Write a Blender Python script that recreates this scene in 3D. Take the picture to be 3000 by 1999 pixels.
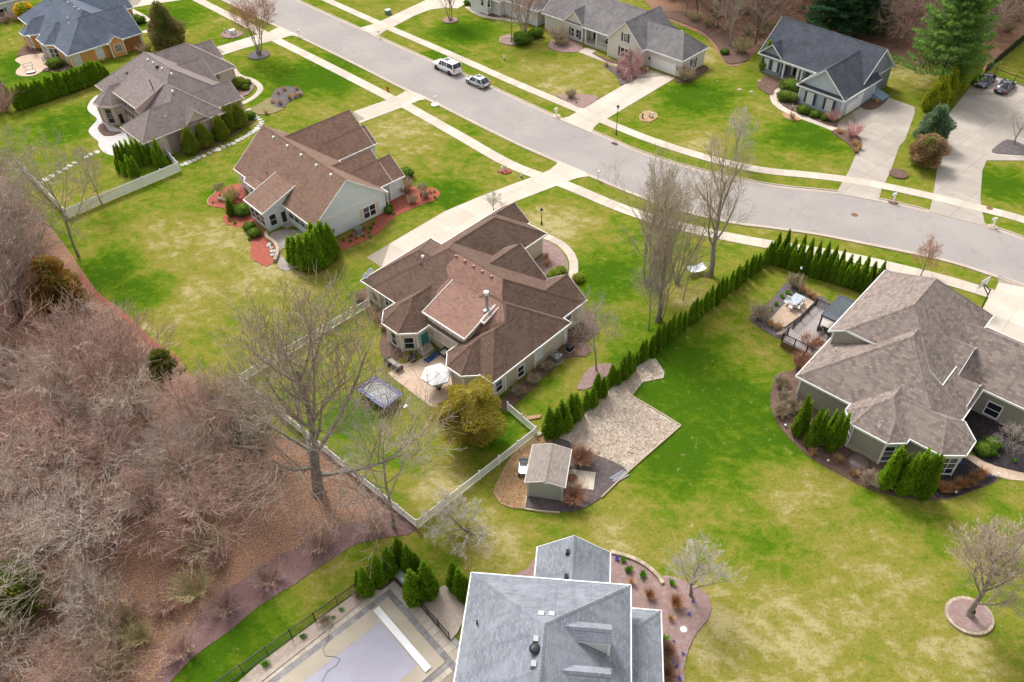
import bpy, bmesh, math, random
from mathutils import Vector, Matrix
R_=math.radians
for o in list(bpy.data.objects): bpy.data.objects.remove(o)
SC=bpy.context.scene; COL=SC.collection
# ---------------------------------------------------------------- camera (drone, 57.5 m up, looking 43 deg down)
FPX=2365.5; CAMH=57.5; _p=R_(43.0457); _r=R_(-2.1861)
_up=Vector((math.sin(_r)*math.cos(_p),-math.cos(_r)*math.cos(_p),-math.sin(_p)))
_fw=Vector((0,0,1)); _hf=(_fw-_up*_fw.dot(_up)).normalized(); _hr=_hf.cross(_up)
cd=bpy.data.cameras.new('camera'); cam=bpy.data.objects.new('camera',cd); COL.objects.link(cam)
cd.sensor_width=36; cd.lens=FPX/3000*36; cd.clip_start=1; cd.clip_end=3000
_rt=Vector((_hr[0],_hf[0],_up[0])); _dn=Vector((_hr[1],_hf[1],_up[1])); _fd=Vector((_hr[2],_hf[2],_up[2]))
_m=Matrix((_rt,-_dn,-_fd)).transposed().to_4x4(); _m.translation=(0,0,CAMH); cam.matrix_world=_m
SC.camera=cam
# ---------------------------------------------------------------- sky, sun, exposure
SUN_EL=50; SUN_AZ=-24          # sun high, ahead of the camera and a little left
w=bpy.data.worlds.new('World'); SC.world=w; w.use_nodes=True
nt=w.node_tree; bg=nt.nodes['Background']; sk=nt.nodes.new('ShaderNodeTexSky'); sk.sky_type='NISHITA'; sk.sun_disc=False
sk.sun_elevation=R_(SUN_EL); sk.sun_rotation=R_(SUN_AZ); sk.air_density=1.0; sk.dust_density=4.0; sk.ozone_density=1.0; sk.altitude=200
hs_=nt.nodes.new('ShaderNodeHueSaturation'); hs_.inputs['Saturation'].default_value=.12   # thin overcast: a whiter sky
nt.links.new(sk.outputs[0],hs_.inputs['Color']); nt.links.new(hs_.outputs[0],bg.inputs[0]); bg.inputs[1].default_value=0.125
sd=bpy.data.lights.new('sun','SUN'); sd.energy=1.5; sd.angle=R_(14); sd.color=(1,.95,.87)
sun=bpy.data.objects.new('sun',sd); COL.objects.link(sun)
_d=Vector((math.sin(R_(SUN_AZ))*math.cos(R_(SUN_EL)),math.cos(R_(SUN_AZ))*math.cos(R_(SUN_EL)),math.sin(R_(SUN_EL))))
sun.rotation_euler=_d.to_track_quat('Z','Y').to_euler(); sun.location=(0,60,90)
vs=SC.view_settings; vs.view_transform='Standard'; vs.look='None'; vs.gamma=1; vs.exposure=0.98; vs.use_curve_mapping=False
# ---------------------------------------------------------------- survey: photo pixel -> point on a level plane
def ray(x,y):
    d=Vector((x-1500,y-999.5,FPX)); return Vector((d.dot(_hr),d.dot(_hf),d.dot(_up)))
def px(x,y,z=0.):
    d=ray(x,y); t=(z-CAMH)/d.z; return Vector((d.x*t,d.y*t,z))
def rg(ox,oy,k=3.136):
    return lambda a,b,z=0.: px(ox+a/k,oy+b/k,z)
T_=[[rg(750*i,500*j) for i in range(4)] for j in range(4)]
A0,A1,A2,A3=T_[0]; B0,B1,B2,B3=T_[1]; C0,C1,C2,C3=T_[2]; D0,D1,D2,D3=T_[3]
def pts(f,*ab): return [f(a,b) for a,b in ab]
# ---------------------------------------------------------------- object helpers
def link(o,parent=None):
    COL.objects.link(o)
    if parent is not None: o.parent=parent
    return o
def tag(o,label=None,cat=None,group=None,kind=None):
    if label: o['label']=label
    if cat: o['category']=cat
    if group: o['group']=group
    if kind: o['kind']=kind
    return o
def thing(name,label,cat,loc=(0,0,0),rz=0,group=None,s=1):
    o=bpy.data.objects.new(name,None); o.empty_display_size=.3; link(o); o.location=loc; o.rotation_euler=(0,0,rz)
    o.scale=(s,s,s); return tag(o,label,cat,group)
class MB:
    """mesh builder"""
    def __init__(s): s.v=[]; s.f=[]; s.m=[]; s.uv={}
    def add(s,vs,fs,mi=0):
        n=len(s.v); s.v+= [tuple(v) for v in vs]; s.f+=[tuple(i+n for i in f) for f in fs]; s.m+=[mi]*len(fs); return n
    def box(s,c,d,rz=0,mi=0,M=None):
        x,y,z=d[0]/2,d[1]/2,d[2]/2
        vs=[Vector((a*x,b*y,e*z)) for e in(-1,1) for b in(-1,1) for a in(-1,1)]
        if M is not None: vs=[M@v for v in vs]
        elif rz: 
            q=Matrix.Rotation(rz,3,'Z'); vs=[q@v for v in vs]
        c=Vector(c); vs=[v+c for v in vs]
        s.add(vs,[(0,2,3,1),(4,5,7,6),(0,1,5,4),(2,6,7,3),(0,4,6,2),(1,3,7,5)],mi); return s
    def bar(s,a,b,w,h=None,mi=0,up=(0,0,1)):
        a=Vector(a);b=Vector(b);h=h or w;d=b-a;L=d.length
        if L<1e-6:return s
        x=d/L;u=Vector(up)
        if abs(x.dot(u))>.999:u=Vector((1,0,0))
        y=u.cross(x).normalized();z=x.cross(y)
        M=Matrix((x,y,z)).transposed(); return s.box((a+b)/2,(L,w,h),M=M,mi=mi)
    def tube(s,a,b,r0,r1=None,n=8,mi=0,cap=True):
        a=Vector(a);b=Vector(b);r1=r0 if r1 is None else r1;x=(b-a).normalized()
        u=Vector((0,0,1)) if abs(x.z)<.95 else Vector((1,0,0));y=u.cross(x).normalized();z=x.cross(y)
        ring=lambda c,r:[c+y*(r*math.cos(2*math.pi*i/n))+z*(r*math.sin(2*math.pi*i/n)) for i in range(n)]
        f=[(i,(i+1)%n,n+(i+1)%n,n+i) for i in range(n)]
        if cap:f+=[tuple(range(n))[::-1],tuple(range(n,2*n))]
        s.add(ring(a,r0)+ring(b,r1),f,mi);return s
    def lathe(s,c,prof,n=16,mi=0):
        c=Vector(c);vs=[];f=[]
        for r,z in prof: vs+=[c+Vector((r*math.cos(2*math.pi*i/n),r*math.sin(2*math.pi*i/n),z)) for i in range(n)]
        for k in range(len(prof)-1): f+=[(k*n+i,k*n+(i+1)%n,(k+1)*n+(i+1)%n,(k+1)*n+i) for i in range(n)]
        f+=[tuple(range(n))[::-1],tuple(range((len(prof)-1)*n,len(prof)*n))]
        s.add(vs,f,mi);return s
    def prism(s,poly,z0,z1,mi=0,mside=None):
        n=len(poly);a=sum(poly[i][0]*poly[(i+1)%n][1]-poly[(i+1)%n][0]*poly[i][1] for i in range(n))
        if a<0: poly=poly[::-1]
        vs=[(p[0],p[1],z0) for p in poly]+[(p[0],p[1],z1) for p in poly]
        k=s.add(vs,[tuple(range(n,2*n))],mi)
        s.f.append(tuple(range(k,k+n))[::-1]); s.m.append(mi)
        for i in range(n): s.f.append((k+i,k+(i+1)%n,k+n+(i+1)%n,k+n+i)); s.m.append(mi if mside is None else mside)
        return s
    def mesh(s,name,mats,smooth=False,normals=False):
        me=bpy.data.meshes.new(name); me.from_pydata(s.v,[],s.f)
        for m in (mats if isinstance(mats,(list,tuple)) else [mats]): me.materials.append(m)
        if any(s.m): me.polygons.foreach_set('material_index',s.m)
        if smooth: me.polygons.foreach_set('use_smooth',[True]*len(s.f))
        if s.uv:
            ul=me.uv_layers.new(name='UVMap')
            for fi,p in enumerate(me.polygons):
                if fi in s.uv:
                    for li,c in zip(p.loop_indices,s.uv[fi]): ul.data[li].uv=c
        if normals:
            bm=bmesh.new();bm.from_mesh(me);bmesh.ops.recalc_face_normals(bm,faces=bm.faces);bm.to_mesh(me);bm.free()
        me.update(); return me
    def build(s,name,mats,parent=None,smooth=False,normals=False,**tg):
        o=bpy.data.objects.new(name,s.mesh(name,mats,smooth,normals)); link(o,parent)
        if tg: tag(o,**tg)
        return o
def copy_tree(o,loc=None,rz=None,s=None,label=None,parent=None,tilt=None):
    c=o.copy(); COL.objects.link(c)
    if parent is not None: c.parent=parent
    if loc is not None: c.location=loc
    if rz is not None: c.rotation_euler=(tilt[0] if tilt else 0,tilt[1] if tilt else 0,rz)
    if s is not None: c.scale=s if isinstance(s,(tuple,list)) else (s,s,s)
    if label: c['label']=label
    for ch in KIDS.get(o.name,[]): copy_tree(ch,parent=c)
    return c
KIDS={}
def proto(o):
    """remember an object's children (and theirs) so that copies can be made in a loop"""
    KIDS[o.name]=[c for c in COL.objects if c.parent==o]
    for c in KIDS[o.name]: KIDS[c.name]=[g for g in COL.objects if g.parent==c]
    return o
def smooth_line(p,step=1.0):
    """Catmull-Rom through the points, resampled"""
    p=[Vector((q[0],q[1],0)) for q in p]; out=[]
    P_=[p[0]*2-p[1]]+p+[p[-1]*2-p[-2]]
    for i in range(1,len(P_)-2):
        a,b,c,d=P_[i-1:i+3]; n=max(1,int((c-b).length/step))
        for k in range(n):
            t=k/n; out.append(.5*((2*b)+(c-a)*t+(2*a-5*b+4*c-d)*t*t+(3*b-a-3*c+d)*t**3))
    out.append(p[-1]); return out
def smooth_loop(p,step=.6):
    p=[Vector((q[0],q[1],0)) for q in p]; n=len(p); out=[]
    for i in range(n):
        a,b,c,d=p[i-1],p[i],p[(i+1)%n],p[(i+2)%n]; k_=max(1,int((c-b).length/step))
        for k in range(k_):
            t=k/k_; out.append(.5*((2*b)+(c-a)*t+(2*a-5*b+4*c-d)*t*t+(3*b-a-3*c+d)*t**3))
    return out
def resample(line,step):
    out=[line[0].copy()]; acc=0
    for a,b in zip(line,line[1:]):
        L=(b-a).length
        while acc+L>=step:
            t=(step-acc)/L; a=a+(b-a)*t; out.append(a.copy()); L=(b-a).length; acc=0
        acc+=L
    return out
def normals2(line):
    ns=[]
    for i in range(len(line)):
        d=(line[min(i+1,len(line)-1)]-line[max(i-1,0)]).normalized(); ns.append(Vector((-d.y,d.x,0)))
    return ns
def offset(line,d): return [p+n*d for p,n in zip(line,normals2(line))]
ORD=['first','second','third','fourth','fifth','sixth','seventh','eighth','ninth','tenth','eleventh','twelfth','thirteenth','fourteenth','fifteenth','sixteenth','seventeenth','eighteenth','nineteenth','twentieth']
def ordn(i):
    if i<20: return ORD[i]
    t={2:'twenty',3:'thirty',4:'forty',5:'fifty'}[(i+1)//10]
    return t+'-'+ORD[(i+1)%10-1] if (i+1)%10 else {2:'twentieth',3:'thirtieth',4:'fortieth',5:'fiftieth'}[(i+1)//10]
# ================================================================= materials
def nodes(name):
    m=bpy.data.materials.new(name); m.use_nodes=True; t=m.node_tree; return m,t,t.nodes['Principled BSDF']
def nn(t,ty,**k):
    n=t.nodes.new(ty)
    for a,b in k.items(): setattr(n,a,b)
    return n
def c4(c): return (c[0],c[1],c[2],1)
def coord(t,kind,scale=(1,1,1),rot=0):
    if kind=='world':
        o=nn(t,'ShaderNodeNewGeometry').outputs['Position']
    else: o=nn(t,'ShaderNodeTexCoord').outputs[{'obj':'Object','uv':'UV'}[kind]]
    mp=nn(t,'ShaderNodeMapping'); mp.inputs['Scale'].default_value=scale; mp.inputs['Rotation'].default_value=(0,0,rot)
    t.links.new(o,mp.inputs[0]); return mp.outputs[0]
def noise(t,co,scale,detail=3,rough=.55,dist=0):
    n=nn(t,'ShaderNodeTexNoise'); n.inputs['Scale'].default_value=scale; n.inputs['Detail'].default_value=detail; n.inputs['Roughness'].default_value=rough; n.inputs['Distortion'].default_value=dist
    t.links.new(co,n.inputs['Vector']); return n.outputs['Fac']
def ramp(t,fac,lo,hi):
    n=nn(t,'ShaderNodeMapRange',interpolation_type='SMOOTHSTEP'); n.inputs[1].default_value=lo; n.inputs[2].default_value=hi
    t.links.new(fac,n.inputs[0]); return n.outputs[0]
def mix(t,fac,a,b,mode='MIX'):
    n=nn(t,'ShaderNodeMix',data_type='RGBA',blend_type=mode)
    if isinstance(fac,(int,float)): n.inputs[0].default_value=fac
    else: t.links.new(fac,n.inputs[0])
    for v,i in((a,6),(b,7)):
        if isinstance(v,tuple): n.inputs[i].default_value=c4(v)
        else: t.links.new(v,n.inputs[i])
    return n.outputs[2]
def mth(t,op,a,b):
    n=nn(t,'ShaderNodeMath',operation=op)
    for v,i in((a,0),(b,1)):
        if isinstance(v,(int,float)): n.inputs[i].default_value=v
        else: t.links.new(v,n.inputs[i])
    return n.outputs[0]
def bump(t,b,h,st,dist=.05):
    n=nn(t,'ShaderNodeBump'); n.inputs['Strength'].default_value=st; n.inputs['Distance'].default_value=dist
    t.links.new(h,n.inputs['Height']); t.links.new(n.outputs[0],b.inputs['Normal'])
MATS={}
def pm(name,base,rough=.8,layers=(),kind='obj',bmp=None,metal=0,rnd=0,spec=None,scale=(1,1,1),rot=0):
    """procedural material: base colour plus noise layers (scale, colour, lo, hi, amount[,detail])"""
    if name in MATS: return MATS[name]
    m,t,b=nodes(name); co=coord(t,kind,scale,rot); c=base
    for L in layers:
        f=ramp(t,noise(t,co,L[0],L[5] if len(L)>5 else 3,.6),L[2],L[3])
        c=mix(t,mth(t,'MULTIPLY',f,L[4]),c,L[1])
    if rnd:
        oi=nn(t,'ShaderNodeObjectInfo'); f=nn(t,'ShaderNodeMapRange'); f.inputs[3].default_value=1-rnd; f.inputs[4].default_value=1+rnd
        t.links.new(oi.outputs['Random'],f.inputs[0]); hs=nn(t,'ShaderNodeHueSaturation'); t.links.new(f.outputs[0],hs.inputs['Value'])
        if isinstance(c,tuple): hs.inputs['Color'].default_value=c4(c)
        else: t.links.new(c,hs.inputs['Color'])
        c=hs.outputs[0]
    if isinstance(c,tuple): b.inputs['Base Color'].default_value=c4(c)
    else: t.links.new(c,b.inputs['Base Color'])
    b.inputs['Roughness'].default_value=rough; b.inputs['Metallic'].default_value=metal; b.inputs['Specular IOR Level'].default_value=(.03 if rough>=.84 else .3) if spec is None else spec
    if bmp: bump(t,b,noise(t,co,bmp[0],4,.6),bmp[1],bmp[2] if len(bmp)>2 else .05)
    MATS[name]=m; return m
def shingle(name,c0,c1,c2,stain=None,row=.21,rough=.9,k=1.):
    c0,c1,c2=(tuple(x*k for x in c) for c in(c0,c1,c2)); c1=tuple(x*.88 for x in c1)
    m,t,b=nodes(name); co=coord(t,'uv')
    br=nn(t,'ShaderNodeTexBrick',offset=.5); br.inputs['Scale'].default_value=1; br.inputs['Brick Width'].default_value=.42; br.inputs['Row Height'].default_value=row
    br.inputs['Mortar Size'].default_value=.018; br.inputs['Mortar Smooth'].default_value=.3; br.inputs['Bias'].default_value=0
    br.inputs['Color1'].default_value=c4(c0); br.inputs['Color2'].default_value=c4(c1); br.inputs['Mortar'].default_value=c4(tuple(x*.5 for x in c0))
    t.links.new(co,br.inputs['Vector'])
    wc=coord(t,'world'); c=mix(t,mth(t,'MULTIPLY',ramp(t,noise(t,wc,.55,4),.42,.68),.55),br.outputs[0],c2)
    c=mix(t,mth(t,'MULTIPLY',ramp(t,noise(t,wc,9,3),.4,.75),.3),c,tuple(x*.6 for x in c0))
    sc=coord(t,'uv',(1.2,.14,1)); c=mix(t,mth(t,'MULTIPLY',ramp(t,noise(t,sc,1.4,3),.5,.72),.35),c,stain or tuple(x*.62 for x in c1))
    t.links.new(c,b.inputs['Base Color']); b.inputs['Roughness'].default_value=rough; b.inputs['Specular IOR Level'].default_value=.15
    bump(t,b,br.outputs['Fac'],-.35,.03); MATS[name]=m; return m
def siding(name,c,row=.13,vert=False):
    m,t,b=nodes(name); wc=coord(t,'world'); sx=nn(t,'ShaderNodeSeparateXYZ'); 
    if vert:
        u=coord(t,'uv'); t.links.new(u,sx.inputs[0]); z=sx.outputs[0]
    else: t.links.new(wc,sx.inputs[0]); z=sx.outputs[2]
    saw=mth(t,'FRACT',mth(t,'DIVIDE',z,row),0.0)
    line=ramp(t,saw,.16,.0)
    col=mix(t,mth(t,'MULTIPLY',line,.35),c,tuple(x*.45 for x in c))
    col=mix(t,mth(t,'MULTIPLY',ramp(t,noise(t,wc,.8,4),.45,.75),.18),col,tuple(x*.75 for x in c))
    t.links.new(col,b.inputs['Base Color']); b.inputs['Roughness'].default_value=.6; b.inputs['Specular IOR Level'].default_value=.3
    bump(t,b,saw,.3,.02); MATS[name]=m; return m
# ---- ground materials
def lawn_mat(spots_green,spots_dry):
    m,t,b=nodes('lawn'); wc=coord(t,'world')
    g1=(.104,.165,.009); g2=(.046,.110,.005); y1=(.218,.198,.038); tan=(.41,.34,.175)
    def spots(L):
        acc=None
        for x,y,r in L:
            d=nn(t,'ShaderNodeVectorMath',operation='DISTANCE'); t.links.new(wc,d.inputs[0]); d.inputs[1].default_value=(x,y,0)
            f=ramp(t,d.outputs['Value'],r*1.25,r*.25); acc=f if acc is None else mth(t,'MAXIMUM',acc,f)
        return acc
    n1=noise(t,wc,.10,3,.6,.6); n2=noise(t,coord(t,'world',(1,1.5,1),R_(40)),.40,5,.68,.5); n3=noise(t,wc,1.5,6,.74,.3); n4=noise(t,wc,4.2,5,.8); n5=noise(t,coord(t,'world',(1,2.2,1),R_(-35)),.9,5,.75,.6)
    s=mth(t,'MULTIPLY',spots(spots_dry),.10); s=mth(t,'SUBTRACT',s,mth(t,'MULTIPLY',spots(spots_green),.15))
    v=mth(t,'ADD',mth(t,'MULTIPLY',n1,.28),mth(t,'MULTIPLY',n2,.38)); v=mth(t,'ADD',v,mth(t,'MULTIPLY',n3,.20)); v=mth(t,'ADD',v,mth(t,'MULTIPLY',n5,.14)); v=mth(t,'ADD',v,s); v=mth(t,'ADD',v,.006)
    sx=nn(t,'ShaderNodeSeparateXYZ'); t.links.new(coord(t,'world',(1,1,1),R_(-38)),sx.inputs[0]); st=mth(t,'SINE',mth(t,'ADD',mth(t,'MULTIPLY',sx.outputs[0],4.2),mth(t,'MULTIPLY',n2,9)),0); v=mth(t,'ADD',v,mth(t,'MULTIPLY',mth(t,'MULTIPLY',st,.016),ramp(t,n1,.42,.6)))
    c=mix(t,ramp(t,v,.35,.48),g2,g1); c=mix(t,ramp(t,v,.435,.57),c,y1); c=mix(t,mth(t,'MULTIPLY',ramp(t,v,.55,.69),.85),c,tan)
    c=mix(t,mth(t,'MULTIPLY',ramp(t,n4,.48,.66),.55),c,(.062,.092,.008)); c=mix(t,mth(t,'MULTIPLY',ramp(t,n3,.58,.74),.45),c,tan); c=mix(t,mth(t,'MULTIPLY',ramp(t,n4,.44,.30),.4),c,(.30,.285,.07))
    t.links.new(c,b.inputs['Base Color']); b.inputs['Roughness'].default_value=1; b.inputs['Specular IOR Level'].default_value=.0
    bump(t,b,mth(t,'ADD',n4,n3),.5,.08); MATS['lawn']=m; return m
def W2(f,a,b): p=f(a,b); return (p.x,p.y)
GREEN=[W2(C2,1500,350)+(8,),W2(C2,1900,700)+(9,),W2(C2,1500,1000)+(6,),W2(B0,1000,900)+(5,),W2(B0,1300,1150)+(5,),W2(A1,500,700)+(10,),W2(A1,1000,520)+(6,),W2(A0,300,600)+(9,),W2(A0,1500,150)+(8,),W2(A0,600,1150)+(7,),
  W2(A2,1700,900)+(7,),W2(A3,350,1250)+(6,),W2(C1,900,700)+(3,),W2(C1,2200,850)+(3,),W2(D0,2200,1300)+(6,),W2(B2,850,1000)+(5,),W2(A1,1900,300)+(7,),W2(B3,2150,150)+(5,),W2(C3,100,900)+(4,),W2(B1,1700,200)+(5,),W2(A1,1700,520)+(5,)]
DRY=[W2(B0,1900,700)+(9,),W2(B0,1700,1200)+(8,),W2(B1,100,1000)+(7,),W2(D3,900,600)+(7,),W2(D3,400,1300)+(7,),W2(D2,1900,1200)+(5,),W2(D3,1700,1250)+(4,),W2(A1,1300,1200)+(8,),W2(B2,400,500)+(6,),W2(B2,1600,1200)+(4,),
  W2(A2,500,700)+(9,),W2(A2,1050,600)+(4,),W2(C1,1700,1300)+(4,),W2(D1,2200,300)+(4,),W2(A2,1750,1300)+(5,),W2(D2,1000,200)+(4,),W2(A3,1300,700)+(6,),W2(C3,300,1400)+(5,),W2(A2,1800,500)+(4,)]
M_lawn=lawn_mat(GREEN,DRY)
M_road0=pm('asphalt_plain',(.315,.285,.272),.9,[(.12,(.355,.322,.305),.4,.65,.9),(.6,(.275,.25,.24),.55,.75,.5),(2.4,(.235,.21,.2),.66,.8,.5),(40,(.2,.185,.18),.5,.75,.5)],'world',bmp=(60,.15,.02))
def road_mat():
    m,t,b=nodes('asphalt'); wc=coord(t,'world'); c=(.315,.285,.272)
    for sc,col,lo,hi,am in((.12,(.355,.322,.305),.4,.65,.9),(.6,(.275,.25,.24),.55,.75,.5),(2.4,(.235,.21,.2),.64,.78,.5),(14,(.22,.2,.19),.5,.75,.5)):
        c=mix(t,mth(t,'MULTIPLY',ramp(t,noise(t,wc,sc,4,.6),lo,hi),am),c,col)
    dv=nn(t,'ShaderNodeVectorMath',operation='ADD'); nz=nn(t,'ShaderNodeTexNoise'); nz.inputs['Scale'].default_value=.5; nz.inputs['Detail'].default_value=5; t.links.new(wc,nz.inputs['Vector']); sc_=nn(t,'ShaderNodeVectorMath',operation='SCALE'); sc_.inputs[3].default_value=3.5; t.links.new(nz.outputs['Color'],sc_.inputs[0]); t.links.new(wc,dv.inputs[0]); t.links.new(sc_.outputs[0],dv.inputs[1])
    vo=nn(t,'ShaderNodeTexVoronoi',feature='DISTANCE_TO_EDGE'); vo.inputs['Scale'].default_value=.13; t.links.new(dv.outputs[0],vo.inputs['Vector'])
    c=mix(t,mth(t,'MULTIPLY',mth(t,'MULTIPLY',ramp(t,vo.outputs['Distance'],.012,.004),ramp(t,noise(t,wc,.2,3),.42,.55)),.28),c,(.17,.155,.15))
    t.links.new(c,b.inputs['Base Color']); b.inputs['Roughness'].default_value=.95; b.inputs['Specular IOR Level'].default_value=.03; bump(t,b,noise(t,wc,50,3),.15,.02); return m
M_road=road_mat()
M_conc=pm('concrete',(.51,.445,.375),.85,[(.35,(.575,.515,.445),.4,.7,.8),(2.2,(.37,.32,.27),.55,.8,.45),(30,(.45,.41,.36),.5,.8,.3)],'world',bmp=(40,.1,.01),rnd=.09)
M_conc2=pm('old_concrete',(.375,.33,.29),.85,[(.3,(.45,.405,.36),.4,.7,.8),(1.4,(.28,.25,.225),.55,.8,.5),(30,(.36,.33,.3),.5,.8,.3)],'world',bmp=(40,.1,.01),rnd=.05)
M_joint=pm('joint',(.33,.285,.235),.95,[(6,(.2,.18,.15),.4,.7,.6)],'world')
M_kerb=pm('kerb_concrete',(.45,.375,.305),.85,[(.5,(.5,.435,.37),.4,.7,.8),(3,(.33,.27,.22),.55,.8,.5)],'world')
M_mulch=pm('brown_mulch',(.155,.098,.078),1,[(3,(.22,.15,.12),.45,.7,.8),(12,(.09,.055,.045),.5,.7,.8),(28,(.30,.23,.19),.6,.8,.6)],'world',bmp=(14,.8,.06))
M_red=pm('red_mulch',(.36,.105,.075),1,[(3,(.43,.16,.12),.45,.7,.8),(12,(.22,.06,.045),.5,.7,.7)],'world',bmp=(14,.8,.06))
M_black=pm('dark_mulch',(.045,.038,.042),1,[(3,(.08,.066,.07),.45,.7,.8),(14,(.022,.018,.02),.5,.7,.8)],'world',bmp=(14,.8,.06))
M_greym=pm('grey_mulch',(.14,.12,.125),1,[(3,(.2,.17,.17),.45,.7,.8),(14,(.075,.062,.068),.5,.7,.8)],'world',bmp=(14,.8,.06))
M_pinkm=pm('faded_mulch',(.285,.19,.175),1,[(2.5,(.35,.26,.25),.42,.7,.9),(10,(.17,.10,.09),.52,.72,.8),(26,(.42,.34,.33),.6,.8,.6)],'world',bmp=(14,.8,.06))
M_litter=pm('leaf_litter',(.335,.19,.13),1,[(.16,(.27,.165,.125),.45,.62,.9),(.5,(.44,.28,.175),.52,.7,.8),(5,(.54,.36,.23),.55,.72,.75),(9,(.12,.06,.04),.5,.68,.8),(22,(.5,.35,.22),.62,.78,.7),(.9,(.16,.15,.05),.66,.8,.5)],'world',bmp=(12,1,.1))
M_purple=pm('purple_mulch',(.20,.122,.118),1,[(.7,(.25,.165,.16),.4,.7,.8),(8,(.09,.05,.05),.5,.7,.7),(20,(.26,.18,.17),.6,.8,.6)],'world',bmp=(14,.8,.06))
M_straw=pm('dry_straw',(.42,.27,.15),1,[(2,(.52,.37,.24),.45,.7,.8),(9,(.27,.15,.08),.5,.72,.8)],'world',bmp=(14,.8,.08))
M_pale=pm('pale_dead_growth',(.54,.445,.375),1,[(1.1,(.66,.59,.53),.42,.66,.9),(5,(.24,.16,.09),.50,.66,.9),(2.2,(.15,.17,.05),.60,.72,.8),(9,(.64,.57,.5),.56,.72,.85)],'world',bmp=(10,1,.1))
M_soil=pm('dark_soil',(.12,.098,.10),1,[(2,(.18,.145,.135),.45,.7,.8),(8,(.065,.052,.055),.5,.7,.8),(22,(.30,.27,.27),.63,.8,.7)],'world',bmp=(14,.8,.06))
M_peb=pm('pebbles',(.48,.39,.33),.9,[(4,(.58,.49,.43),.4,.7,.8),(14,(.28,.2,.16),.52,.7,.8),(22,(.7,.64,.58),.58,.75,.8)],'world',bmp=(18,1,.06))
M_stamped=pm('stamped_concrete',(.50,.475,.47),.8,[(.8,(.58,.55,.545),.4,.7,.8),(3,(.38,.355,.35),.5,.75,.6)],'world',bmp=(5,.3,.03))
M_tanpat=pm('tan_patio',(.50,.37,.275),.85,[(.8,(.58,.46,.37),.4,.7,.8),(3,(.38,.27,.2),.5,.75,.5)],'world',bmp=(5,.2,.03))
M_paver_d=pm('grey_paver',(.25,.24,.24),.85,[(3,(.32,.305,.3),.4,.7,.8),(14,(.17,.16,.16),.5,.8,.5)],'world',rnd=.18)
M_paver_l=pm('tan_paver',(.47,.41,.345),.85,[(3,(.55,.49,.42),.4,.7,.8),(14,(.35,.3,.25),.5,.8,.4)],'world',rnd=.12)
M_flag=pm('flagstone',(.50,.48,.46),.85,[(3,(.6,.58,.55),.4,.7,.8),(12,(.36,.34,.33),.5,.75,.5)],'world',rnd=.12)
M_stone=pm('fieldstone',(.40,.325,.24),.9,[(3,(.49,.41,.32),.4,.7,.8),(12,(.3,.24,.18),.5,.75,.6)],'obj',rnd=.2,bmp=(8,.5,.05))
M_timber=pm('weathered_timber',(.44,.36,.26),.9,[(6,(.33,.26,.18),.45,.7,.8)],'obj',rnd=.12)
M_deckwood=pm('pale_decking',(.56,.49,.39),.85,[(3,(.45,.37,.28),.5,.75,.7),(14,(.65,.58,.48),.5,.75,.6)],'world',rnd=.14,scale=(1,1,1))
# ---- built things
M_white=pm('white_trim',(.78,.78,.77),.5,[(2,(.68,.68,.67),.5,.8,.4)],'obj')
M_vinyl=pm('white_vinyl',(.88,.88,.90),.4,[(2,(.7,.7,.72),.5,.8,.4)],'obj')
M_glass=pm('window_glass',(.018,.024,.03),.08,[(1.2,(.06,.075,.085),.5,.75,.7)],'world',spec=.6)
M_blind=pm('window_blind',(.62,.63,.64),.35,[(1.5,(.5,.52,.55),.5,.8,.5)],'world',spec=.5)
M_black_m=pm('black_metal',(.022,.022,.026),.45,[(5,(.04,.04,.045),.5,.7,.5)],'obj')
M_grey_m=pm('grey_metal',(.36,.37,.38),.4,[(5,(.28,.29,.3),.5,.7,.5)],'obj',metal=.6)
M_steel=pm('bright_steel',(.62,.63,.65),.3,[(5,(.5,.5,.52),.5,.7,.5)],'obj',metal=.85)
M_wht_m=pm('white_metal',(.76,.76,.77),.35,[(5,(.68,.68,.7),.5,.7,.4)],'obj')
M_green_m=pm('green_plastic',(.10,.20,.15),.5,[(5,(.14,.25,.2),.5,.7,.5)],'obj')
M_palegreen=pm('pale_green_plastic',(.50,.60,.54),.5,[(5,(.42,.52,.47),.5,.7,.5)],'obj')
M_hydrant=pm('hydrant_red',(.55,.03,.025),.4,[(6,(.4,.02,.02),.5,.7,.5)],'obj')
M_yellow=pm('marker_yellow',(.7,.42,.02),.5,[(6,(.6,.34,.02),.5,.7,.5)],'obj')
M_rust=pm('rusty_iron',(.22,.10,.06),.8,[(8,(.12,.06,.04),.5,.7,.7)],'obj')
# ================================================================= ground, road, paving
gm=MB(); gm.add([(-900,-200,0),(900,-200,0),(900,1500,0),(-900,1500,0)],[(0,1,2,3)])
gm.build('ground',M_lawn,kind='structure')
def inside(p,poly):
    c=False;n=len(poly)
    for i in range(n):
        a,b=poly[i],poly[i-1]
        if (a[1]>p[1])!=(b[1]>p[1]) and p[0]<(b[0]-a[0])*(p[1]-a[1])/(b[1]-a[1])+a[0]: c=not c
    return c
_zc=[0]
def bed(name,poly,mat,h=.035,smooth=True,step=.7,kind='structure'):
    _zc[0]+=1
    if smooth: poly=smooth_loop(poly,step)
    m=MB(); m.prism([(p[0],p[1]) for p in poly],-.02,h+_zc[0]*.0025); return m.build(name,mat,kind=kind)
def signed_area(p): return .5*sum(p[i][0]*p[(i+1)%len(p)][1]-p[(i+1)%len(p)][0]*p[i][1] for i in range(len(p)))
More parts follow.
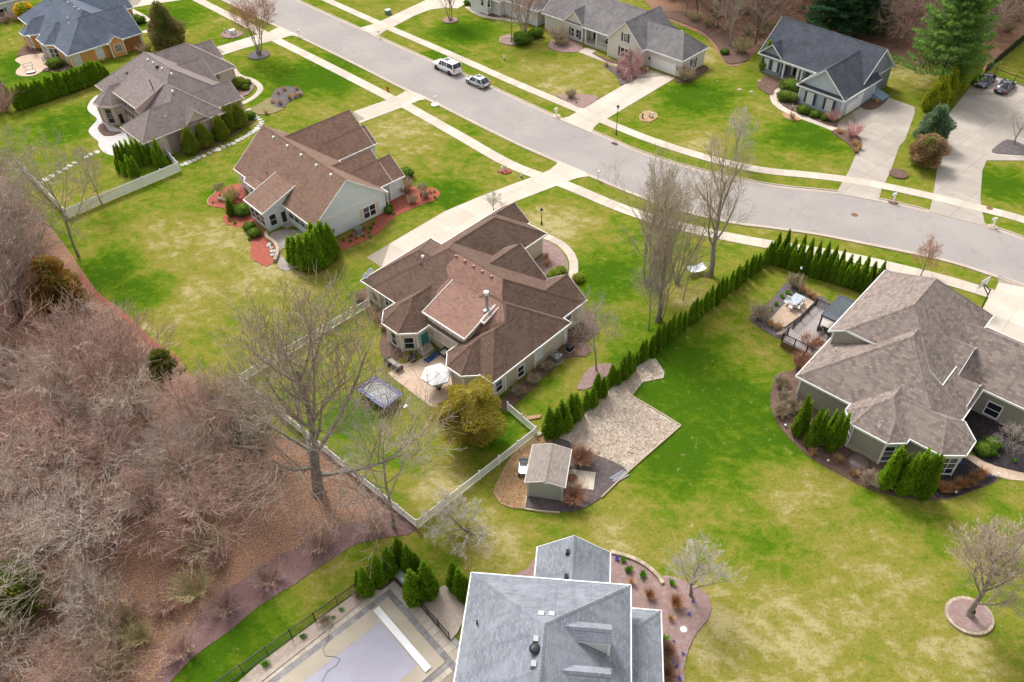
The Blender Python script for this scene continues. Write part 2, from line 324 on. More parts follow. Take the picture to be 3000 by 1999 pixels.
def shrink(poly,d):
    if signed_area(poly)<0: poly=poly[::-1]
    n=len(poly);out=[]
    for i in range(n):
        a,b,c=(Vector(poly[k%n][:2]) for k in(i-1,i,i+1))
        e1=(b-a).normalized();e2=(c-b).normalized();n1=Vector((-e1.y,e1.x));n2=Vector((-e2.y,e2.x));k=n1+n2
        L=k.length
        if L<1e-4: k=n1
        else: k=k/L/max(.35,(k/L).dot(n1))
        q=b+k*d; out.append((q.x,q.y))
    return out
PAVED=[]
def cut_cells(poly,ang,sx,sy,org):
    bm=bmesh.new(); bm.faces.new([bm.verts.new((p[0],p[1],0)) for p in poly])
    for a,s in((ang,sx),(ang+math.pi/2,sy)):
        if not s: continue
        n=Vector((math.cos(a),math.sin(a),0)); ds=[(Vector((p[0],p[1],0))-org).dot(n) for p in poly]
        for k in range(math.ceil(min(ds)/s),math.floor(max(ds)/s)+1):
            bmesh.ops.bisect_plane(bm,geom=bm.verts[:]+bm.edges[:]+bm.faces[:],plane_co=org+n*(k*s),plane_no=n)
    out=[]
    for f in bm.faces:
        vs=[(l.vert.co.x,l.vert.co.y) for l in f.loops]; q=[]
        for i in range(len(vs)):          # drop collinear points
            a,b,c=(Vector(vs[k%len(vs)]) for k in(i-1,i,i+1))
            e1=(b-a);e2=(c-b)
            if e1.length>1e-4 and e2.length>1e-4 and abs(e1.normalized().cross(e2.normalized()))>1e-3: q.append(vs[i])
        if len(q)>2 and abs(signed_area(q))>.06: out.append(q)
    bm.free(); return out
def paved(name,poly,mat,ang,sx,sy,org=None,top=.05,gap=.024,part='slab',register=True):
    poly=[(p[0],p[1]) for p in poly]
    if register: PAVED.append(poly)
    base=MB().prism(poly,-.02,top-.03).build(name,M_joint,kind='structure')
    org=Vector((org[0],org[1],0)) if org else Vector((poly[0][0],poly[0][1],0))
    for q in cut_cells(poly,ang,sx,sy,org):
        s=shrink(q,gap/2)
        if abs(signed_area(s))>.03: MB().prism(s,0,top+random.uniform(-.003,.003)).build(part,mat,base)
    return base
def ribbon(line,w): return offset(line,w/2)+offset(line,-w/2)[::-1]
def strip_slabs(name,line,w,mat,step,top=.054,gap=.024,part='slab',skip=None):
    line=resample(line,step); L=offset(line,w/2);Rr=offset(line,-w/2)
    base=MB().prism([(p.x,p.y) for p in L+Rr[::-1]],-.02,top-.03).build(name,M_joint,kind='structure')
    for i in range(len(line)-1):
        q=[(L[i].x,L[i].y),(L[i+1].x,L[i+1].y),(Rr[i+1].x,Rr[i+1].y),(Rr[i].x,Rr[i].y)]
        MB().prism(shrink(q,gap/2),0,top+random.uniform(-.003,.003)).build(part,mat,base)
    return base
random.seed(3)
# ---- street
near=smooth_line([px(*p) for p in((430,-105),(658,0),(750,44.6),(820,78),(1000,164),(1193,261),(1257,289),(1500,410),(1698,497),(1838,557),(1978,608),(2138,647),(2250,662),(2393,682),(2537,710),(2680,739),(2792,765),(2920,806),(3000,832),(3200,910))],1.2)
far=smooth_line([px(*p) for p in((640,-105),(861,0),(1046,84),(1101,109),(1266,183),(1356,221),(1500,287),(1637,350),(1736,390),(1797,416),(1883,452),(2033,498),(2250,545),(2448,567),(2575,589),(2725,624),(2888,666),(3000,704),(3200,785))],1.2)
MB().prism([(p.x,p.y) for p in near+far[::-1]],-.02,.008).build('road',M_road,kind='structure')
# ---- driveways (edges read off the photograph, joints cut as real gaps)
dw=[('driveway',[px(*p) for p in((633,139),(690,122),(750,103),(785,96),(820,78),(893,111),(852,105),(823,115),(796,121),(750,133),(700,147),(651,163))],M_conc,R_(41),3.2,3.2),
 ('driveway',pts(A1,(890,1030),(1205,920),(1280,890),(1345,858),(1390,820),(1590,910),(1500,925),(1420,960),(1345,990),(955,1135)),M_conc,R_(41.6),3.2,3.2),
 ('driveway',[px(*p) for p in((1073.7,755),(1301,621),(1397.5,580),(1500,541),(1576.5,514),(1612,497),(1640,474),(1712,503),(1726,517.5),(1690,523),(1666,532),(1637,543),(1508,592.5),(1470,620),(1300,728),(1266,712),(1117.5,783))],M_conc,R_(45.35),3.6,3.6),
 ('driveway',pts(A2,(1275,640),(1500,720),(880,1090),(805,1130),(755,1170),(730,1225),(430,1097),(520,1075),(590,1035),(650,1000)),M_conc,R_(43.8),4.9,3.4),
 ('driveway',pts(A3,(655,1115),(845,990),(1115,900),(1345,985),(1350,1040),(1260,1290),(1205,1350),(1130,1568))+pts(B3,(1075,115),(1045,170),(1015,285),(620,214),(685,105),(715,48))+pts(A3,(745,1568),(805,1425),(866,1340),(830,1260),(720,1205),(610,1195)),M_conc2,R_(40.75),3.4,3.4),
 ('driveway',pts(A3,(1860,800),(2060,690),(2352,790),(2600,880),(2650,1480),(2010,1478),(1970,1568))+pts(B3,(1952,250),(1957,320),(1970,390),(2000,515),(1480,382),(1510,265),(1520,208),(1550,0))+pts(A3,(1600,1280),(1650,1060)),M_conc2,R_(40),3.6,3.6),
 ('driveway',pts(B3,(2110,965),(2352,1045),(2600,1150),(2700,1700),(2352,1640),(1990,1440),(1960,1290),(2030,1165),(2083,1105),(2116,1030)),M_conc,R_(45.7),3.6,3.6),
 ('driveway',pts(A1,(940,262),(1010,243),(1085,222),(1145,197),(1590,-10),(1990,-70),(1940,30),(1850,82),(1750,72),(1600,92),(1450,150),(1270,246),(1205,275),(1100,345)),M_conc,R_(43),3.4,3.4),
 ('driveway',pts(A0,(1195,5),(1212,76),(1400,42),(1670,2),(1800,-60),(1300,-80)),M_conc,R_(41.4),3.4,3.4)]
for n,p,m,a,sx,sy in dw: paved(n,p,m,a,sx,sy)
# ---- kerbs with dropped sections at the driveways
def kerb(line,side,name):
    m=MB(); prof_hi=[(0,.012),(.42,.02),(.46,.11),(.62,.115),(.66,-.02)]; rows=[]
    for p,n in zip(line,normals2(line)):
        q=p+n*side*.55; low=any(inside((q.x,q.y),d) for d in PAVED)
        rows.append([(p+n*side*a)+Vector((0,0,min(z,.03) if low else z)) for a,z in prof_hi])
    k=len(prof_hi); vs=[v for r in rows for v in r]; fs=[]
    for i in range(len(rows)-1):
        for j in range(k-1):
            f=(i*k+j,(i+1)*k+j,(i+1)*k+j+1,i*k+j+1); fs.append(f if side<0 else f[::-1])
    m.add(vs,fs); return m.build(name,M_kerb,kind='structure',normals=False)
kerb(near,-1,'kerb'); kerb(far,1,'kerb')
# ---- sidewalks
sw1=smooth_line([px(*p) for p in((400,-92),(580,0),(750,87),(810,118),(980,203),(1146,289),(1191,311),(1340,395),(1500,485),(1651,540),(1835,616),(2010,668),(2219,711),(2400,739),(2532,764),(2680,799),(2758,818),(2905,862),(3100,925))])
strip_slabs('sidewalk',sw1,1.75,M_conc,1.55)
sw2=smooth_line([px(*p) for p in((760,-90),(956,0),(1105,67),(1143,84),(1320,160),(1500,240),(1698,324),(1768,355),(1890,405),(2016,447),(2140,481),(2250,502),(2355,512),(2474,526),(2590,546),(2733,577),(2876,612),(3000,645),(3150,700))])
strip_slabs('sidewalk',sw2,1.6,M_conc,1.55,top=.058)
# ---- garden walks
def walk(fn,pp,w,mat=M_conc,name='garden_walk',step=1.3,top=.045): return strip_slabs(name,smooth_line(pts(fn,*pp),.4),w,mat,step,top=top)
walk(B2,((215,560),(300,605),(420,655),(510,730),(560,815),(568,900),(560,975),(585,1040)),1.05)
walk(A3,((120,790),(62,845),(60,930),(140,1005),(285,1068),(450,1130),(620,1195)),1.15)
walk(rg(250,100,4),((1735,410),(1800,490),(1950,540),(2050,620),(2030,690),(1940,765),(1810,830)),.95)
walk(C3,((1770,1065),(1900,1105),(2050,1180),(2200,1222),(2450,1240)),1.25,M_tanpat)
walk(A1,((1940,60),(2010,110),(2110,155),(2352,188),(2500,215)),1.1)
walk(A0,((1200,95),(1330,165),(1420,235),(1300,315)),1.2)
paved('garden_walk',pts(A2,(597,475),(680,440),(775,468),(735,495),(1195,680),(1160,702)),M_conc,R_(43.8),1.3,0,top=.044,register=False)
# ---- stepping stones (each a stone)
def stones(pp,name,smin=.42,smax=.62):
    c0=pp[0]; base=MB().prism([(p.x,p.y) for p in ribbon(smooth_line(pp,.5),.5)],-.03,.004).build(name,M_mulch if 0 else M_lawn,kind='structure')
    for i,p in enumerate(pp):
        q=pp[min(i+1,len(pp)-1)]-pp[max(i-1,0)]; a=math.atan2(q.y,q.x); n=random.randint(5,7); r=[]
        sx=random.uniform(smin,smax); sy=random.uniform(.32,.48)
        for k in range(n):
            t=2*math.pi*k/n+random.uniform(-.25,.25); x=math.cos(t)*sx*random.uniform(.85,1.1); y=math.sin(t)*sy*random.uniform(.85,1.1)
            r.append((p.x-x*math.sin(a)*1+y*math.cos(a)*.9, p.y+x*math.cos(a)+y*math.sin(a)*.9))
        MB().prism(r,0,.045).build('stone',M_flag,base)
    return base
AT=rg(250,100,4)
stones(pts(AT,(1920,885),(1935,912),(1957,940),(1985,963),(2012,985),(2045,1005),(2066,1030),(2060,1055),(2038,1080),(2012,1107),(1985,1133),(1955,1155),(1925,1171),(1893,1192),(1860,1210),(1828,1228),(1785,1250),(1730,1282),(1680,1299),(1620,1322),(1556,1352),(1513,1367),(1455,1396),(1388,1428),(1325,1452),(1275,1480),(1226,1498),(1183,1516),(1135,1536)),'stepping_stone_path')
stones(pts(AT,(140,1385),(70,1411),(15,1440))+pts(A0,(690,1498),(640,1525),(600,1552))+pts(B0,(545,15),(480,50),(415,85),(365,115)),'stepping_stone_path')
# ---- planting beds and bare ground
bed('forest_floor',[px(*p) for p in((-500,330),(-150,420),(0,520),(110,620),(198,730),(287,857),(367,918),(440,991),(526,1056),(600,1150),(720,1230),(850,1290),(930,1306),(1050,1400),(1177,1500),(1228,1550),(1197,1566),(1142,1573),(1050,1593),(999,1621),(935,1663),(871,1707),(807,1745),(750,1784),(670,1851),(561,1931),(500,1999),(440,2150),(-400,2150),(-700,1200))],M_litter,.02)
bed('mulch_band',pts(D1,(1490,155),(1400,212),(1230,230),(940,292),(780,380),(580,510),(380,650),(180,770),(0,890))+pts(D0,(2100,1100),(1760,1350),(1600,1530),(1400,1700),(1430,1500),(1600,1290),(1700,1090),(1810,930),(1950,810),(2130,690),(2352,545))+pts(D1,(190,400),(350,330),(570,225),(760,115),(1000,80),(1250,0),(1345,40)),M_purple)
bed('mulch_band',[px(*p) for p in((240,800),(287,857),(367,917),(440,990),(530,1055),(515,1062),(430,1006),(358,934),(272,868),(232,808))],pm('forest_red_mulch',(.30,.12,.09),1,[(3,(.36,.17,.12),.45,.7,.8),(12,(.18,.07,.05),.5,.7,.7)],'world',bmp=(14,.8,.06)))
bed('forest_floor',[px(*p) for p in((1850,-40),(1924,38),(1962,62),(2055,102),(2090,134),(2125,186),(2157,195),(2200,168),(2260,120),(2450,110),(2600,150),(2668,190),(2740,185),(2880,205),(2930,160),(2990,108),(3080,60),(3300,-100),(3300,-420),(1500,-420))],M_litter,.02)
bed('planting_bed',pts(B1,(720,650),(735,748),(980,655),(1090,595),(1180,520),(1270,430),(1440,350),(1660,265),(1692,222),(1650,165),(1520,158),(1385,140),(1300,200),(1100,440)),M_red)
bed('planting_bed',pts(B0,(2230,120),(1990,195),(1912,270),(1920,325),(2060,350),(2075,390),(2047,440),(2090,500),(2250,533),(2310,600),(2302,780),(2362,840))+pts(B1,(100,885),(175,842),(212,760),(200,690),(110,590),(0,480),(-80,300)),M_red)
bed('planting_bed',pts(B1,(915,1150),(940,1105),(1030,1078),(1080,1200),(1060,1245),(940,1262)),M_mulch)
MR=rg(1100,780,4)
bed('planting_bed',pts(MR,(-40,470),(20,600),(75,720),(80,800),(45,900),(60,1000),(120,1100),(240,1110),(330,1060),(300,900),(200,700),(120,560),(60,500)),M_mulch)
bed('planting_bed',pts(B2,(455,1568),(480,1490),(620,1410),(640,1290),(720,1290),(790,1400),(790,1500))+pts(C2,(690,0),(735,95),(680,145),(520,155),(320,310),(130,490),(-60,640),(-150,600),(0,450),(250,230),(420,70)),M_mulch)
bed('planting_bed',pts(B2,(215,840),(270,790),(255,640),(355,665),(450,740),(508,830),(512,930),(420,985),(320,1000)),M_pinkm)
bed('planting_bed',pts(C2,(595,445),(640,340),(720,240),(850,205),(945,215),(900,300),(680,450)),M_pinkm)
bed('planting_bed',pts(C3,(325,110),(330,180),(230,270),(100,300),(35,430),(20,540),(35,640),(90,760),(200,900),(400,1080),(600,1190),(800,1300),(1000,1385),(1250,1440),(1500,1462),(1700,1440),(1900,1370),(2128,1266),(1990,1200),(1850,1100),(1700,1000),(900,600),(500,100)),M_mulch)
bed('planting_bed',pts(C3,(1480,1290),(1560,1452),(1700,1436),(1900,1366),(2115,1264),(1990,1196),(1850,1098),(1720,1050)),M_black)
bed('planting_bed',pts(B2,(2180,1370),(2200,1320),(2290,1265),(2352,1225))+pts(B3,(90,1120),(150,1050),(215,1038),(330,1090),(430,1150),(570,1210),(440,1500),(570,1568))+pts(C3,(500,20),(400,140),(330,150),(310,60),(230,0))+pts(B3,(150,1560),(60,1530),(-20,1480))+pts(B2,(2260,1430)),M_greym)
bed('planting_bed',pts(C3,(1770,650),(1830,620),(2100,740),(2420,920),(2420,1195),(2200,1178),(2000,1112),(1875,1010),(1830,780)),M_black)
bed('gravel_garden',pts(C2,(1320,165),(1365,230),(1400,290),(1390,340),(1200,380),(1130,470),(1095,510),(1300,635),(1545,782),(1300,990),(1060,1200),(930,1110),(780,1050),(520,960),(430,890),(560,760),(700,640),(900,440),(1100,290),(1200,170)),M_pale,smooth=False)
bed('soil_patch',pts(C2,(115,1545),(130,1420),(300,1000),(450,900),(600,970),(780,1050),(930,1110),(1062,1200),(950,1315),(830,1430),(650,1540),(450,1575)),M_soil)
bed('straw_patch',pts(C2,(225,875),(300,835),(400,880),(330,960),(200,1000),(150,1290),(135,1420),(110,1545),(0,1535))+pts(C1,(2250,1500),(2180,1400),(2240,1250),(2352,1060)),M_straw)
bed('planting_bed',pts(D2,(890,370),(1010,402),(1130,440),(1260,520),(1340,605),(1420,585),(1600,640),(1700,690),(1800,770),(1832,880),(1800,990),(1700,1110),(1620,1270),(1580,1450),(1565,1640),(1300,1640),(1050,900),(880,640)),M_pinkm)
bed('planting_bed',pts(D2,(205,430),(180,450),(150,520),(60,560),(0,590),(150,640),(300,600),(240,430)),M_pinkm)
bed('planting_bed',pts(A1,(180,820),(300,800),(395,818),(436,868),(380,903),(290,948),(265,990),(190,1000),(130,960),(150,880)),M_greym); bed('planting_bed',pts(A1,(140,900),(180,990),(270,1000),(100,1058),(0,1048),(-50,1010),(60,940)),pm('thin_mulch',(.23,.20,.10),1,[(2,(.30,.25,.15),.4,.7,.8),(9,(.13,.15,.03),.5,.7,.7)],'world'))
bed('planting_bed',pts(A2,(335,440),(360,380),(450,340),(520,360),(650,430),(600,480),(450,480)),M_pinkm)
bed('planting_bed',pts(A2,(735,492),(880,545),(960,590),(880,575),(780,520)),M_mulch)
bed('planting_bed',pts(A2,(840,600),(1150,700),(1005,785),(960,700)),M_greym)
bed('planting_bed',pts(A2,(405,880),(520,870),(700,875),(800,900),(650,995),(520,940)),M_pinkm)
bed('planting_bed',pts(A2,(900,560),(1180,640),(1270,640),(1190,684),(1050,630)),M_mulch)
bed('planting_bed',pts(A2,(1480,735),(1560,700),(1790,600),(1805,630),(1700,720),(1600,765),(1520,760)),M_mulch)
bed('utility_bed',pts(A2,(1165,1090),(1185,1045),(1260,1020),(1330,1045),(1342,1080),(1270,1125),(1190,1120)),M_straw)
bed('planting_bed',pts(A3,(-20,700),(140,760),(60,830),(35,880),(-100,800),(-60,740)),M_mulch)
bed('planting_bed',pts(A3,(120,870),(260,940),(640,1140),(640,1165),(560,1160),(400,1095),(260,1035),(140,975),(95,900)),M_mulch)
bed('planting_bed',pts(A3,(135,1040),(220,1055),(310,1105),(220,1112),(150,1085)),M_straw)
bed('planting_bed',pts(A3,(580,1210),(700,1200),(820,1250),(866,1330),(810,1420),(740,1330)),M_mulch)
bed('planting_bed',pts(A3,(850,985),(990,880),(1110,890),(1030,980),(940,1015)),M_mulch)
bed('planting_bed',pts(A3,(2060,1405),(2100,1345),(2200,1288),(2330,1330),(2480,1425),(2250,1425)),M_greym)
bed('planting_bed',pts(A0,(160,520),(190,470),(270,400),(380,490),(290,500)),M_mulch)
bed('planting_bed',pts(A0,(390,650),(480,615),(640,600),(640,640),(500,665)),M_mulch)
bed('planting_bed',pts(AT,(1190,1420),(1130,1380),(1500,1180),(1800,1060),(1950,1000),(1960,1040),(1800,1150),(1500,1330),(1300,1420)),M_mulch)
bed('planting_bed',pts(AT,(1790,640),(1960,570),(1975,640),(1900,720),(1840,740)),M_pinkm)
bed('utility_bed',pts(A0,(2030,320),(2080,290),(2180,290),(2240,315),(2150,355),(2060,350)),M_pinkm)
bed('planting_bed',pts(A1,(1935,30),(1960,60),(2080,130),(2200,160),(2352,140),(2352,40)),M_mulch)
bed('planting_bed',pts(A1,(2235,375),(2260,335),(2352,325),(2450,370),(2352,425)),M_pinkm)
bed('utility_bed',pts(B1,(2215,15),(2260,-10),(2330,-5),(2350,15),(2290,38)),M_red)
bed('wood_edge_mulch',pts(A2,(1330,120),(1500,190),(1740,290),(1880,420),(1970,580),(2100,580),(2180,520),(2000,330),(1900,250),(1600,120)),M_mulch)
bed('bare_soil',pts(C2,(85,650),(140,700),(270,680),(260,710),(150,730)),M_straw)
bed('mulch_ring',[px(2838,1806)+Vector((1.55*math.cos(t*.5236)*1.0,1.35*math.sin(t*.5236),0)) for t in range(12)],M_pinkm,.1)
bed('mulch_ring',[A1(1785,190)+Vector((1.4*math.cos(t*.5236),1.4*math.sin(t*.5236),0)) for t in range(12)],M_pinkm)
bed('mulch_ring',[A1(30,510)+Vector((1.9*math.cos(t*.5236),1.9*math.sin(t*.5236),0)) for t in range(12)],M_greym)
bed('mulch_ring',[B3(1200,35)+Vector((1.2*math.cos(t*.5236),1.2*math.sin(t*.5236),0)) for t in range(12)],M_mulch)
# ---- patios
MB().prism([(p.x,p.y) for p in smooth_loop(pts(AT,(145,720),(60,790),(25,870),(60,930),(130,985),(130,1020),(60,1100),(40,1150),(90,1210),(150,1262),(160,1320),(220,1390),(330,1430),(420,1410),(560,1230),(480,1150),(330,1080),(250,960),(190,800)),.4)],-.02,.06).build('patio',M_stamped,kind='structure')
bed('planting_bed',pts(AT,(150,1115),(210,1055),(290,1150),(420,1158),(330,1195),(225,1198)),M_mulch,.06)
MB().prism([(p.x,p.y) for p in smooth_loop(pts(A0,(140,560),(170,530),(250,505),(330,490),(420,500),(520,590),(470,610),(400,650),(330,690),(250,705),(170,695),(145,660),(190,610),(185,590)),.4)],-.02,.06).build('patio',M_tanpat,kind='structure')
MB().prism([(p.x,p.y) for p in smooth_loop(pts(B1,(115,600),(250,545),(440,575),(300,690),(240,722),(235,780),(345,890),(300,922),(212,902),(200,830),(212,720),(178,660)),.4)],-.02,.06).build('patio',pm('brown_patio',(.30,.255,.235),.85,[(.8,(.38,.33,.31),.4,.7,.8),(3,(.2,.17,.16),.5,.75,.5)],'world'),kind='structure')
MB().prism([(p.x,p.y) for p in pts(C1,(1215,300),(1330,215),(1460,195),(1560,140),(1780,60),(1800,260),(1880,320),(1900,420),(1640,612),(1600,600),(1270,350))],-.02,.06).build('patio',M_tanpat,kind='structure')
# ================================================================= house kit
class House:
    def __init__(s,name,label,org,ang,roof,wall,trim=None,group='houses along the street',cat='house',cap=None,over=.4):
        s.o=thing(name,label,cat,(org[0],org[1],0),R_(ang),group); a=R_(ang); s.org=Vector((org[0],org[1]))
        s.u=Vector((math.cos(a),math.sin(a))); s.v=Vector((-math.sin(a),math.cos(a))); s.roofm=roof; s.wallm=wall; s.trim=trim or M_white; s.cap=cap or roof; s.n=0; s.over=over
    def loc(s,p): d=Vector((p[0],p[1]))-s.org; return Vector((d.dot(s.u),d.dot(s.v)))
    def hit(s,A,B,pix):
        """where the sight line through a photo pixel meets the vertical plane A-B (local plan points)"""
        A=s.org+s.u*A[0]+s.v*A[1]; B=s.org+s.u*B[0]+s.v*B[1]; t=(B-A).normalized(); n=Vector((-t.y,t.x)); d=ray(*pix)
        k=(n.dot(A))/(n.x*d.x+n.y*d.y); q=Vector((d.x*k,d.y*k)); return (q-A).dot(t), CAMH+d.z*k
    def frame(s,A,B):
        """local axes on wall A-B with the outward side towards the viewer: origin, along, out"""
        A=Vector(A);B=Vector(B);t=(B-A).normalized();n=Vector((-t.y,t.x)); mid=s.org+s.u*((A+B)/2).x+s.v*((A+B)/2).y
        nw=s.u*n.x+s.v*n.y
        if nw.dot(-mid)<0: n=-n
        return A,t,n
    def wing(s,poly,ez,pitch,over=None,wall=True,base=0.,extra=(),th=.16,trim=True,wallm=None,roofm=None,caps=True,gov=.3):
        """convex roof over a plan polygon; pitch per edge (0 = gable). Facets, white fascia, ridge caps, walls."""
        s.n+=1; ez+=.007*(s.n%9); n=len(poly); over=s.over if over is None else over
        poly=[Vector(p) for p in poly]
        if signed_area(poly)<0: poly=poly[::-1]; pitch=[pitch[(n-2-i)%n] for i in range(n)] if isinstance(pitch,(list,tuple)) else pitch
        if not isinstance(pitch,(list,tuple)): pitch=[pitch]*n
        inner=[q<0 for q in pitch]; pitch=[max(0,q) for q in pitch]; s.lasti=inner
        pl=[]                                    # plane: z = c + a.x + b.y
        for i in range(n):
            e=(poly[(i+1)%n]-poly[i]).normalized(); nn_=Vector((-e.y,e.x))
            if pitch[i]>0: pl.append((nn_*pitch[i],ez-pitch[i]*nn_.dot(poly[i])))
        for (x,y,dx,dy,p) in extra:
            d=Vector((dx,dy)).normalized(); pl.append((d*p,ez-p*d.dot(Vector((x,y)))))
        hz=lambda q:min(g.dot(q)+c for g,c in pl)
        def clip(pg,g,c):
            out=[]
            for i in range(len(pg)):
                a,b=pg[i],pg[(i+1)%len(pg)];fa,fb=g.dot(a)+c,g.dot(b)+c
                if fa<=1e-7: out.append(a)
                if (fa<-1e-7 and fb>1e-7) or (fa>1e-7 and fb<-1e-7): out.append(a+(b-a)*(fa/(fa-fb)))
            return out
        m=MB(); facets=[]
        for i,(g,c) in enumerate(pl):
            pg=poly
            for j,(g2,c2) in enumerate(pl):
                if i!=j and pg: pg=clip(pg,g-g2,c-c2)
            if len(pg)<3 or abs(signed_area(pg))<1e-4: continue
            q=[Vector((p.x,p.y,g.dot(p)+c)) for p in pg]; facets.append((pg,g,c))
            up=Vector((g.x,g.y,g.length_squared)).normalized() if g.length>1e-6 else Vector((0,1,0)); al=Vector((-g.y,g.x,0)).normalized() if g.length>1e-6 else Vector((1,0,0))
            k=len(m.f); m.add(q,[tuple(range(len(q)))],0); m.uv[k]=[(v.dot(al),v.dot(up)) for v in q]
            m.add([v-Vector((0,0,th)) for v in q],[tuple(range(len(q)))[::-1]],1)
        # fascia: the rim of the roof, standing a little proud and taller than the roof sheet
        rim=[]
        for i in range(n):
            a,b=poly[i],poly[(i+1)%n]; K=1 if pitch[i]>0 and not extra else 48; last=None; run=[]
            for k in range(K+1):
                q=a+(b-a)*(k/K); run.append((q,hz(q)))
            if K>1:      # keep only the kinks
                keep=[run[0]]
                for k in range(1,K):
                    if abs((run[k+1][1]-run[k][1])-(run[k][1]-run[k-1][1]))>1e-4: keep.append(run[k])
                run=keep+[run[-1]]
            rim.append((i,run))
        roof=None
        fm=MB()
        for i,run in rim:
            if inner[i]: continue
            e=(poly[(i+1)%n]-poly[i]).normalized(); o=Vector((e.y,-e.x)); w_=.085 if pitch[i]>0 else .05
            for (q0,z0),(q1,z1) in zip(run,run[1:]):
                a,b=Vector((q0.x,q0.y,z0)),Vector((q1.x,q1.y,z1)); oo=Vector((o.x,o.y,0)); ex=Vector((e.x,e.y,0))*.04
                vs=[a-ex,b+ex,b+ex+oo*w_,a-ex+oo*w_]
                fm.add([v+Vector((0,0,.012)) for v in vs]+[v-Vector((0,0,th+.03)) for v in vs],[(3,2,1,0)[::-1],(4,5,6,7)[::-1],(0,1,5,4)[::-1],(1,2,6,5)[::-1],(2,3,7,6)[::-1],(3,0,4,7)[::-1]])
        roof=m.build('roof',[roofm or s.roofm,s.trim],s.o)
        if trim: fm.build('fascia',s.trim,roof,normals=True)
        if caps:
            for i in range(len(facets)):
                for j in range(i):
                    pi,gi,ci=facets[i];gj,cj=facets[j][1:]
                    on=[p for p in pi if abs((gi-gj).dot(p)+ci-cj)<1e-4]
                    if len(on)>=2:
                        a,b=on[0],on[-1]
                        for x in on:
                            for y in on:
                                if (x-y).length>(a-b).length: a,b=x,y
                        if (a-b).length>.4:
                            A_=Vector((a.x,a.y,gi.dot(a)+ci));B_=Vector((b.x,b.y,gi.dot(b)+ci)); d=(B_-A_).normalized(); sd=Vector((d.y,-d.x,0)).normalized()*.15
                            def drop(p,w): q=Vector((p.x+w.x,p.y+w.y)); return Vector((q.x,q.y,min(g.dot(q)+c for g,c in((gi,ci),(gj,cj)))+.022))
                            cm=MB(); k=cm.add([drop(A_,sd),A_+Vector((0,0,.045)),drop(A_,-sd),drop(B_,sd),B_+Vector((0,0,.045)),drop(B_,-sd)],[(0,1,4,3),(1,2,5,4)])
                            Ls=(B_-A_).length; cm.uv[len(cm.f)-2]=[(0,0),(.2,0),(.2,Ls),(0,Ls)]; cm.uv[len(cm.f)-1]=[(.2,0),(.4,0),(.4,Ls),(.2,Ls)]; cm.build('ridge_cap',s.cap,roof)
        if wall:
            off=[(over if pitch[i]>0 else gov) for i in range(n)]; ip=[]
            for i in range(n):
                a,b,c=poly[i-1],poly[i],poly[(i+1)%n]; e1=(b-a).normalized();e2=(c-b).normalized();n1=Vector((-e1.y,e1.x));n2=Vector((-e2.y,e2.x))
                d1=n1.dot(b)+off[i-1];d2=n2.dot(b)+off[i];det=n1.x*n2.y-n1.y*n2.x
                ip.append(Vector(((d1*n2.y-d2*n1.y)/det,(n1.x*d2-n2.x*d1)/det)))
            wm=MB()
            for i in range(n):
                a,b=ip[i],ip[(i+1)%n]; K=1 if pitch[i]>0 and not extra else 24; bot=[];top=[]
                for k in range(K+1):
                    q=a+(b-a)*(k/K); bot.append((q.x,q.y,base)); top.append((q.x,q.y,max(base+.05,hz(q)-th*.75)))
                L=(b-a).length
                for k in range(K):
                    f=len(wm.f); wm.add([bot[k],bot[k+1],top[k+1],top[k]],[(0,1,2,3)]); wm.uv[f]=[(L*k/K,0),(L*(k+1)/K,0),(L*(k+1)/K,3),(L*k/K,3)]
            w_=wm.build('wall',wallm or s.wallm,s.o)
            for p in ip:
                z1=hz(p)-th*.8
                if z1>base+.3: MB().box((p.x,p.y,(base+z1)/2),(.16,.16,z1-base-.02)).build('corner_board',s.trim,w_)
        return hz
    def rect(s,u0,u1,v0,v1,ez,pu0,pu1,pv0,pv1,**k):
        """pitches: -u side, +u side, -v side, +v side"""
        return s.wing([(u0,v0),(u1,v0),(u1,v1),(u0,v1)],ez,[pv0,pu1,pv1,pu0],**k)
    def shed(s,u0,u1,v0,v1,z0,z1,base,wallm=None,ov=.35):
        """lean-to roof low at u0 rising to u1, with its own side walls"""
        s.n+=1; th=.16
        m=MB(); q=[(u0,v0,z0),(u1,v0,z1),(u1,v1,z1),(u0,v1,z0)]; m.add(q,[(0,1,2,3)],0); L=math.hypot(u1-u0,z1-z0); m.uv[0]=[(v0,0),(v0,L),(v1,L),(v1,0)]
        m.add([(x,y,z-th) for x,y,z in q],[(3,2,1,0)],1); r=m.build('roof',[s.roofm,s.trim],s.o)
        f=MB(); f.bar((u0-.05,v0-.05,z0-.06),(u0-.05,v1+.05,z0-.06),.1,.22); f.bar((u0,v0-.03,z0-.06),(u1,v0-.03,z1-.06),.06,.22); f.bar((u0,v1+.03,z0-.06),(u1,v1+.03,z1-.06),.06,.22); f.build('fascia',s.trim,r)
        w_=MB(); a,b=v0+ov*.5,v1-ov*.5; x=u0+ov; zx=z0+(z1-z0)*ov/(u1-u0)-th*.8
        w_.add([(x,a,base),(x,b,base),(x,b,zx),(x,a,zx)],[(0,3,2,1)])
        for y,fl in((a,0),(b,1)):
            w_.add([(x,y,base),(u1,y,base),(u1,y,z1-th*.8),(x,y,zx)],[(0,1,2,3) if not fl else (3,2,1,0)])
        w_.build('wall',wallm or s.wallm,s.o)
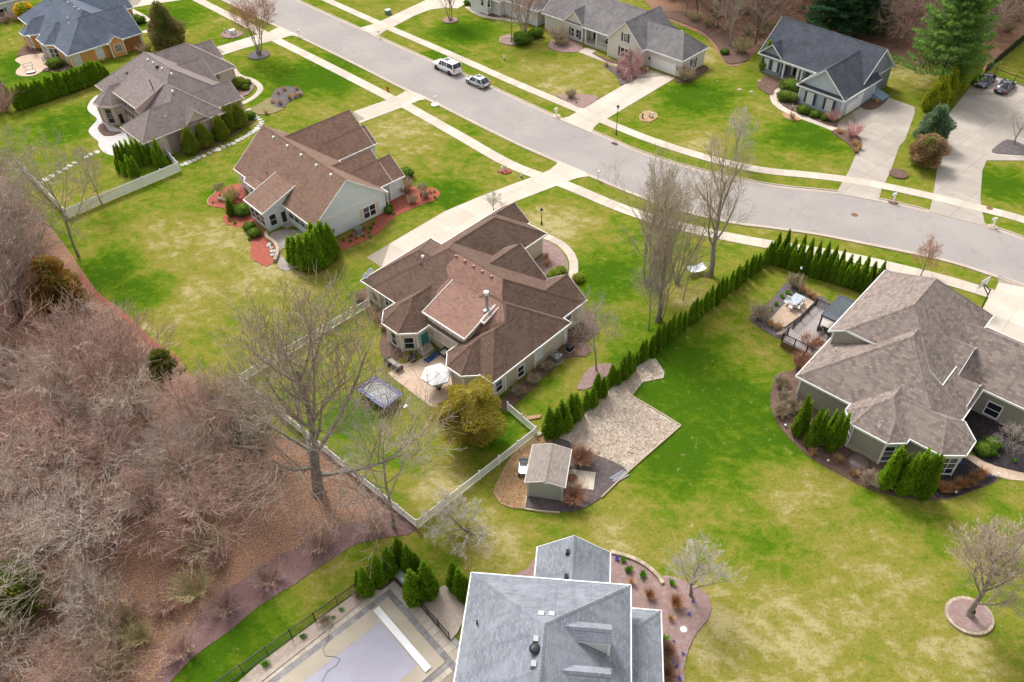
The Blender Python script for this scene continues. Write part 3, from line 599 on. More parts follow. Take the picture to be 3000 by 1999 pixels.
    # ---- openings, placed on wall A-B. c = along-wall position and height of the centre
    def opening(s,A,B,c,w,h,kind='single',shut=None,pane=None,out=.0,frame=.1,fm=None):
        A,t,n=s.frame(A,B); fm=fm or s.trim; rp=pane is None; pane=pane or M_glass
        P3=lambda a,z,d:Vector((A.x+t.x*a+n.x*d,A.y+t.y*a+n.y*d,z)); a0,z0=c
        T3=Vector((t.x,t.y,0));N3=Vector((n.x,n.y,0)); M=Matrix((T3,N3,Vector((0,0,1)))).transposed()
        def bx(m,a,z,d,da,dz,dd): m.box(P3(a,z,d),(da,dd,dz),M=M)
        m=MB(); o=out
        bx(m,a0,z0+h/2+frame/2,.035+o,w+2*frame,frame,.09); bx(m,a0,z0-h/2-frame/2,.045+o,w+2*frame,frame,.11)
        for sg in(-1,1): bx(m,a0+sg*(w/2+frame/2),z0,.033+o,frame,h,.085)
        name='window'
        cols,rows={'single':(1,2),'double':(2,2),'triple':(3,2),'quad':(4,2),'plain':(1,1),'grid':(3,4),'sgrid':(2,3),'door':(1,1),'glassdoor':(3,5),'garage':(1,1),'tall3':(1,3),'wide2':(2,1)}[kind]
        if kind in('door','glassdoor'): name='door'
        if kind=='garage': name='garage_door'
        if kind not in('garage',):
            bw=.05
            for k in range(1,cols): bx(m,a0-w/2+w*k/cols,z0,.03+o,(.12 if kind in('double','triple','quad') else bw),h,.075)
            for k in range(1,rows): bx(m,a0,z0-h/2+h*k/rows,.028+o,w,bw,.07)
        W_=m.build(name,fm,s.o)
        if kind=='garage':
            for k in range(4):
                q=MB(); bx(q,a0,z0-h/2+h*(k+.5)/4,.02+o,w,h/4-.03,.05); q.build('panel',pane,W_)
        elif kind in('door',):
            q=MB(); bx(q,a0,z0,.012+o,w,h,.04); q.build('leaf',fm if pane is M_glass else pane,W_)
            q=MB(); bx(q,a0,z0+.12,.035+o,w*.62,h*.72,.02); q.build('pane',M_glass,W_)
        else:
            for i in range(cols):
                for j in range(rows):
                    q=MB(); bx(q,a0-w/2+w*(i+.5)/cols,z0-h/2+h*(j+.5)/rows,.012+o,w/cols-.02,h/rows-.02,.03); q.build('pane',(M_glass2 if rp and random.random()<.35 else pane),W_)
        if shut:
            for sg in(-1,1):
                q=MB(); bx(q,a0+sg*(w/2+frame+.2),z0,.03+o,.36,h+.1,.06); q.build('shutter',shut,W_)
        return W_
    def op(s,A,B,pix,w,h,kind='single',**k):
        a,z=s.hit(A,B,pix); return s.opening(A,B,(a,z),w,h,kind,**k)
    def vents(s,spots,hz,mat=None,size=(.32,.32,.2)):
        for u,v in spots:
            z=hz(Vector((u,v))); q=MB(); x,y,h=size
            q.add([(u-x/2,v-y/2,z-.15),(u+x/2,v-y/2,z-.15),(u+x/2,v+y/2,z-.15),(u-x/2,v+y/2,z-.15),(u-x*.35,v-y*.42,z+h),(u+x*.45,v-y*.42,z+h*.9),(u+x*.45,v+y*.42,z+h*.9),(u-x*.35,v+y*.42,z+h)],[(3,2,1,0),(4,5,6,7),(0,1,5,4),(1,2,6,5),(2,3,7,6),(3,0,4,7)])
            q.build('roof_vent',mat or M_grey_m,s.o)
    def pipe(s,u,v,z,h,r,mat): 
        MB().tube((u,v,z-.3),(u,v,z+h),r,r,8).build('vent_pipe',mat,s.o)
    def parpix(s,pix,hz,zs=(2.5,11)):
        """plan position on a roof surface hz under a photo pixel"""
        lo,hi=zs
        for _ in range(40):
            z=(lo+hi)/2; q=s.loc(px(*pix,z)); 
            if hz(q)>z: lo=z
            else: hi=z
        return q
# ================================================================= the houses
S_red=shingle('red_brown_shingles',(.172,.112,.085),(.118,.075,.060),(.155,.104,.082),stain=(.11,.072,.068),k=1.08)
S_red2=shingle('faded_red_shingles',(.255,.15,.118),(.20,.115,.092),(.23,.138,.11),stain=(.22,.125,.10),k=1.32)
S_brown=shingle('brown_shingles',(.215,.135,.10),(.155,.092,.07),(.185,.118,.092),stain=(.15,.10,.086),k=1.32)
S_slate=shingle('slate_shingles',(.075,.082,.10),(.055,.062,.08),(.085,.092,.115),k=1.25)
S_blue=shingle('blue_grey_shingles',(.115,.135,.18),(.09,.108,.15),(.125,.145,.195),k=1.2)
S_taupe=shingle('taupe_shingles',(.25,.205,.195),(.195,.158,.152),(.225,.185,.18),k=1.15)
S_grey=shingle('light_grey_shingles',(.235,.25,.285),(.18,.195,.225),(.265,.28,.315),k=1.15)
S_wgrey=shingle('warm_grey_shingles',(.255,.235,.24),(.195,.18,.185),(.285,.265,.27))
S_mauve=shingle('mauve_tan_shingles',(.30,.245,.218),(.18,.14,.125),(.255,.207,.185),row=.25,k=1.08)
S_shed=shingle('pale_taupe_shingles',(.33,.285,.255),(.275,.235,.21),(.305,.262,.235))
Sd_tan=siding('beige_siding',(.63,.54,.43)); Sd_teal=siding('pale_blue_siding',(.68,.745,.79)); Sd_white=siding('white_siding',(.70,.67,.63)); Sd_blue=siding('blue_grey_siding',(.46,.525,.60))
Sd_taupe=siding('taupe_siding',(.60,.50,.435)); Sd_olive=siding('olive_siding',(.33,.305,.255)); Sd_shed=siding('grey_shed_panel',(.33,.335,.30),.12,True); Sd_pale=siding('pale_siding',(.64,.67,.69)); Sd_greyw=siding('grey_lap_siding',(.42,.44,.47))
M_orange=pm('orange_stucco',(.66,.335,.12),.85,[(.8,(.58,.29,.105),.45,.75,.7),(8,(.56,.29,.11),.5,.75,.5)],'world',bmp=(20,.2,.02))
M_brick=pm('brick',(.36,.15,.09),.9,[(6,(.45,.21,.14),.45,.7,.8),(14,(.24,.1,.07),.5,.7,.7)],'world')
M_glass2=pm('curtained_glass',(.10,.115,.125),.1,[(1.2,(.2,.215,.22),.45,.75,.8)],'world',spec=.6); M_shut_n=pm('navy_shutter',(.045,.06,.09),.6,[(5,(.06,.08,.11),.5,.7,.5)],'obj'); M_shut_t=pm('cream_shutter',(.66,.56,.43),.6,[(5,(.6,.5,.38),.5,.7,.5)],'obj'); M_shut_b=pm('blue_shutter',(.14,.32,.46),.6,[(5,(.17,.36,.5),.5,.7,.5)],'obj'); M_shut_g=pm('teal_shutter',(.02,.09,.11),.6,[(5,(.03,.12,.14),.5,.7,.5)],'obj')
M_aqua=pm('aqua_door',(.10,.58,.56),.4,[(5,(.12,.62,.6),.5,.7,.5)],'obj'); M_gdoor=pm('garage_door_white',(.86,.86,.86),.45,[(3,(.82,.82,.83),.5,.8,.4)],'obj'); M_panewhite=M_blind
M1_=lambda a,b:(1050+a/4,580+b/4); M2_=lambda a,b:(1100+a/4,780+b/4)
# ---------- the house in the middle: red-brown hips, beige siding
H=House('brown_roof_house','beige one-storey house with red-brown hipped roof in the middle, aqua back door',(-16.16,69.07),45.35,S_red,Sd_tan)
E_=2.85
H.rect(0,10.3,-12,0,E_,.65,.65,-1,.78)
hm=H.rect(0,13.14,-20.5,-1.83,E_,.66,.66,.84,.765)
hg=H.rect(4,19.75,-9.53,-1.83,E_,-1,.63,.735,.735)
H.rect(16.5,20.1,-6.51,-1.83,E_,-1,0,.76,.76)
H.rect(5,13.45,-15.15,-7.41,E_,-1,0,.76,.76)
H.rect(5,13.57,-20.5,-15.14,E_,-1,0,.76,.76)
H.rect(0,9.75,-21.55,-10.5,E_,.66,.667,.76,.76)
hb=H.rect(-1.6,5.0,-21.55,-15.28,E_,.667,-1,.76,.76)
H.wing([(4,-15.35),(-1.6,-15.35),(-2.9,-16.6),(-2.9,-18.6),(-1.6,-19.9),(4,-19.9)],E_,[.76,.7,.667,.7,.76,-1])
H.wing([(4,-5.7),(-1.6,-5.7),(-3,-7.1),(-3,-9.55),(-1.6,-10.95),(4,-10.95)],E_,[.76,.7,.61,.7,.76,-1])
_rm=H.roofm; H.roofm=S_red2; H.shed(-.05,4.45,-16.3,-10.25,4.25,5.76,0); H.shed(2.3,4.35,-16.75,-16.25,5.03,5.72,4.2); H.roofm=_rm
H.vents([tuple(H.parpix(M1_(*p),hm)) for p in((1145,690),(1248,748),(1350,808),(1452,870),(1558,930),(1700,1290))],hm,pm('brown_vent',(.36,.20,.16),.6,[(5,(.3,.16,.13),.5,.7,.5)],'obj'))
q=H.parpix(M1_(755,695),lambda x:min(2.85+.65*x[0],2.85+.65*(10.3-x[0]))); H.vents([tuple(q)],lambda x:2.85+.65*min(x[0],10.3-x[0]),M_wht_m)
m=MB(); pz=lambda u:2.85+.66*u+.05
m.add([(u,v,pz(u)) for u,v in((1.0,-10.1),(3.0,-9.3),(4.2,-9.7),(5.0,-8.6),(6.5,-8.9),(6.5,-15.25),(4.75,-16.95),(3.6,-18.2),(.6,-15.5))],[tuple(range(9))[::-1]]); m.uv[0]=[(v,u*1.2) for u,v in((1.0,-10.1),(3.0,-9.3),(4.2,-9.7),(5.0,-8.6),(6.5,-8.9),(6.5,-15.25),(4.75,-16.95),(3.6,-18.2),(.6,-15.5))][::-1]; m.build('shingle_patch',S_red2,H.o)
# metal flue
q=(3.6,-15.9); fl=MB().tube((q[0],q[1],5.2),(q[0],q[1],7.5),.17,.17,14).build('flue',M_grey_m,H.o); MB().lathe((q[0],q[1],7.3),[(.17,0),(.23,.05),(.23,.3),(.26,.32),(.26,.4),(.05,.45)],14).build('flue_cap',M_wht_m,fl); MB().box((q[0]-.1,q[1],5.5),(.75,.3,.1)).build('flashing',M_wht_m,fl)
# openings
uw=.35
H.op((uw,-11),(uw,-16),M2_(790,800),4.9,2.5,'quad'); H.op((uw,-11),(uw,-16),M2_(815,730),4.9,.55,'wide2') if 0 else None
bay=[(-1.45,-6.1),(-2.6,-7.25),(-2.6,-9.4),(-1.45,-10.55),(.3,-10.55)]
H.op(bay[1],bay[2],M2_(222,850),.75,1.7,'single'); H.op(bay[2],bay[3],M2_(395,900),.95,1.5,'single'); H.op(bay[3],bay[4],M2_(578,870),.85,2.0,'glassdoor',pane=M_glass,fm=M_aqua)
H.op((.4,-.4),(.4,-5.5),M1_(360,1225),1.2,1.3,'double')
sv=-21.15
for p in((1700,1230),(1915,1020)): H.op((-1,sv),(9,sv),M2_(*p),.85,1.35,'single',pane=M_glass if p[0]<1800 else M_blind)
H.op((-1,sv),(9,sv),M2_(1445,1400),.85,1.35,'single')
H.op((9.35,-21),(9.35,-20.6),M2_(2255,640),.9,1.4,'single') if 0 else None
H.op((9,-20.1),(13.2,-20.1),M2_(2262,635),.8,1.5,'single')
H.op((15,-9.13),(19.3,-9.13),M1_(1955,640),.5,1.0,'plain') if 0 else None
MB().tube((9.5,sv-.12,.15),(9.5,sv-.12,2.7),.05).build('downspout',M_white,H.o); MB().tube((9.1,sv-.12,.15),(9.1,sv-.12,2.7),.05).build('downspout',M_white,H.o); MB().tube((19.5,-9.1,.1),(19.5,-9.1,2.7),.05).build('downspout',M_white,H.o); MB().tube((.45,.02-.4,.1),(.45,-.38,2.7),.05).build('downspout',M_white,H.o)
MB().box((.36,-1.3,1.2),(.14,.45,.9)).box((.36,-1.75,1.0),(.12,.25,.5)).build('meter_box',M_grey_m,H.o)
# back steps
st=MB().box((-1.0,-11.15,.13),(1.5,1.0,.26)).box((-.9,-10.95,.36),(1.5,.6,.22)).build('steps',M_conc2,H.o)
MB().bar((-1.7,-11.5,.1),(-1.7,-11.5,.95),.05).bar((-1.65,-10.7,.5),(-1.65,-10.7,1.5),.05).bar((-1.7,-11.5,.95),(-1.65,-10.7,1.5),.06).build('handrail',M_white,st)
MAINH=H
# ---------- pale blue house, left of it
T_x=lambda a,b:(660+a/4,300+b/4)
H=House('brown_gable_house','pale blue gabled house with brown shingle roof and red mulch beds',(-35.52,93.54),41.64,S_brown,Sd_teal)
ht=H.rect(0,10.85,-19.05,0,E_,.78,.78,0,0,gov=.45)
hg=H.rect(5,16.5,-8.25,.9,E_,-1,0,.78,.78,gov=.35); H.rect(10,17.1,-8.25,-3.5,E_,-1,0,.78,.78)
H.rect(5,12.7,-17.55,-9.6,E_,-1,0,.78,.78); H.rect(9,14.65,-17.55,-12.25,E_,-1,0,.78,.78)
H.shed(-2.8,2.3,-12.05,-7.6,E_+.02,4.6,0); H.wing([(2,-3.0),(0,-3.1),(-.62,-3.8),(-.62,-7.7),(2,-7.7)],E_+.03,[.3,.3,.3,-1,-1],over=.25)
H.vents([tuple(H.parpix(T_x(*p),ht)) for p in((565,415),(728,517),(888,625),(1068,745),(1240,857))],ht,M_wht_m)
q=H.parpix(T_x(492,840),ht); H.pipe(q.x,q.y,ht(q),.45,.05,M_black_m); q=H.parpix(T_x(420,320),ht); H.pipe(q.x,q.y,ht(q),.9,.05,M_steel)
gw=-18.6
H.op((.4,gw),(10.4,gw),T_x(1690,1275),1.75,1.5,'double',shut=M_shut_t)
m=MB(); m.bar((.35,gw-.04,2.9),(10.5,gw-.04,2.9),.06,.2); m.build('trim_band',M_white,H.o)
MB().box((2.55,gw-.07,1.0),(.4,.14,.5)).build('meter_box',M_grey_m,H.o)
H.op((.4,-12.2),(.4,-18.4),T_x(870,1380),5.0,1.5,'quad')
H.op((-2.45,-11.8),(-2.45,-7.8),T_x(385,1335),3.4,1.45,'triple')
H.op((-2.4,-11.85),(.3,-11.85),T_x(560,1375),.85,1.5,'single'); H.op((-2.4,-11.85),(.3,-11.85),T_x(690,1350),.95,2.05,'door')
H.op((-.37,-4),(-.37,-7.6),T_x(320,1030),1.0,1.4,'single')
MB().box((0,-12.5,.1),(1.3,.9,.2)).build('door_step',M_conc2,H.o)
MB().tube((10.95,gw-.1,.1),(10.95,gw-.1,2.75),.05).build('downspout',M_white,H.o); MB().tube((.1,-.2,.1),(.1,-.2,2.7),.05).build('downspout',M_white,H.o); MB().tube((14.3,-17.3,.1),(14.3,-17.3,2.75),.05).build('downspout',M_white,H.o)
MB().box((14.42,-15.2,1.4),(.22,4.2,2.8)).build('stone_veneer',M_stone,H.o)
# ---------- white house across the street
W_x=lambda a,b:(1600+a/4,0+b/4)
H=House('white_gable_house','cream white house with warm grey roof, navy shutters and white garage door',(28.15,120.62),43.8,S_wgrey,Sd_white)
H.rect(0,7.0,0,12,E_,.80,.80,1.05,-1); hw=H.rect(0,9.7,7.2,30,E_,.765,.765,.95,0,wall=False)
H.rect(1.7,9.7,7.2,30,E_,0,.765,.95,0,trim=False)if 0 else None
H.rect(-1.15,8,6.95,14.55,E_,0,-1,.96,.96); H.rect(-.05,6,20.35,24.8,E_,0,-1,1.0,1.0)
m=MB(); m.add([(2.2,14,0),(2.2,20.6,0),(2.2,20.6,3.6),(2.2,14,3.6)],[(0,3,2,1)]); m.add([(9.3,7.6,0),(9.3,29.6,0),(9.3,29.6,2.8),(9.3,7.6,2.8)],[(0,1,2,3)]); m.add([(.35,24.3,0),(.35,29.6,0),(.35,29.6,2.9),(.35,24.3,2.9)],[(0,3,2,1)]); m.build('wall',Sd_white,H.o)
MB().box((1.2,17.3,.14),(2.2,6.0,.28)).build('porch_floor',M_conc,H.o)
m=MB(); 
for v in(20.0,17.6,14.75): m.box((.25,v,1.5),(.2,.2,2.7))
m.build('porch_post',M_white,H.o)
m=MB(); m.bar((.25,14.8,1.15),(.25,17.5,1.15),.07); m.bar((.25,14.8,.4),(.25,17.5,.4),.07)
for i in range(22): m.bar((.25,14.9+i*.12,.4),(.25,14.9+i*.12,1.15),.03)
m.build('porch_railing',M_white,H.o)
H.op((.4,.4),(.4,6.6),W_x(1375,795),4.7,2.15,'garage',pane=M_gdoor)
H.op((.4,.4),(6.6,.4),W_x(1722,745),.75,1.45,'sgrid',shut=M_shut_n)
gx=-.85; H.op((gx,7.3),(gx,14.2),W_x(930,442),.65,1.25,'sgrid',shut=M_shut_n); H.op((gx,7.3),(gx,14.2),W_x(920,620),1.6,1.5,'double',shut=M_shut_n)
H.op((.25,20.6),(.25,24.5),W_x(312,375),.6,1.35,'single'); H.op((.25,20.6),(.25,24.5),W_x(370,395),.6,1.35,'single')
A_,B_=(.25,20.6),(.25,24.5)
for p in((283,362),(398,410)):
    a,z=H.hit(A_,B_,W_x(*p)); MB().box((.2,A_[1]+a,z),(.06,.34,1.45)).build('shutter',M_shut_n,H.o)
H.op((2.2,14),(2.2,20.6),W_x(580,440),.95,2.1,'door',pane=pm('dark_door',(.03,.03,.035),.4,[(5,(.04,.04,.045),.5,.7,.5)],'obj'))
H.op((2.2,14),(2.2,20.6),W_x(715,475),.7,1.3,'single')
H.vents([tuple(H.parpix(W_x(*p),hw)) for p in((930,45),(1030,78),(1140,117))],hw,M_wht_m)
for p in((1215,682),(1538,803)):
    a,z=H.hit((.4,.4),(.4,6.6),W_x(*p)); MB().box((.3,.4+a,z),(.18,.18,.38)).build('wall_lamp',M_black_m,H.o)
# ---------- blue-grey house
B_x=lambda a,b:(2180+a/4,20+b/4)
H=House('blue_grey_house','blue-grey house with slate gable roof, front porch and white garage doors at the side',(48.36,105.42),40.75,S_slate,Sd_blue)
z=2.95
hB=H.rect(5.15,15.1,.5,18.15,z,.87,.87,0,0,wall=False,gov=.5)
H.rect(.0,10,0,7.8,z,0,-1,.885,.885,gov=.55); H.rect(5.1,10,13.68,18.15,z,0,-1,.9,.9,wall=False)
H.rect(6.9,14.7,.95,17.75,z,0,0,0,0,) if 0 else None
def gablewall(H,pp,mat,name='wall'):
    m=MB(); m.add(pp,[tuple(range(len(pp)))]); m.add([tuple(p) for p in pp],[tuple(range(len(pp)))[::-1]]); return m.build(name,mat,H.o)
for v in(.95,17.7): gablewall(H,[(5.55,v,0),(14.7,v,0),(14.7,v,3.1),(10.12,v,7.05),(5.55,v,3.1)],Sd_blue)
gablewall(H,[(14.7,.95,0),(14.7,17.7,0),(14.7,17.7,3.2),(14.7,.95,3.2)],Sd_blue)
gablewall(H,[(5.5,13.95,0),(5.5,17.75,0),(5.5,17.75,3.0),(5.5,15.9,4.6),(5.5,13.95,3.0)],Sd_blue); gablewall(H,[(7.4,7.5,0),(7.4,14,0),(7.4,14,4.7),(7.4,7.5,4.7)],Sd_blue); gablewall(H,[(5.5,13.96,0),(7.4,13.96,0),(7.4,13.96,4.5),(5.5,13.96,3.0)],Sd_blue)
m=MB(); m.add([(-.05,-.02,z-.02),(.75,-.02,z+.30),(.75,7.82,z+.30),(-.05,7.82,z-.02)],[(0,1,2,3)]); m.build('pent_roof',S_slate,H.o); m=MB(); m.add([(5.1,13.7,z-.02),(5.65,13.7,z+.25),(5.65,18.1,z+.25),(5.1,18.1,z-.02)],[(0,1,2,3)]); m.build('pent_roof',S_slate,H.o)
MB().bar((-.08,-.02,z-.09),(-.08,7.82,z-.09),.1,.2).bar((5.06,13.7,z-.09),(5.06,18.1,z-.09),.1,.2).build('fascia',M_white,H.o)
MB().box((6.5,10.8,.12),(2.2,6.1,.24)).build('porch_floor',M_conc2,H.o)
for v in(13.5,11.0,10.3,8.2): MB().box((5.55,v,1.45),(.26,.26,2.6)).build('porch_column',M_white,H.o)
MB().box((5.5,10.8,2.7),(.2,6.2,.4)).build('porch_beam',M_white,H.o)
H.op((.35,.4),(.35,7.4),B_x(772,1072),.85,1.55,'single',shut=M_shut_n,pane=M_blind); H.op((.35,.4),(.35,7.4),B_x(993,1155),.85,1.55,'single',shut=M_shut_n,pane=M_blind)
for p in((262,665),(365,700)): H.op((5.5,14),(5.5,17.7),B_x(*p),.62,1.4,'single',pane=M_blind)
A_,B_=(5.5,14),(5.5,17.7)
for p in((223,650),(313,685),(400,715)):
    a,zz=H.hit(A_,B_,B_x(*p)); MB().box((5.45,A_[1]+a,zz),(.06,.36,1.5)).build('shutter',M_shut_n,H.o)
H.op((7.4,7.5),(7.4,14),B_x(590,775),1.0,2.1,'door',pane=M_white); H.op((7.4,7.5),(7.4,14),B_x(745,795),.9,1.2,'single')
H.op((.6,.38),(6.5,.38),B_x(1245,1195),2.5,2.2,'garage',pane=M_gdoor); H.op((.6,.38),(6.5,.38),B_x(1345,1105),1.4,2.2,'garage',pane=M_gdoor)
H.op((5.6,.95),(14.6,.95),B_x(1470,970),1.5,1.3,'double'); MB().bar((5.8,.9,3.05),(14.8,.9,3.05),.06,.22).build('trim_band',M_white,H.o)
bk=MB().add([(9.2,.9,0),(11.2,.9,0),(11.2,-1.4,0),(9.2,-1.4,0),(9.2,.9,1.0),(11.2,.9,1.0),(11.2,-1.4,.35),(9.2,-1.4,.35)],[(4,5,6,7),(0,1,5,4),(1,2,6,5),(2,3,7,6),(3,0,4,7)])
m=MB();m.add([(9.2,.9,0),(11.2,.9,0),(11.2,-1.4,0),(9.2,-1.4,0),(9.2,.9,1.0),(11.2,.9,1.0),(11.2,-1.4,.35),(9.2,-1.4,.35)],[(4,5,6,7),(0,1,5,4),(1,2,6,5),(2,3,7,6),(3,0,4,7)]); m.build('cellar_bulkhead',pm('blue_steel',(.22,.33,.42),.4,[(4,(.27,.38,.47),.5,.7,.5)],'obj'),H.o,normals=True)
for p in((820,775),(462,632)): pass
# ---------- taupe house, upper left
A_x=lambda a,b:(250+a/4,100+b/4)
H=House('taupe_house','taupe house with grey-brown hipped roof, tall back windows and pale patio',(-48.88,100.93),42.3,S_taupe,Sd_taupe,trim=pm('beige_trim',(.55,.46,.40),.6,[(3,(.48,.4,.35),.5,.7,.5)],'obj'))
z=3.2
hm=H.rect(2.25,16.0,1.9,22.96,z,.7,.7,.73,.80); hx=H.rect(2.25,11.9,0,14,z,.7,.82,.73,-1)
hb=H.rect(-.8,6.5,0,7,z,.72,-1,.73,.73); H.wing([(3,3.2),(-.8,3.2),(-1.2,3.6),(-1.2,6.0),(-.8,6.5),(3,6.5)][::-1],z,[0,.6,.7,.7,.7,.6]) if 0 else None
hg=H.rect(8,20.67,12.45,22.96,z,-1,.8,.73,.73); H.rect(17,21.1,17.2,22.96,z,-1,0,.73,.73); H.rect(8,16,9.35,17.25,z,-1,0,.73,.73); H.rect(9,15.7,1.9,7.5,z,-1,0,.73,.73)
H.wing([(5.62,-.02),(9.3,-.02),(9.3,3.2),(5.62,3.2)],z,[0,.98,-1,.98],gov=.32)
H.wing([(4,13.85),(1.0,13.85),(-.4,15.4),(-.4,17.4),(1.1,19.1),(4,19.1)][::-1],z,[.73,.7,.7,.7,.73,-1])
H.shed(2.2,7.7,7.35,15.0,4.7,6.95,0)
V=[tuple(H.parpix(A_x(*p),hm)) for p in((665,262),(733,307),(797,343),(900,410),(1010,470))]; H.vents(V,hm,M_wht_m); q=H.parpix(A_x(845,390),hm); H.vents([tuple(q)],hm,M_black_m,(.45,.45,.3))
H.vents([tuple(H.parpix(A_x(*p),hx)) for p in((1022,675),(737,930))],hx,M_wht_m); q=H.parpix(A_x(945,985),hx); H.pipe(q.x,q.y,hx(q),.35,.06,M_wht_m); q=H.parpix(A_x(377,500),hm); H.pipe(q.x,q.y,hm(q),.4,.06,M_wht_m); q=H.parpix(A_x(488,460),hm); H.vents([tuple(q)],hm,M_black_m)
hs=lambda p:4.7+(p[0]-2.2)*.409; q=H.parpix(A_x(800,655),hs); MB().tube((q.x,q.y,hs(q)-.2),(q.x-.1,q.y,hs(q)+1.6),.07,.07,8).build('vent_pipe',M_black_m,H.o)
uw=2.55; H.op((uw,7.6),(uw,14.8),A_x(515,880),4.6,2.9,'quad')
bay=[(1.15,14.25),(0,15.55),(0,17.25)]
H.op((1.2,14.2),(0,15.5),A_x(290,960),.95,2.2,'tall3'); H.op((0,15.6),(0,17.2),A_x(190,950),1.0,2.2,'tall3'); H.op((1.2,14.22),(3,14.22),A_x(425,1000),.9,2.1,'door')
H.op((.2,.38),(11.5,.38),A_x(1085,1440),2.0,1.0,'double',fm=M_white)
H.op((5.9,.3),(9,.3),A_x(1320,1100),.5,.9,'sgrid')
H.op((16.5,12.85),(20.2,12.85),A_x(1550,500),.6,.8,'plain')
# ---------- orange house, top left
O_x=lambda a,b:(a*450/2352,b*450/2352)
H=House('orange_house','orange stucco house with blue-grey hipped roof at the top left',(-72.07,132.43),41.4,S_blue,M_orange,over=.35)
z=2.5
hO=H.rect(0,12.9,0,24,z,.667,.667,.75,.7); hO2=H.rect(5,13.05,0,9.6,z,-1,0,.75,.75); H.rect(5,17,12.75,23,z,-1,0,.72,.72)
H.wing([(3,6.05),(.2,6.05),(-1.2,7.5),(-1.2,11.2),(0,12.6),(3,12.6)][::-1],z,[.7,.65,.65,.65,.7,-1],over=.3)
H.wing([(3,13.3),(-.6,13.3),(-2.25,14.4),(-2.25,16.6),(-.6,18.4),(3,18.4)][::-1],z,[.7,.65,.65,.65,.7,-1],over=.3)
H.wing([(6.76,-.5),(9.45,-.5),(9.45,5),(6.76,5)],z,[0,.8,-1,.8],over=.2,gov=.2)
H.vents([tuple(H.parpix(O_x(*p),hO)) for p in((985,12),(1045,52),(1148,118),(1213,158))],hO,M_grey_m); H.vents([tuple(H.parpix(O_x(*p),hO2)) for p in((1305,205),(1585,205),(1815,140))],hO2,M_black_m)
for p in((1045,300),(1065,385)): q=H.parpix(O_x(*p),hO); H.pipe(q.x,q.y,hO(q),.4,.09,M_wht_m)
for p in((1190,930),(1530,815)): H.op((.35,.35),(12.7,.35),O_x(*p),1.15,1.6,'single',pane=M_blind)
H.op((6.9,-.3),(9.3,-.3),O_x(1810,735),1.1,1.2,'grid')
H.op((.35,.35),(.35,6),O_x(1040,940),1.2,1.5,'single',pane=M_blind)
H.op((.25,6.4),(-.85,7.6),O_x(840,820),1.5,1.7,'double'); H.op((-.9,7.6),(-.9,11),O_x(700,780),2.2,1.7,'triple'); H.op((-.2,13.65),(-1.9,14.6),O_x(560,640),.9,1.8,'single'); H.op((-1.9,14.6),(-1.9,16.4),O_x(480,640),1.2,1.8,'single')
gablewall(H,[(9.5,.3,0),(9.5,.28,0),(9.5,.28,1),(9.5,.3,1)],M_white,'trim') if 0 else None
# ---------- tan house, right
N1_=lambda a,b:(2300+a*700/2350,760+b*700/2350); N2_=lambda a,b:(2300+a*700/2350,980+b*700/2350)
H=House('olive_house','olive-grey house with mauve-tan multi-hipped roof at the right edge',(26.28,51.95),45.7,S_mauve,Sd_olive)
z=3.15
hm=H.rect(0,15,-13.4,0,z,.667,.667,.667,.667)
hG=H.wing([(5.55,-10.68),(17.8,-10.68),(17.8,.05),(5.55,.05)],4.95,[.7,1.13,.7,0],extra=[(4.15,0,1,0,.7)],gov=.25)
H.rect(5.95,15.05,-11.2,-3,z,.667,.667,0,-1); H.rect(5.95,10.05,-13.1,-5,z,.667,.667,0,-1,wall=False); hR=H.rect(9.45,18.15,-24,-9.0,z,.667,.667,0,-1)
H.wing([(4,-5.35),(-1.0,-5.35),(-2.2,-6.5),(-2.2,-9.75),(-1.1,-10.9),(4,-10.9)],z,[.667,.6,.54,.6,.667,-1],over=.3)
H.wing([(-.5,-8.5),(-.5,-13.6),(.85,-15.15),(2.9,-15.15),(4.5,-13.65),(4.5,-8.5)],z,[.667,.65,.6,.65,.667,-1],over=.3)
for a in(6.2,9.8): MB().box((a,-12.8,1.55),(.25,.25,3.0)).build('porch_post',M_white,H.o)
H.op((-.7,-5.7),(-1.95,-6.6),N2_(640,940),.95,1.9,'tall3'); H.op((-1.9,-9.6),(-1,-10.55),N2_(1010,1170),.85,1.9,'tall3'); H.op((.95,-14.85),(2.8,-14.85),N2_(1580,1290),1.25,2.1,'sgrid') if 0 else None
H.op((-.2,-13.5),(1,-14.85),N2_(1590,1290),1.35,2.1,'sgrid')
H.op((9.85,-13),(9.85,-23),N2_(2045,742),1.15,1.5,'single')
q=H.parpix(N2_(490,165),hm); H.pipe(q.x,q.y,hm(q),.45,.06,M_wht_m); q=H.parpix(N1_(1030,145),hG,(3,10)); H.pipe(q.x,q.y,hG(q),.45,.06,M_wht_m)
MB().box((-1.3,-8.2,.5),(.03,.03,.03)).build('vent_cover',M_white,H.o) if 0 else None
m=MB(); m.lathe((-2.9,-8.3,0),[(.95,-.02),(.95,.12),(.8,.3),(.45,.4)],16); m.build('egress_well_cover',pm('brown_plastic',(.16,.12,.115),.25,[(4,(.2,.15,.14),.5,.7,.5)],'obj'),H.o)
m=MB(); m.box((-1.93,-8.1,.25),(.05,3.2,.55)); m.build('foundation',M_stone,H.o)
TANH=H
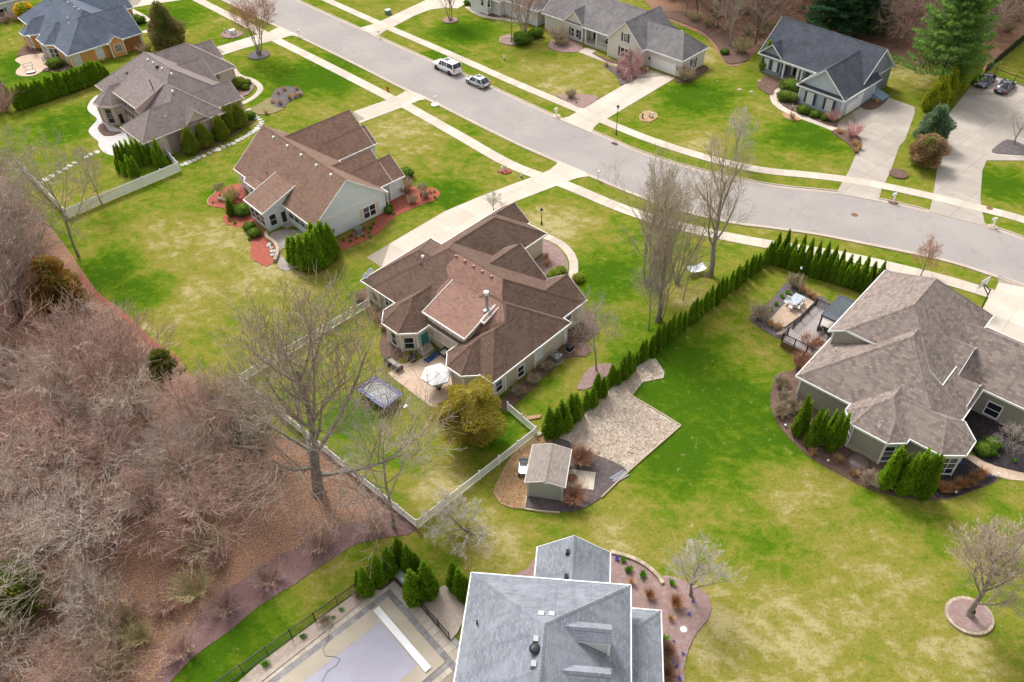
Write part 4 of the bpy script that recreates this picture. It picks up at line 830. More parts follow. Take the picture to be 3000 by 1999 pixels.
# ---------- grey house at the bottom
G_=2009/588; Gx=lambda a,b:(1300+a/G_,1540+b/G_)
H=House('grey_roof_house','two-storey house with light grey hipped roof and dormers at the bottom edge',(-3.543,31.232),-7.47,S_grey,Sd_greyw)
z=5.6
hm=H.rect(0,11.36,-24,0,z,.76,.76,.76,.76,over=.45); ha=H.rect(4.41,10.0,-3,4.25,2.9,.7,.7,-1,0); hp=H.rect(9.5,13.72,-20,-.28,2.9,-1,.55,.55,.55,over=.3)
for k,v in enumerate((-5.23,-8.12)):
    H.wing([(6.2,v-.68),(9.95,v-.68),(9.95,v+.68),(6.2,v+.68)],8.38,[.82,0,.82,-1],over=.12,gov=.12,base=6.4,th=.1,wallm=Sd_pale,trim=False)
H.rect(2.2,6.2,-10.2,-8.0,8.2,0,0,.8,.8,wall=False) if 0 else None
# cross ridge on the left slope
H.rect(-.2,6,-16,-8.3,z,0,0,.76,.76) if 0 else H.wing([(0,-15.2),(7,-15.2),(7,-8.2),(0,-8.2)],z+.3,[.95,-1,.95,0])
H.vents([tuple(H.parpix(Gx(*p),hm)) for p in((970,885),(1075,890))],hm,M_grey_m,(.5,.35,.16)); H.vents([tuple(H.parpix(Gx(*p),hm)) for p in((920,1145),(897,1395))],hm,M_grey_m,(.4,.45,.25)); H.vents([tuple(H.parpix(Gx(*p),ha)) for p in((1240,275),(1225,520))],ha,M_black_m,(.3,.4,.3))
q=H.parpix(Gx(912,1250),hm); t_=MB().lathe((q.x,q.y,hm(q)),[(.22,-.3),(.22,.14),(.36,.16),(.36,.26),(.22,.36),(.05,.39)],18).build('turbine_vent',M_black_m,H.o,smooth=False)
q=H.parpix(Gx(335,985),hm); H.pipe(q.x,q.y,hm(q),.5,.07,M_black_m)
# ---------- shed
H=House('garden_shed','small grey shed with pale taupe roof and white corner boards beside the dark soil',(.89,41.81),-11.96,S_shed,Sd_shed,group='sheds',cat='shed',over=.1,trim=pm('pale_grey_trim',(.5,.47,.44),.6,[(3,(.44,.41,.38),.5,.7,.5)],'obj'))
H.wing([(-.22,-.12),(3.17,-.12),(3.17,4.0),(-.22,4.0)],2.12,[0,.3,0,.3],over=.22,gov=.12,th=.08)
MB().box((1.55,-.04,2.28),(.45,.06,.16)).build('gable_vent',M_white,H.o)
SHED=H
# ---------- houses cut by the top of the picture
H=House('pale_house','pale blue-white house with teal shutters in the top left corner',px(-40,20)[:2],41,S_blue,Sd_pale)
P_=lambda a,b:(a/3.136,b/3.136); z=2.8
q0=H.loc(px(*P_(290,90),0)); q1=H.loc(px(*P_(0,180),0))
H.rect(q1.x-12,q0.x+.4,min(q0.y,q1.y)-.4,q0.y+9,z,.7,.7,.7,.7,over=.4)
yv=(q0.y+q1.y)/2; H.op((q1.x-8,min(q0.y,q1.y)),(q0.x,min(q0.y,q1.y)),P_(15,120),1.1,1.4,'single',shut=M_shut_g)
H=House('far_grey_house','white house with blue shutters, cut by the top edge of the picture',px(1574,78)[:2],43.8,S_wgrey,Sd_pale)
H.rect(-.4,8,-.4,14,2.85,.7,.7,.7,-1); H.rect(3.3,14,-1.5,10,2.85,.7,.7,.75,.7); H.rect(-1.6,9,8,17,2.85,.7,.7,.7,.7); H.rect(-2.6,5,10,15,2.85,0,-1,.85,.85)
H.op((3.8,-1.1),(13.5,-1.1),(1500+490/3.136,70/3.136),1.7,1.5,'double',shut=M_shut_b)
for p in((2080,15),(2140,30)): H.op((-2.3,10.2),(-2.3,14.8),(750+p[0]/3.136,p[1]/3.136),.7,1.5,'single')
# ================================================================= plants
def rv(r): return Vector((r.gauss(0,1),r.gauss(0,1),r.gauss(0,1))).normalized()
def seg(m,a,b,r0,r1,n):
    x=(b-a)
    if x.length<1e-5: return
    x.normalize(); u=Vector((0,0,1)) if abs(x.z)<.9 else Vector((1,0,0)); y=u.cross(x).normalized(); z=x.cross(y); k=len(m.v)
    for c,r in((a,r0),(b,r1)):
        for i in range(n):
            t=2*math.pi*i/n; q=c+y*(r*math.cos(t))+z*(r*math.sin(t)); m.v.append((q.x,q.y,q.z))
    for i in range(n): m.f.append((k+i,k+(i+1)%n,k+n+(i+1)%n,k+n+i)); m.m.append(0)
def bare_tree(seed,h,fork=.3,tr=.2,spread=.8,levels=4,kids=(9,6,6,5),up=.25,droop=0,twig=.013,wob=.16,lean=0,ratio=.62):
    r=random.Random(seed); tm=MB(); cm=MB()
    def grow(p,d,L,rad,lv):
        m=tm if lv<=1 else cm; n=(8,5,4,3,3)[min(lv,4)]; ns=(7,5,4,3,2)[min(lv,4)]; pts_=[p]; end=.25 if lv==0 else .3
        for i in range(ns):
            d=(d+rv(r)*wob+Vector((0,0,(up if lv else .12)-droop*lv*.3))*.25).normalized(); q=p+d*(L/ns)
            a=rad*(1-(1-end)*i/ns); b=rad*(1-(1-end)*(i+1)/ns); seg(m,p,q,max(a,twig),max(b,twig*.6),n); p=q; pts_.append(p)
        if lv>=levels: return
        K=kids[lv]; 
        for k in range(K):
            t=(fork+(1-fork)*(k+r.random()*.8)/K) if lv==0 else (.18+.82*(k+r.random())/K); t=min(t,.995); x=t*ns; i=int(x); q=pts_[i].lerp(pts_[i+1],x-i)
            dd=(pts_[i+1]-pts_[i]).normalized(); o=rv(r); o=(o-dd*o.dot(dd)).normalized()
            if lv==0: o=Vector((math.cos(k*2.4+seed),math.sin(k*2.4+seed),0))
            ang=r.uniform(.55,1.05)*(spread if lv<2 else .95)*(1.15-.35*t)
            nd=dd*math.cos(ang)+o*math.sin(ang); grow(q,nd,L*ratio*(1.15-.55*t)*r.uniform(.75,1.15),rad*(1-(.7)*t)*.55,lv+1)
    grow(Vector((0,0,-.25)),Vector((lean,lean*.4,1)).normalized(),h*.78,tr,0)
    # flare at the foot
    seg(tm,Vector((0,0,-.2)),Vector((0,0,.5)),tr*1.5,tr*1.02,8)
    return tm,cm
def multi_tree(seed,h,stems=4,tr=.1,**k):
    r=random.Random(seed); T=MB();C=MB()
    for i in range(stems):
        a=2*math.pi*i/stems+r.random(); t,c=bare_tree(seed*7+i,h*r.uniform(.8,1),tr=tr*r.uniform(.8,1.1),lean=0,**k)
        M=Matrix.Rotation(r.uniform(.10,.24),3,Vector((-math.sin(a),math.cos(a),0))); o=Vector((math.cos(a)*.2,math.sin(a)*.2,0))
        for src,dst in((t,T),(c,C)):
            n=len(dst.v); dst.v+=[tuple(M@Vector(v)+o) for v in src.v]; dst.f+=[tuple(i_+n for i_ in f) for f in src.f]; dst.m+=src.m
    return T,C
def spray(m,p,d,L,w,r):
    """one small frond: a folded leaf-shaped pair of faces"""
    s=d.cross(rv(r)); 
    if s.length<1e-3: return
    s=s.normalized()*w; n=d.cross(s).normalized()*w*.4; k=len(m.v)
    for q in(p,p+d*L*.55+s,p+d*L,p+d*L*.55-s,p+d*L*.55+n): m.v.append((q.x,q.y,q.z))
    m.f+=[(k,k+1,k+4),(k+1,k+2,k+4),(k+2,k+3,k+4),(k+3,k,k+4)]; m.m+=[0]*4
def crown_mesh(seed,h,prof,n,L=.28,w=.07,up=.8,lump=.18,inner=.72,z0=0.,fuzz=.12):
    """evergreen crown: a lumpy dark core wrapped in many small fronds; prof(t)->radius at height fraction t"""
    r=random.Random(seed); m=MB(); ph=[r.uniform(0,6.28) for _ in range(6)]
    def rad(t,a): return prof(t)*(1+lump*(math.sin(3*a+ph[0]+t*5)+math.sin(5*a+ph[1]-t*9)+math.sin(2*a+ph[2]+t*14))*.45)
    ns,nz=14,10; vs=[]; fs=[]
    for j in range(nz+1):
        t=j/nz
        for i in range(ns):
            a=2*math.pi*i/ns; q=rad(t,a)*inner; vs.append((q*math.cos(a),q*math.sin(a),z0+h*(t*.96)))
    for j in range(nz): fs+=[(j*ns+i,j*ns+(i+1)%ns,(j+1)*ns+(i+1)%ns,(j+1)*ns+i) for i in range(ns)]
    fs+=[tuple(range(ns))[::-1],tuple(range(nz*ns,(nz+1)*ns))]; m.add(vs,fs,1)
    ts=[i/200 for i in range(201)]; ws=[prof(t)+.02 for t in ts]; tot=sum(ws); cum=[];acc=0
    for x in ws: acc+=x/tot; cum.append(acc)
    import bisect
    for _ in range(n):
        t=min(1,max(0,ts[min(200,bisect.bisect(cum,r.random()))]+r.uniform(-.003,.003))); a=r.uniform(0,6.283); R=rad(t,a)*(1-abs(r.gauss(0,fuzz))); 
        o=Vector((math.cos(a),math.sin(a),0)); d=(o*(1-up)+Vector((0,0,up))+rv(r)*.35).normalized()
        spray(m,o*R*.93+Vector((0,0,z0+h*t-L*.3)),d,L*r.uniform(.7,1.3),w*r.uniform(.7,1.3),r)
    return m
def pine_mesh(seed,h,base_r,n_br=190,first=.12,tuft=10,nl=.42,nw=.03,curve=.25,dens=1.,per=9,pw=.8):
    r=random.Random(seed); tm=MB(); cm=MB(); p=Vector((0,0,-.3))
    for i in range(8): seg(tm,Vector((0,0,-.3+h*i/8)),Vector((0,0,-.3+h*(i+1)/8)),.02*h*.62*(1-i/8.3),.02*h*.62*(1-(i+1)/8.3),7)
    for k in range(n_br):
        t=first+(1-first)*((k+r.random())/n_br)**.9; z=h*t; a=k*2.39996+r.uniform(-.3,.3); R=base_r*max(.04,(1-((t-first)/(1-first))**1.15))**pw*r.uniform(.7,1.12); 
        d=Vector((math.cos(a),math.sin(a),.30-.35*(1-t)+r.uniform(-.1,.1))).normalized(); q=Vector((0,0,z)); ns=5
        for s_ in range(ns):
            q2=q+d*(R/ns); seg(tm,q,q2,max(.012,.035*R/3*(1-s_/ns)),.01,3); d=(d+Vector((0,0,curve*.25))+rv(r)*.10).normalized()
            if s_>=1 or R<1.2:
                for _ in range(int(per*dens)):
                    c=q.lerp(q2,r.random()); side=(d.cross(Vector((0,0,1))).normalized()*r.uniform(-1,1)+Vector((0,0,r.uniform(-.05,.35))))*R*.22*(1-s_/ns*.5); c=c+side
                    dd=(d*.7+side.normalized()*.6+Vector((0,0,.35))).normalized()
                    for _t in range(tuft):
                        e=(dd+rv(r)*.55).normalized(); w_=e.cross(rv(r)).normalized()*nw; k0=len(cm.v); b=c+e*nl*r.uniform(.7,1.2)
                        for v in(c-w_,c+w_,b): cm.v.append((v.x,v.y,v.z))
                        cm.f.append((k0,k0+1,k0+2)); cm.m.append(0)
            q=q2
    return tm,cm
def tuft_mesh(seed,n,h,spread,w,curl=.5):
    r=random.Random(seed); m=MB()
    for _ in range(n):
        a=r.uniform(0,6.283); b=Vector((math.cos(a),math.sin(a),0))*r.random()**.5*spread*.3; o=Vector((math.cos(a),math.sin(a),0)); L=h*r.uniform(.6,1.1); t=r.uniform(.1,1)*spread/h
        p1=b+o*(t*L*.35)+Vector((0,0,L*.6)); p2=b+o*(t*L*(.6+curl*.5))+Vector((0,0,L*(1-curl*.3*r.random()))); s=Vector((-math.sin(a),math.cos(a),0))*w; k=len(m.v)
        for q in(b-s,b+s,p1+s*.8,p1-s*.8,p2): m.v.append((q.x,q.y,q.z))
        m.f+=[(k,k+1,k+2,k+3),(k+3,k+2,k+4)]; m.m+=[0,0]
    return m
def leafmat(name,c0,c1,c2=None,rnd=.15,sc=5,rough=.75,tr=.4):
    m,t,b=nodes(name); oc=coord(t,'obj'); f=ramp(t,noise(t,oc,sc,3,.7),.38,.66); c=mix(t,f,c0,c1)
    if c2: c=mix(t,mth(t,'MULTIPLY',ramp(t,noise(t,oc,sc*.35,3,.6),.5,.72),.8),c,c2)
    oi=nn(t,'ShaderNodeObjectInfo'); mr=nn(t,'ShaderNodeMapRange'); mr.inputs[3].default_value=1-rnd; mr.inputs[4].default_value=1+rnd; t.links.new(oi.outputs['Random'],mr.inputs[0])
    hs=nn(t,'ShaderNodeHueSaturation'); t.links.new(mr.outputs[0],hs.inputs['Value']); t.links.new(c,hs.inputs['Color']); t.links.new(hs.outputs[0],b.inputs['Base Color'])
    b.inputs['Roughness'].default_value=rough; b.inputs['Specular IOR Level'].default_value=.2
    if tr:
        tl=nn(t,'ShaderNodeBsdfTranslucent'); t.links.new(hs.outputs[0],tl.inputs[0]); ms=nn(t,'ShaderNodeMixShader'); ms.inputs[0].default_value=tr; t.links.new(b.outputs[0],ms.inputs[1]); t.links.new(tl.outputs[0],ms.inputs[2]); t.links.new(ms.outputs[0],t.nodes['Material Output'].inputs[0])
    MATS[name]=m; return m
def bark(name,c0,c1,rnd=.12): return leafmat(name,c0,c1,None,rnd,3,.95,0)
K_grey=bark('grey_bark',(.23,.195,.16),(.33,.29,.245)); K_twig=bark('grey_twigs',(.39,.32,.27),(.50,.425,.37),.22); K_brown=bark('brown_bark',(.125,.09,.072),(.195,.15,.12)); K_btwig=bark('brown_twigs',(.43,.285,.235),(.54,.385,.33),.2)
K_otw=bark('oak_twigs',(.27,.205,.155),(.37,.295,.235),.1); K_tan=bark('tan_twigs',(.40,.32,.22),(.5,.42,.31),.15); K_silver=bark('silver_twigs',(.44,.40,.34),(.56,.51,.45),.1); K_pink=bark('pink_twigs',(.58,.32,.31),(.66,.42,.40),.1); K_red=bark('russet_twigs',(.40,.22,.145),(.5,.31,.22),.15); K_yel=bark('yellowing_twigs',(.42,.39,.12),(.5,.48,.2),.12); K_olive=bark('olive_twigs',(.36,.32,.16),(.46,.41,.23),.2)
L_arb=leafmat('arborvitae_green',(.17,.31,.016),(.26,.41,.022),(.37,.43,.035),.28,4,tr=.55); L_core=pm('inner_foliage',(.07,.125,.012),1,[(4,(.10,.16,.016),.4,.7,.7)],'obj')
L_arby=leafmat('golden_arborvitae',(.38,.41,.025),(.52,.52,.035),(.25,.33,.02),.15,3,tr=.5); L_cone=leafmat('olive_arborvitae',(.15,.19,.014),(.235,.255,.02),(.29,.25,.028),.12,4)
L_pine=leafmat('pine_green',(.17,.30,.08),(.26,.41,.095),(.36,.48,.11),.1,.5,tr=.5); L_pined=leafmat('dark_pine_green',(.075,.18,.085),(.12,.245,.11),(.19,.28,.07),.12,.5,tr=.5); L_spr=leafmat('blue_spruce_green',(.16,.25,.15),(.24,.33,.20),(.28,.33,.15),.1,2)
L_bronze=leafmat('bronze_cedar',(.30,.18,.04),(.46,.26,.055),(.22,.18,.035),.1,1.5); L_gold=leafmat('golden_cedar',(.42,.345,.05),(.55,.44,.07),(.27,.255,.04),.1,1.2); L_dull=leafmat('dull_conifer',(.21,.185,.07),(.30,.25,.095),(.15,.155,.045),.1,1.5); L_dead=leafmat('browned_conifer',(.30,.19,.10),(.40,.27,.15),(.19,.17,.06),.1,1.5); L_moss=leafmat('moss_cedar',(.15,.20,.03),(.24,.27,.04),(.3,.28,.06),.1,1.5)
L_box=leafmat('boxwood_green',(.085,.155,.018),(.14,.215,.028),None,.2,8); L_boxy=leafmat('lime_boxwood',(.28,.29,.03),(.36,.36,.04),None,.12,8); L_for=leafmat('forsythia_yellow',(.72,.46,.01),(.8,.56,.02),None,.05,6); L_leaf=leafmat('fresh_green_leaves',(.12,.33,.015),(.19,.42,.025),None,.15,8); L_blue=leafmat('blue_flowers',(.12,.14,.6),(.22,.22,.7),None,.1,8)
L_tan=leafmat('dry_grass',(.5,.31,.16),(.6,.41,.23),None,.15,6,tr=.2); L_rus=leafmat('russet_grass',(.34,.165,.075),(.44,.24,.12),None,.15,6,tr=.2); L_rhod=leafmat('rhododendron',(.16,.20,.045),(.23,.255,.075),(.12,.235,.075),.1,4)
class Kind:
    """a kind of plant: variants built once, then copied with their parts"""
    def __init__(s,name,cat,h): s.name=name; s.cat=cat; s.h=h; s.vars=[]; s.used=[]
    def add(s,*parts):
        """parts: (part name, MB, materials)"""
        o=bpy.data.objects.new(s.name,None); o.empty_display_size=.3; link(o); o['category']=s.cat; o['label']=''
        for n,mb,mt in parts: mb.build(n,mt,o)
        proto(o); s.vars.append(o); s.used.append(False); return s
    def put(s,loc,sc=1,label='',group=None,rz=None,v=None,tilt=None):
        i=random.randrange(len(s.vars)) if v is None else v%len(s.vars); rz=random.uniform(0,6.283) if rz is None else rz
        scv=sc if isinstance(sc,tuple) else (sc,sc,sc)
        if not s.used[i]:
            s.used[i]=True; o=s.vars[i]; o.location=loc; o.rotation_euler=(tilt[0] if tilt else 0,tilt[1] if tilt else 0,rz); o.scale=scv; o['label']=label
        else: o=copy_tree(s.vars[i],loc,rz,scv,label,tilt=tilt)
        if group: o['group']=group
        return o
    def prune(s):
        for u,o in zip(s.used,s.vars):
            if not u:
                for c in KIDS[o.name]: bpy.data.objects.remove(c)
                bpy.data.objects.remove(o)
def topz(b,t):
    """height above ground point b at which the sight line of pixel-ray point t passes nearest"""
    best=(1e9,0)
    for i in range(10,300):
        z=i*.1; q=ray_at(t,z); d=(q.x-b.x)**2+(q.y-b.y)**2
        if d<best[0]: best=(d,z)
    return best[1]
def ray_at(g,z):       # g: ground point of a pixel -> point of the same sight line at height z
    f=(CAMH-z)/CAMH; return Vector((g.x*f,g.y*f,z))
def trunkmb(r,h,z0=-.2): return MB().tube((0,0,z0),(0,0,h),r,r*.8,7)
cone=lambda R,p=.9,b=.35:(lambda t:R*(b+(1-b)*min(1,t/.14))*max(0,1-max(0,(t-.14))/.86)**p)
def build_kinds():
    K={}
    k=K['arb']=Kind('arborvitae','arborvitae',3.2)
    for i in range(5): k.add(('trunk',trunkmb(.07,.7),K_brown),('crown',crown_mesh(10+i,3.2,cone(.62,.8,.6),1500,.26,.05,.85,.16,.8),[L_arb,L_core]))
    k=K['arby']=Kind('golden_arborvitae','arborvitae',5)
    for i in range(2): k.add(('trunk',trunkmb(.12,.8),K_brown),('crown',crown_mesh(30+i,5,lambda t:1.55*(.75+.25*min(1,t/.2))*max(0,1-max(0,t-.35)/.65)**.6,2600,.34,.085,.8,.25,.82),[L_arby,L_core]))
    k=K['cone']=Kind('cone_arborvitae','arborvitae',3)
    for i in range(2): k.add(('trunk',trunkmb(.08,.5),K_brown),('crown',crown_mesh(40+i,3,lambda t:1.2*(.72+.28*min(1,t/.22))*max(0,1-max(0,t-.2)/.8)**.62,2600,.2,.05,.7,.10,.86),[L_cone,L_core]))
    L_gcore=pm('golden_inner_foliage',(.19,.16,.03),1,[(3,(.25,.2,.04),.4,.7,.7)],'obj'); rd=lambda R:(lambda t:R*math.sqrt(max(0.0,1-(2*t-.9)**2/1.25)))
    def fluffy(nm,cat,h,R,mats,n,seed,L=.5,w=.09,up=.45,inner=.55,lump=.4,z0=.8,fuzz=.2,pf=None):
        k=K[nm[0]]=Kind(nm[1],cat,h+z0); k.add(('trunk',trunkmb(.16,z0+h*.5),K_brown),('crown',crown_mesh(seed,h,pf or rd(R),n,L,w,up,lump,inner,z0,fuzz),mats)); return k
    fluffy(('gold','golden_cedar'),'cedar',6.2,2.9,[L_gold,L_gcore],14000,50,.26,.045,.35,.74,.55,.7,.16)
    fluffy(('bronze','bronze_cedar'),'cedar',8.5,2.5,[L_bronze,L_core],8000,51,.5,.06,.15,.5,.5,1.0,.25,lambda t:2.6*(.55+.45*min(1,t/.25))*max(0,1-max(0,t-.25)/.8)**.7)
    fluffy(('dull','dull_conifer'),'conifer',8.5,2.9,[L_dull,L_core],7000,52,.5,.07,.3,.6,.35,.6,.2,lambda t:3.3*(.7+.3*min(1,t/.2))*max(0,1-max(0,t-.15)/.85)**.75)
    fluffy(('moss','moss_green_cedar'),'cedar',6.5,2.8,[L_moss,L_core],6500,53,.5,.07,.35,.55,.5,1.0)
    fluffy(('dead','browned_conifer'),'conifer',4.2,2.0,[L_dead,L_core],5500,54,.4,.06,.3,.6,.4,.5)
    k=K['spr']=Kind('blue_green_spruce','spruce',5); k.add(('trunk',trunkmb(.12,3),K_brown),('crown',crown_mesh(56,4.6,lambda t:1.9*(.7+.3*min(1,t/.3))*max(0,1-max(0,t-.3)/.75)**.7,5500,.32,.08,.35,.45,.6,.5,.22),[L_spr,L_core]))
    k=K['pine']=Kind('white_pine','pine',20)
    tm,cm=pine_mesh(60,20,7.2,230,.1,11,.62,.045,.5,1,11,.72); k.add(('trunk',tm,K_brown),('crown',cm,L_pine))
    k=K['pined']=Kind('dark_pine','pine',17)
    for s_ in(61,62):
        tm,cm=pine_mesh(s_,17,4.9,210,.08,10,.6,.055,.35,1,10,.7); k.add(('trunk',tm,K_brown),('crown',cm,L_pined))
    k=K['spine']=Kind('small_pine','pine',7); tm,cm=pine_mesh(63,7,1.9,46,.5,8,.4,.035,.3,1,7,.5); k.add(('trunk',tm,K_brown),('crown',cm,L_moss))
    # bare trees
    def bt(nm,name,cat,h,tr,specs,mats):
        k=K[nm]=Kind(name,cat,h)
        for s_ in specs:
            a,b=bare_tree(s_[0],h,tr=tr,**s_[1]); k.add(('trunk',a,mats[0]),('crown',b,mats[1]))
    bt('oak','old_oak','tree',17,.47,[(74,dict(fork=.15,spread=1.05,kids=(14,8,7,4),ratio=.70,twig=.016,wob=.09,up=.5))],(K_grey,K_otw))
    bt('wood','bare_tree','tree',11,.14,[(72+i,dict(fork=.25,spread=.95,kids=(11,6,5,3),twig=.015,wob=.10,up=.35,ratio=.66)) for i in range(4)],(K_grey,K_twig))
    bt('woodb','bare_tree','tree',9,.12,[(82+i,dict(fork=.10,spread=1.0,kids=(13,7,5,2),twig=.015,wob=.09,up=.3,ratio=.74)) for i in range(4)],(K_brown,K_btwig))
    bt('street','bare_street_tree','tree',14,.3,[(91,dict(fork=.28,spread=.75,kids=(11,6,6,5),twig=.012,up=.5))],(K_grey,K_tan))
    bt('lawn','bare_lawn_tree','tree',6,.11,[(101+i,dict(fork=.22,spread=.95,kids=(11,7,6,4),twig=.009,up=.35)) for i in range(2)],(K_grey,K_silver))
    bt('orn','bare_ornamental_tree','tree',6,.1,[(111,dict(fork=.2,spread=1.0,kids=(12,7,7,4),twig=.011,up=.3))],(K_grey,K_red))
    bt('vase','bare_ornamental_tree','tree',6,.12,[(117,dict(fork=.25,spread=.72,kids=(13,7,7,4),twig=.008,up=.55,wob=.1))],(K_grey,bark('rosy_twigs',(.42,.32,.25),(.52,.41,.34),.1)))
    bt('crab','grey_crabapple','tree',5,.14,[(121,dict(fork=.12,spread=1.35,kids=(13,8,7,4),twig=.011,wob=.3,droop=.2))],(K_grey,K_silver))
    k=K['clump']=Kind('clump_tree','tree',14)
    for i in range(2): a,b=multi_tree(131+i,14,4,.13,fork=.3,spread=.62,kids=(8,5,4,2),twig=.013,up=.45); k.add(('trunk',a,K_grey),('crown',b,K_tan))
    k=K['birch']=Kind('multi_stem_tree','tree',9)
    for i in range(2): a,b=multi_tree(141+i,9,4,.1,fork=.35,spread=.7,kids=(9,6,5,3),twig=.011,up=.5); k.add(('trunk',a,K_grey),('crown',b,K_red))
    a,b=bare_tree(151,3.4,fork=.35,tr=.12,spread=1.5,kids=(14,9,8,3),up=-.6,droop=.9,twig=.009,wob=.15,ratio=.75); k=K['weep']=Kind('weeping_cherry','tree',3.4); k.add(('trunk',a,K_brown),('crown',b,K_pink))
    k=K['umbr']=Kind('clipped_tree','tree',3); a,b=bare_tree(152,2.2,fork=.75,tr=.07,spread=1.35,kids=(12,8,7,4),twig=.007,up=.1); k.add(('trunk',a,K_brown),('crown',b,K_olive))
    # shrubs
    def shr(nm,name,h,mbs,mat,cat='shrub',part='twigs'):
        k=K[nm]=Kind(name,cat,h)
        for mb in mbs: k.add((part,mb,mat))
    def twiggy(seed,h,stems,sp,tw=.008):
        r=random.Random(seed); m=MB()
        for i in range(stems):
            a=r.uniform(0,6.283); d=Vector((math.cos(a)*sp,math.sin(a)*sp,1)).normalized(); p=Vector((math.cos(a)*.1,math.sin(a)*.1,0)); L=h*r.uniform(.6,1)
            for s_ in range(4):
                q=p+d*L/4; seg(m,p,q,tw*1.5,tw,3)
                for _ in range(3):
                    e=(d+rv(r)*.9).normalized(); seg(m,p.lerp(q,r.random()),q+e*L*.22,tw,tw*.6,3)
                p=q; d=(d+rv(r)*.25).normalized()
        return m
    shr('brush','bare_shrub',1.6,[twiggy(161+i,1.6,46,.75,.011) for i in range(3)],K_btwig); shr('brusho','olive_shrub',1.6,[twiggy(165+i,1.6,46,.75,.011) for i in range(2)],K_olive); shr('rusb','russet_shrub',1.5,[twiggy(168+i,1.5,110,.65,.011) for i in range(2)],K_red); shr('yels','yellowing_shrub',1.8,[twiggy(171,1.8,70,.5,.01)],K_yel); shr('pinks','pinkish_shrub',1.2,[twiggy(172,1.2,60,.6,.009)],K_pink); shr('tans','tan_shrub',1.2,[twiggy(173,1.2,90,.6,.009)],K_tan)
    shr('dryg','dry_grass_clump',.8,[tuft_mesh(175+i,150,.8,.6,.014) for i in range(2)],L_tan,'grass','blades'); shr('rusg','russet_grass_clump',1.1,[tuft_mesh(178+i,260,1.1,.95,.016) for i in range(2)],L_rus,'grass','blades')
    bl=lambda R:(lambda t:R*math.sqrt(max(0,1-(2*t-1)**2*.98)))
    for nm,name,mt in(('box','boxwood',L_box),('boxy','lime_boxwood',L_boxy),('fors','forsythia',L_for),('rhod','rhododendron',L_rhod)):
        k=K[nm]=Kind(name,'shrub',1.0); k.add(('stem',trunkmb(.04,.3,-.05),K_brown),('foliage',crown_mesh(180+len(name),1.0,bl(.58),700,.12,.035,.35,.12,.86,0,.08),[mt,L_core]))
    for nm,name,mt,n in(('per','young_perennial',L_leaf,60),('blu','blue_flower',L_blue,40)): shr(nm,name,.3,[tuft_mesh(190+len(name),n,.3,.3,.03,.2)],mt,'plant','leaves')
    return K
K=build_kinds(); random.seed(11)
def tree_at(k,base,top=None,label='',group=None,h=None,wx=1,v=None,rz=None,**kw):
    H_=h or topz(base,top); s_=H_/K[k].h; return K[k].put(base,(s_*wx,s_*wx,s_),label,group,v=v,rz=rz,**kw)
# ---- long hedge between the middle house and the olive house
g='long arborvitae hedge'
a,b=C2(1215,170),B2(2345,842); n=int((b-a).length/.92)
for i in range(n+1):
    p=a.lerp(b,i/n); nm=ordn(i)
    if i==9: continue
    K['arb'].put(p+Vector((random.uniform(-.12,.12),random.uniform(-.12,.12),0)),(random.uniform(.66,.92),random.uniform(.66,.92),random.uniform(.72,1.04)),f'{nm} arborvitae of the long hedge, counted up from the gravel garden',g)
tree_at('arb',a.lerp(b,9/n),h=3.1,label='browned arborvitae among green ones in the long hedge',group=g)
g='arborvitae beside the gravel garden'
for i,(x,y,t) in enumerate(((345,875,605),(415,855,610),(455,800,545),(500,815,590),(540,745,490),(585,715,475),(630,690,570),(680,620,450),(740,600,410),(780,520,300),(835,505,330),(885,440,380),(915,395,205),(965,395,250),(1015,350,135),(1060,310,85),(1095,280,110),(1135,225,95),(1185,185,0))):
    tree_at('arb',C2(x,y),C2(x,t),f'{ordn(i)} arborvitae beside the gravel garden, counted from the shed',g,wx=1.0)
g='arborvitae row along the street'
for row,(x0,y0,x1,y1,k,w) in enumerate(((20,848,880,1120,14,'front'),(70,770,1000,1060,13,'back'))):
    for i in range(k+1):
        p=B3(x0+(x1-x0)*i/k,y0+(y1-y0)*i/k); K['arb'].put(p,(.80*random.uniform(.88,1.1),.80*random.uniform(.88,1.1),random.uniform(.92,1.2)),f'{ordn(i)} tall arborvitae in the {w} row along the street, from the corner',g)
g='dark hedge between the orange and taupe houses'
a,b=A0(190,1005),A0(960,742); 
for i in range(20):
    p=a.lerp(b,i/19); K['arb'].put(p+Vector((0,random.uniform(-.3,.3),0)),(1.5,1.5,random.uniform(1.05,1.2)),f'{ordn(i)} arborvitae of the dark hedge below the orange house, from the left',g)
for i,p in enumerate(((60,900),(10,880),(-60,860))): K['arb'].put(A0(*p),(1.4,1.4,1.1),f'{ordn(i)} arborvitae past the left end of the dark hedge',g)
K['arb'].put(A0(990,735),(1.3,1.3,.75),'short arborvitae at the right end of the dark hedge',g)
g='cone arborvitae by the taupe wall'
for i,(x,y,t) in enumerate(((1262,1385,1080),(1420,1315,1025),(1610,1228,945),(1700,1135,838),(1820,1082,795))): tree_at('cone',AT(x,y),AT(x-30,t),f'{ordn(i)} plump cone arborvitae along the taupe wall, from the patio',g,wx=.92)
g='slim arborvitae beside the taupe patio'
for i,(x,y,t) in enumerate(((370,1500,1290),(420,1530,1270),(480,1540,1240),(540,1530,1215),(600,1520,1210),(650,1500,1215),(700,1500,1250),(760,1500,1265),(860,1480,1195),(820,1540,1300),(900,1530,1290),(360,1600,1450),(430,1640,1480),(520,1640,1400),(580,1640,1420))): tree_at('arb',AT(x+40,y+20),AT(x,t),f'{ordn(i)} slim arborvitae in the cluster beside the taupe patio',g,wx=.85)
g='arborvitae cluster at the pale blue house'
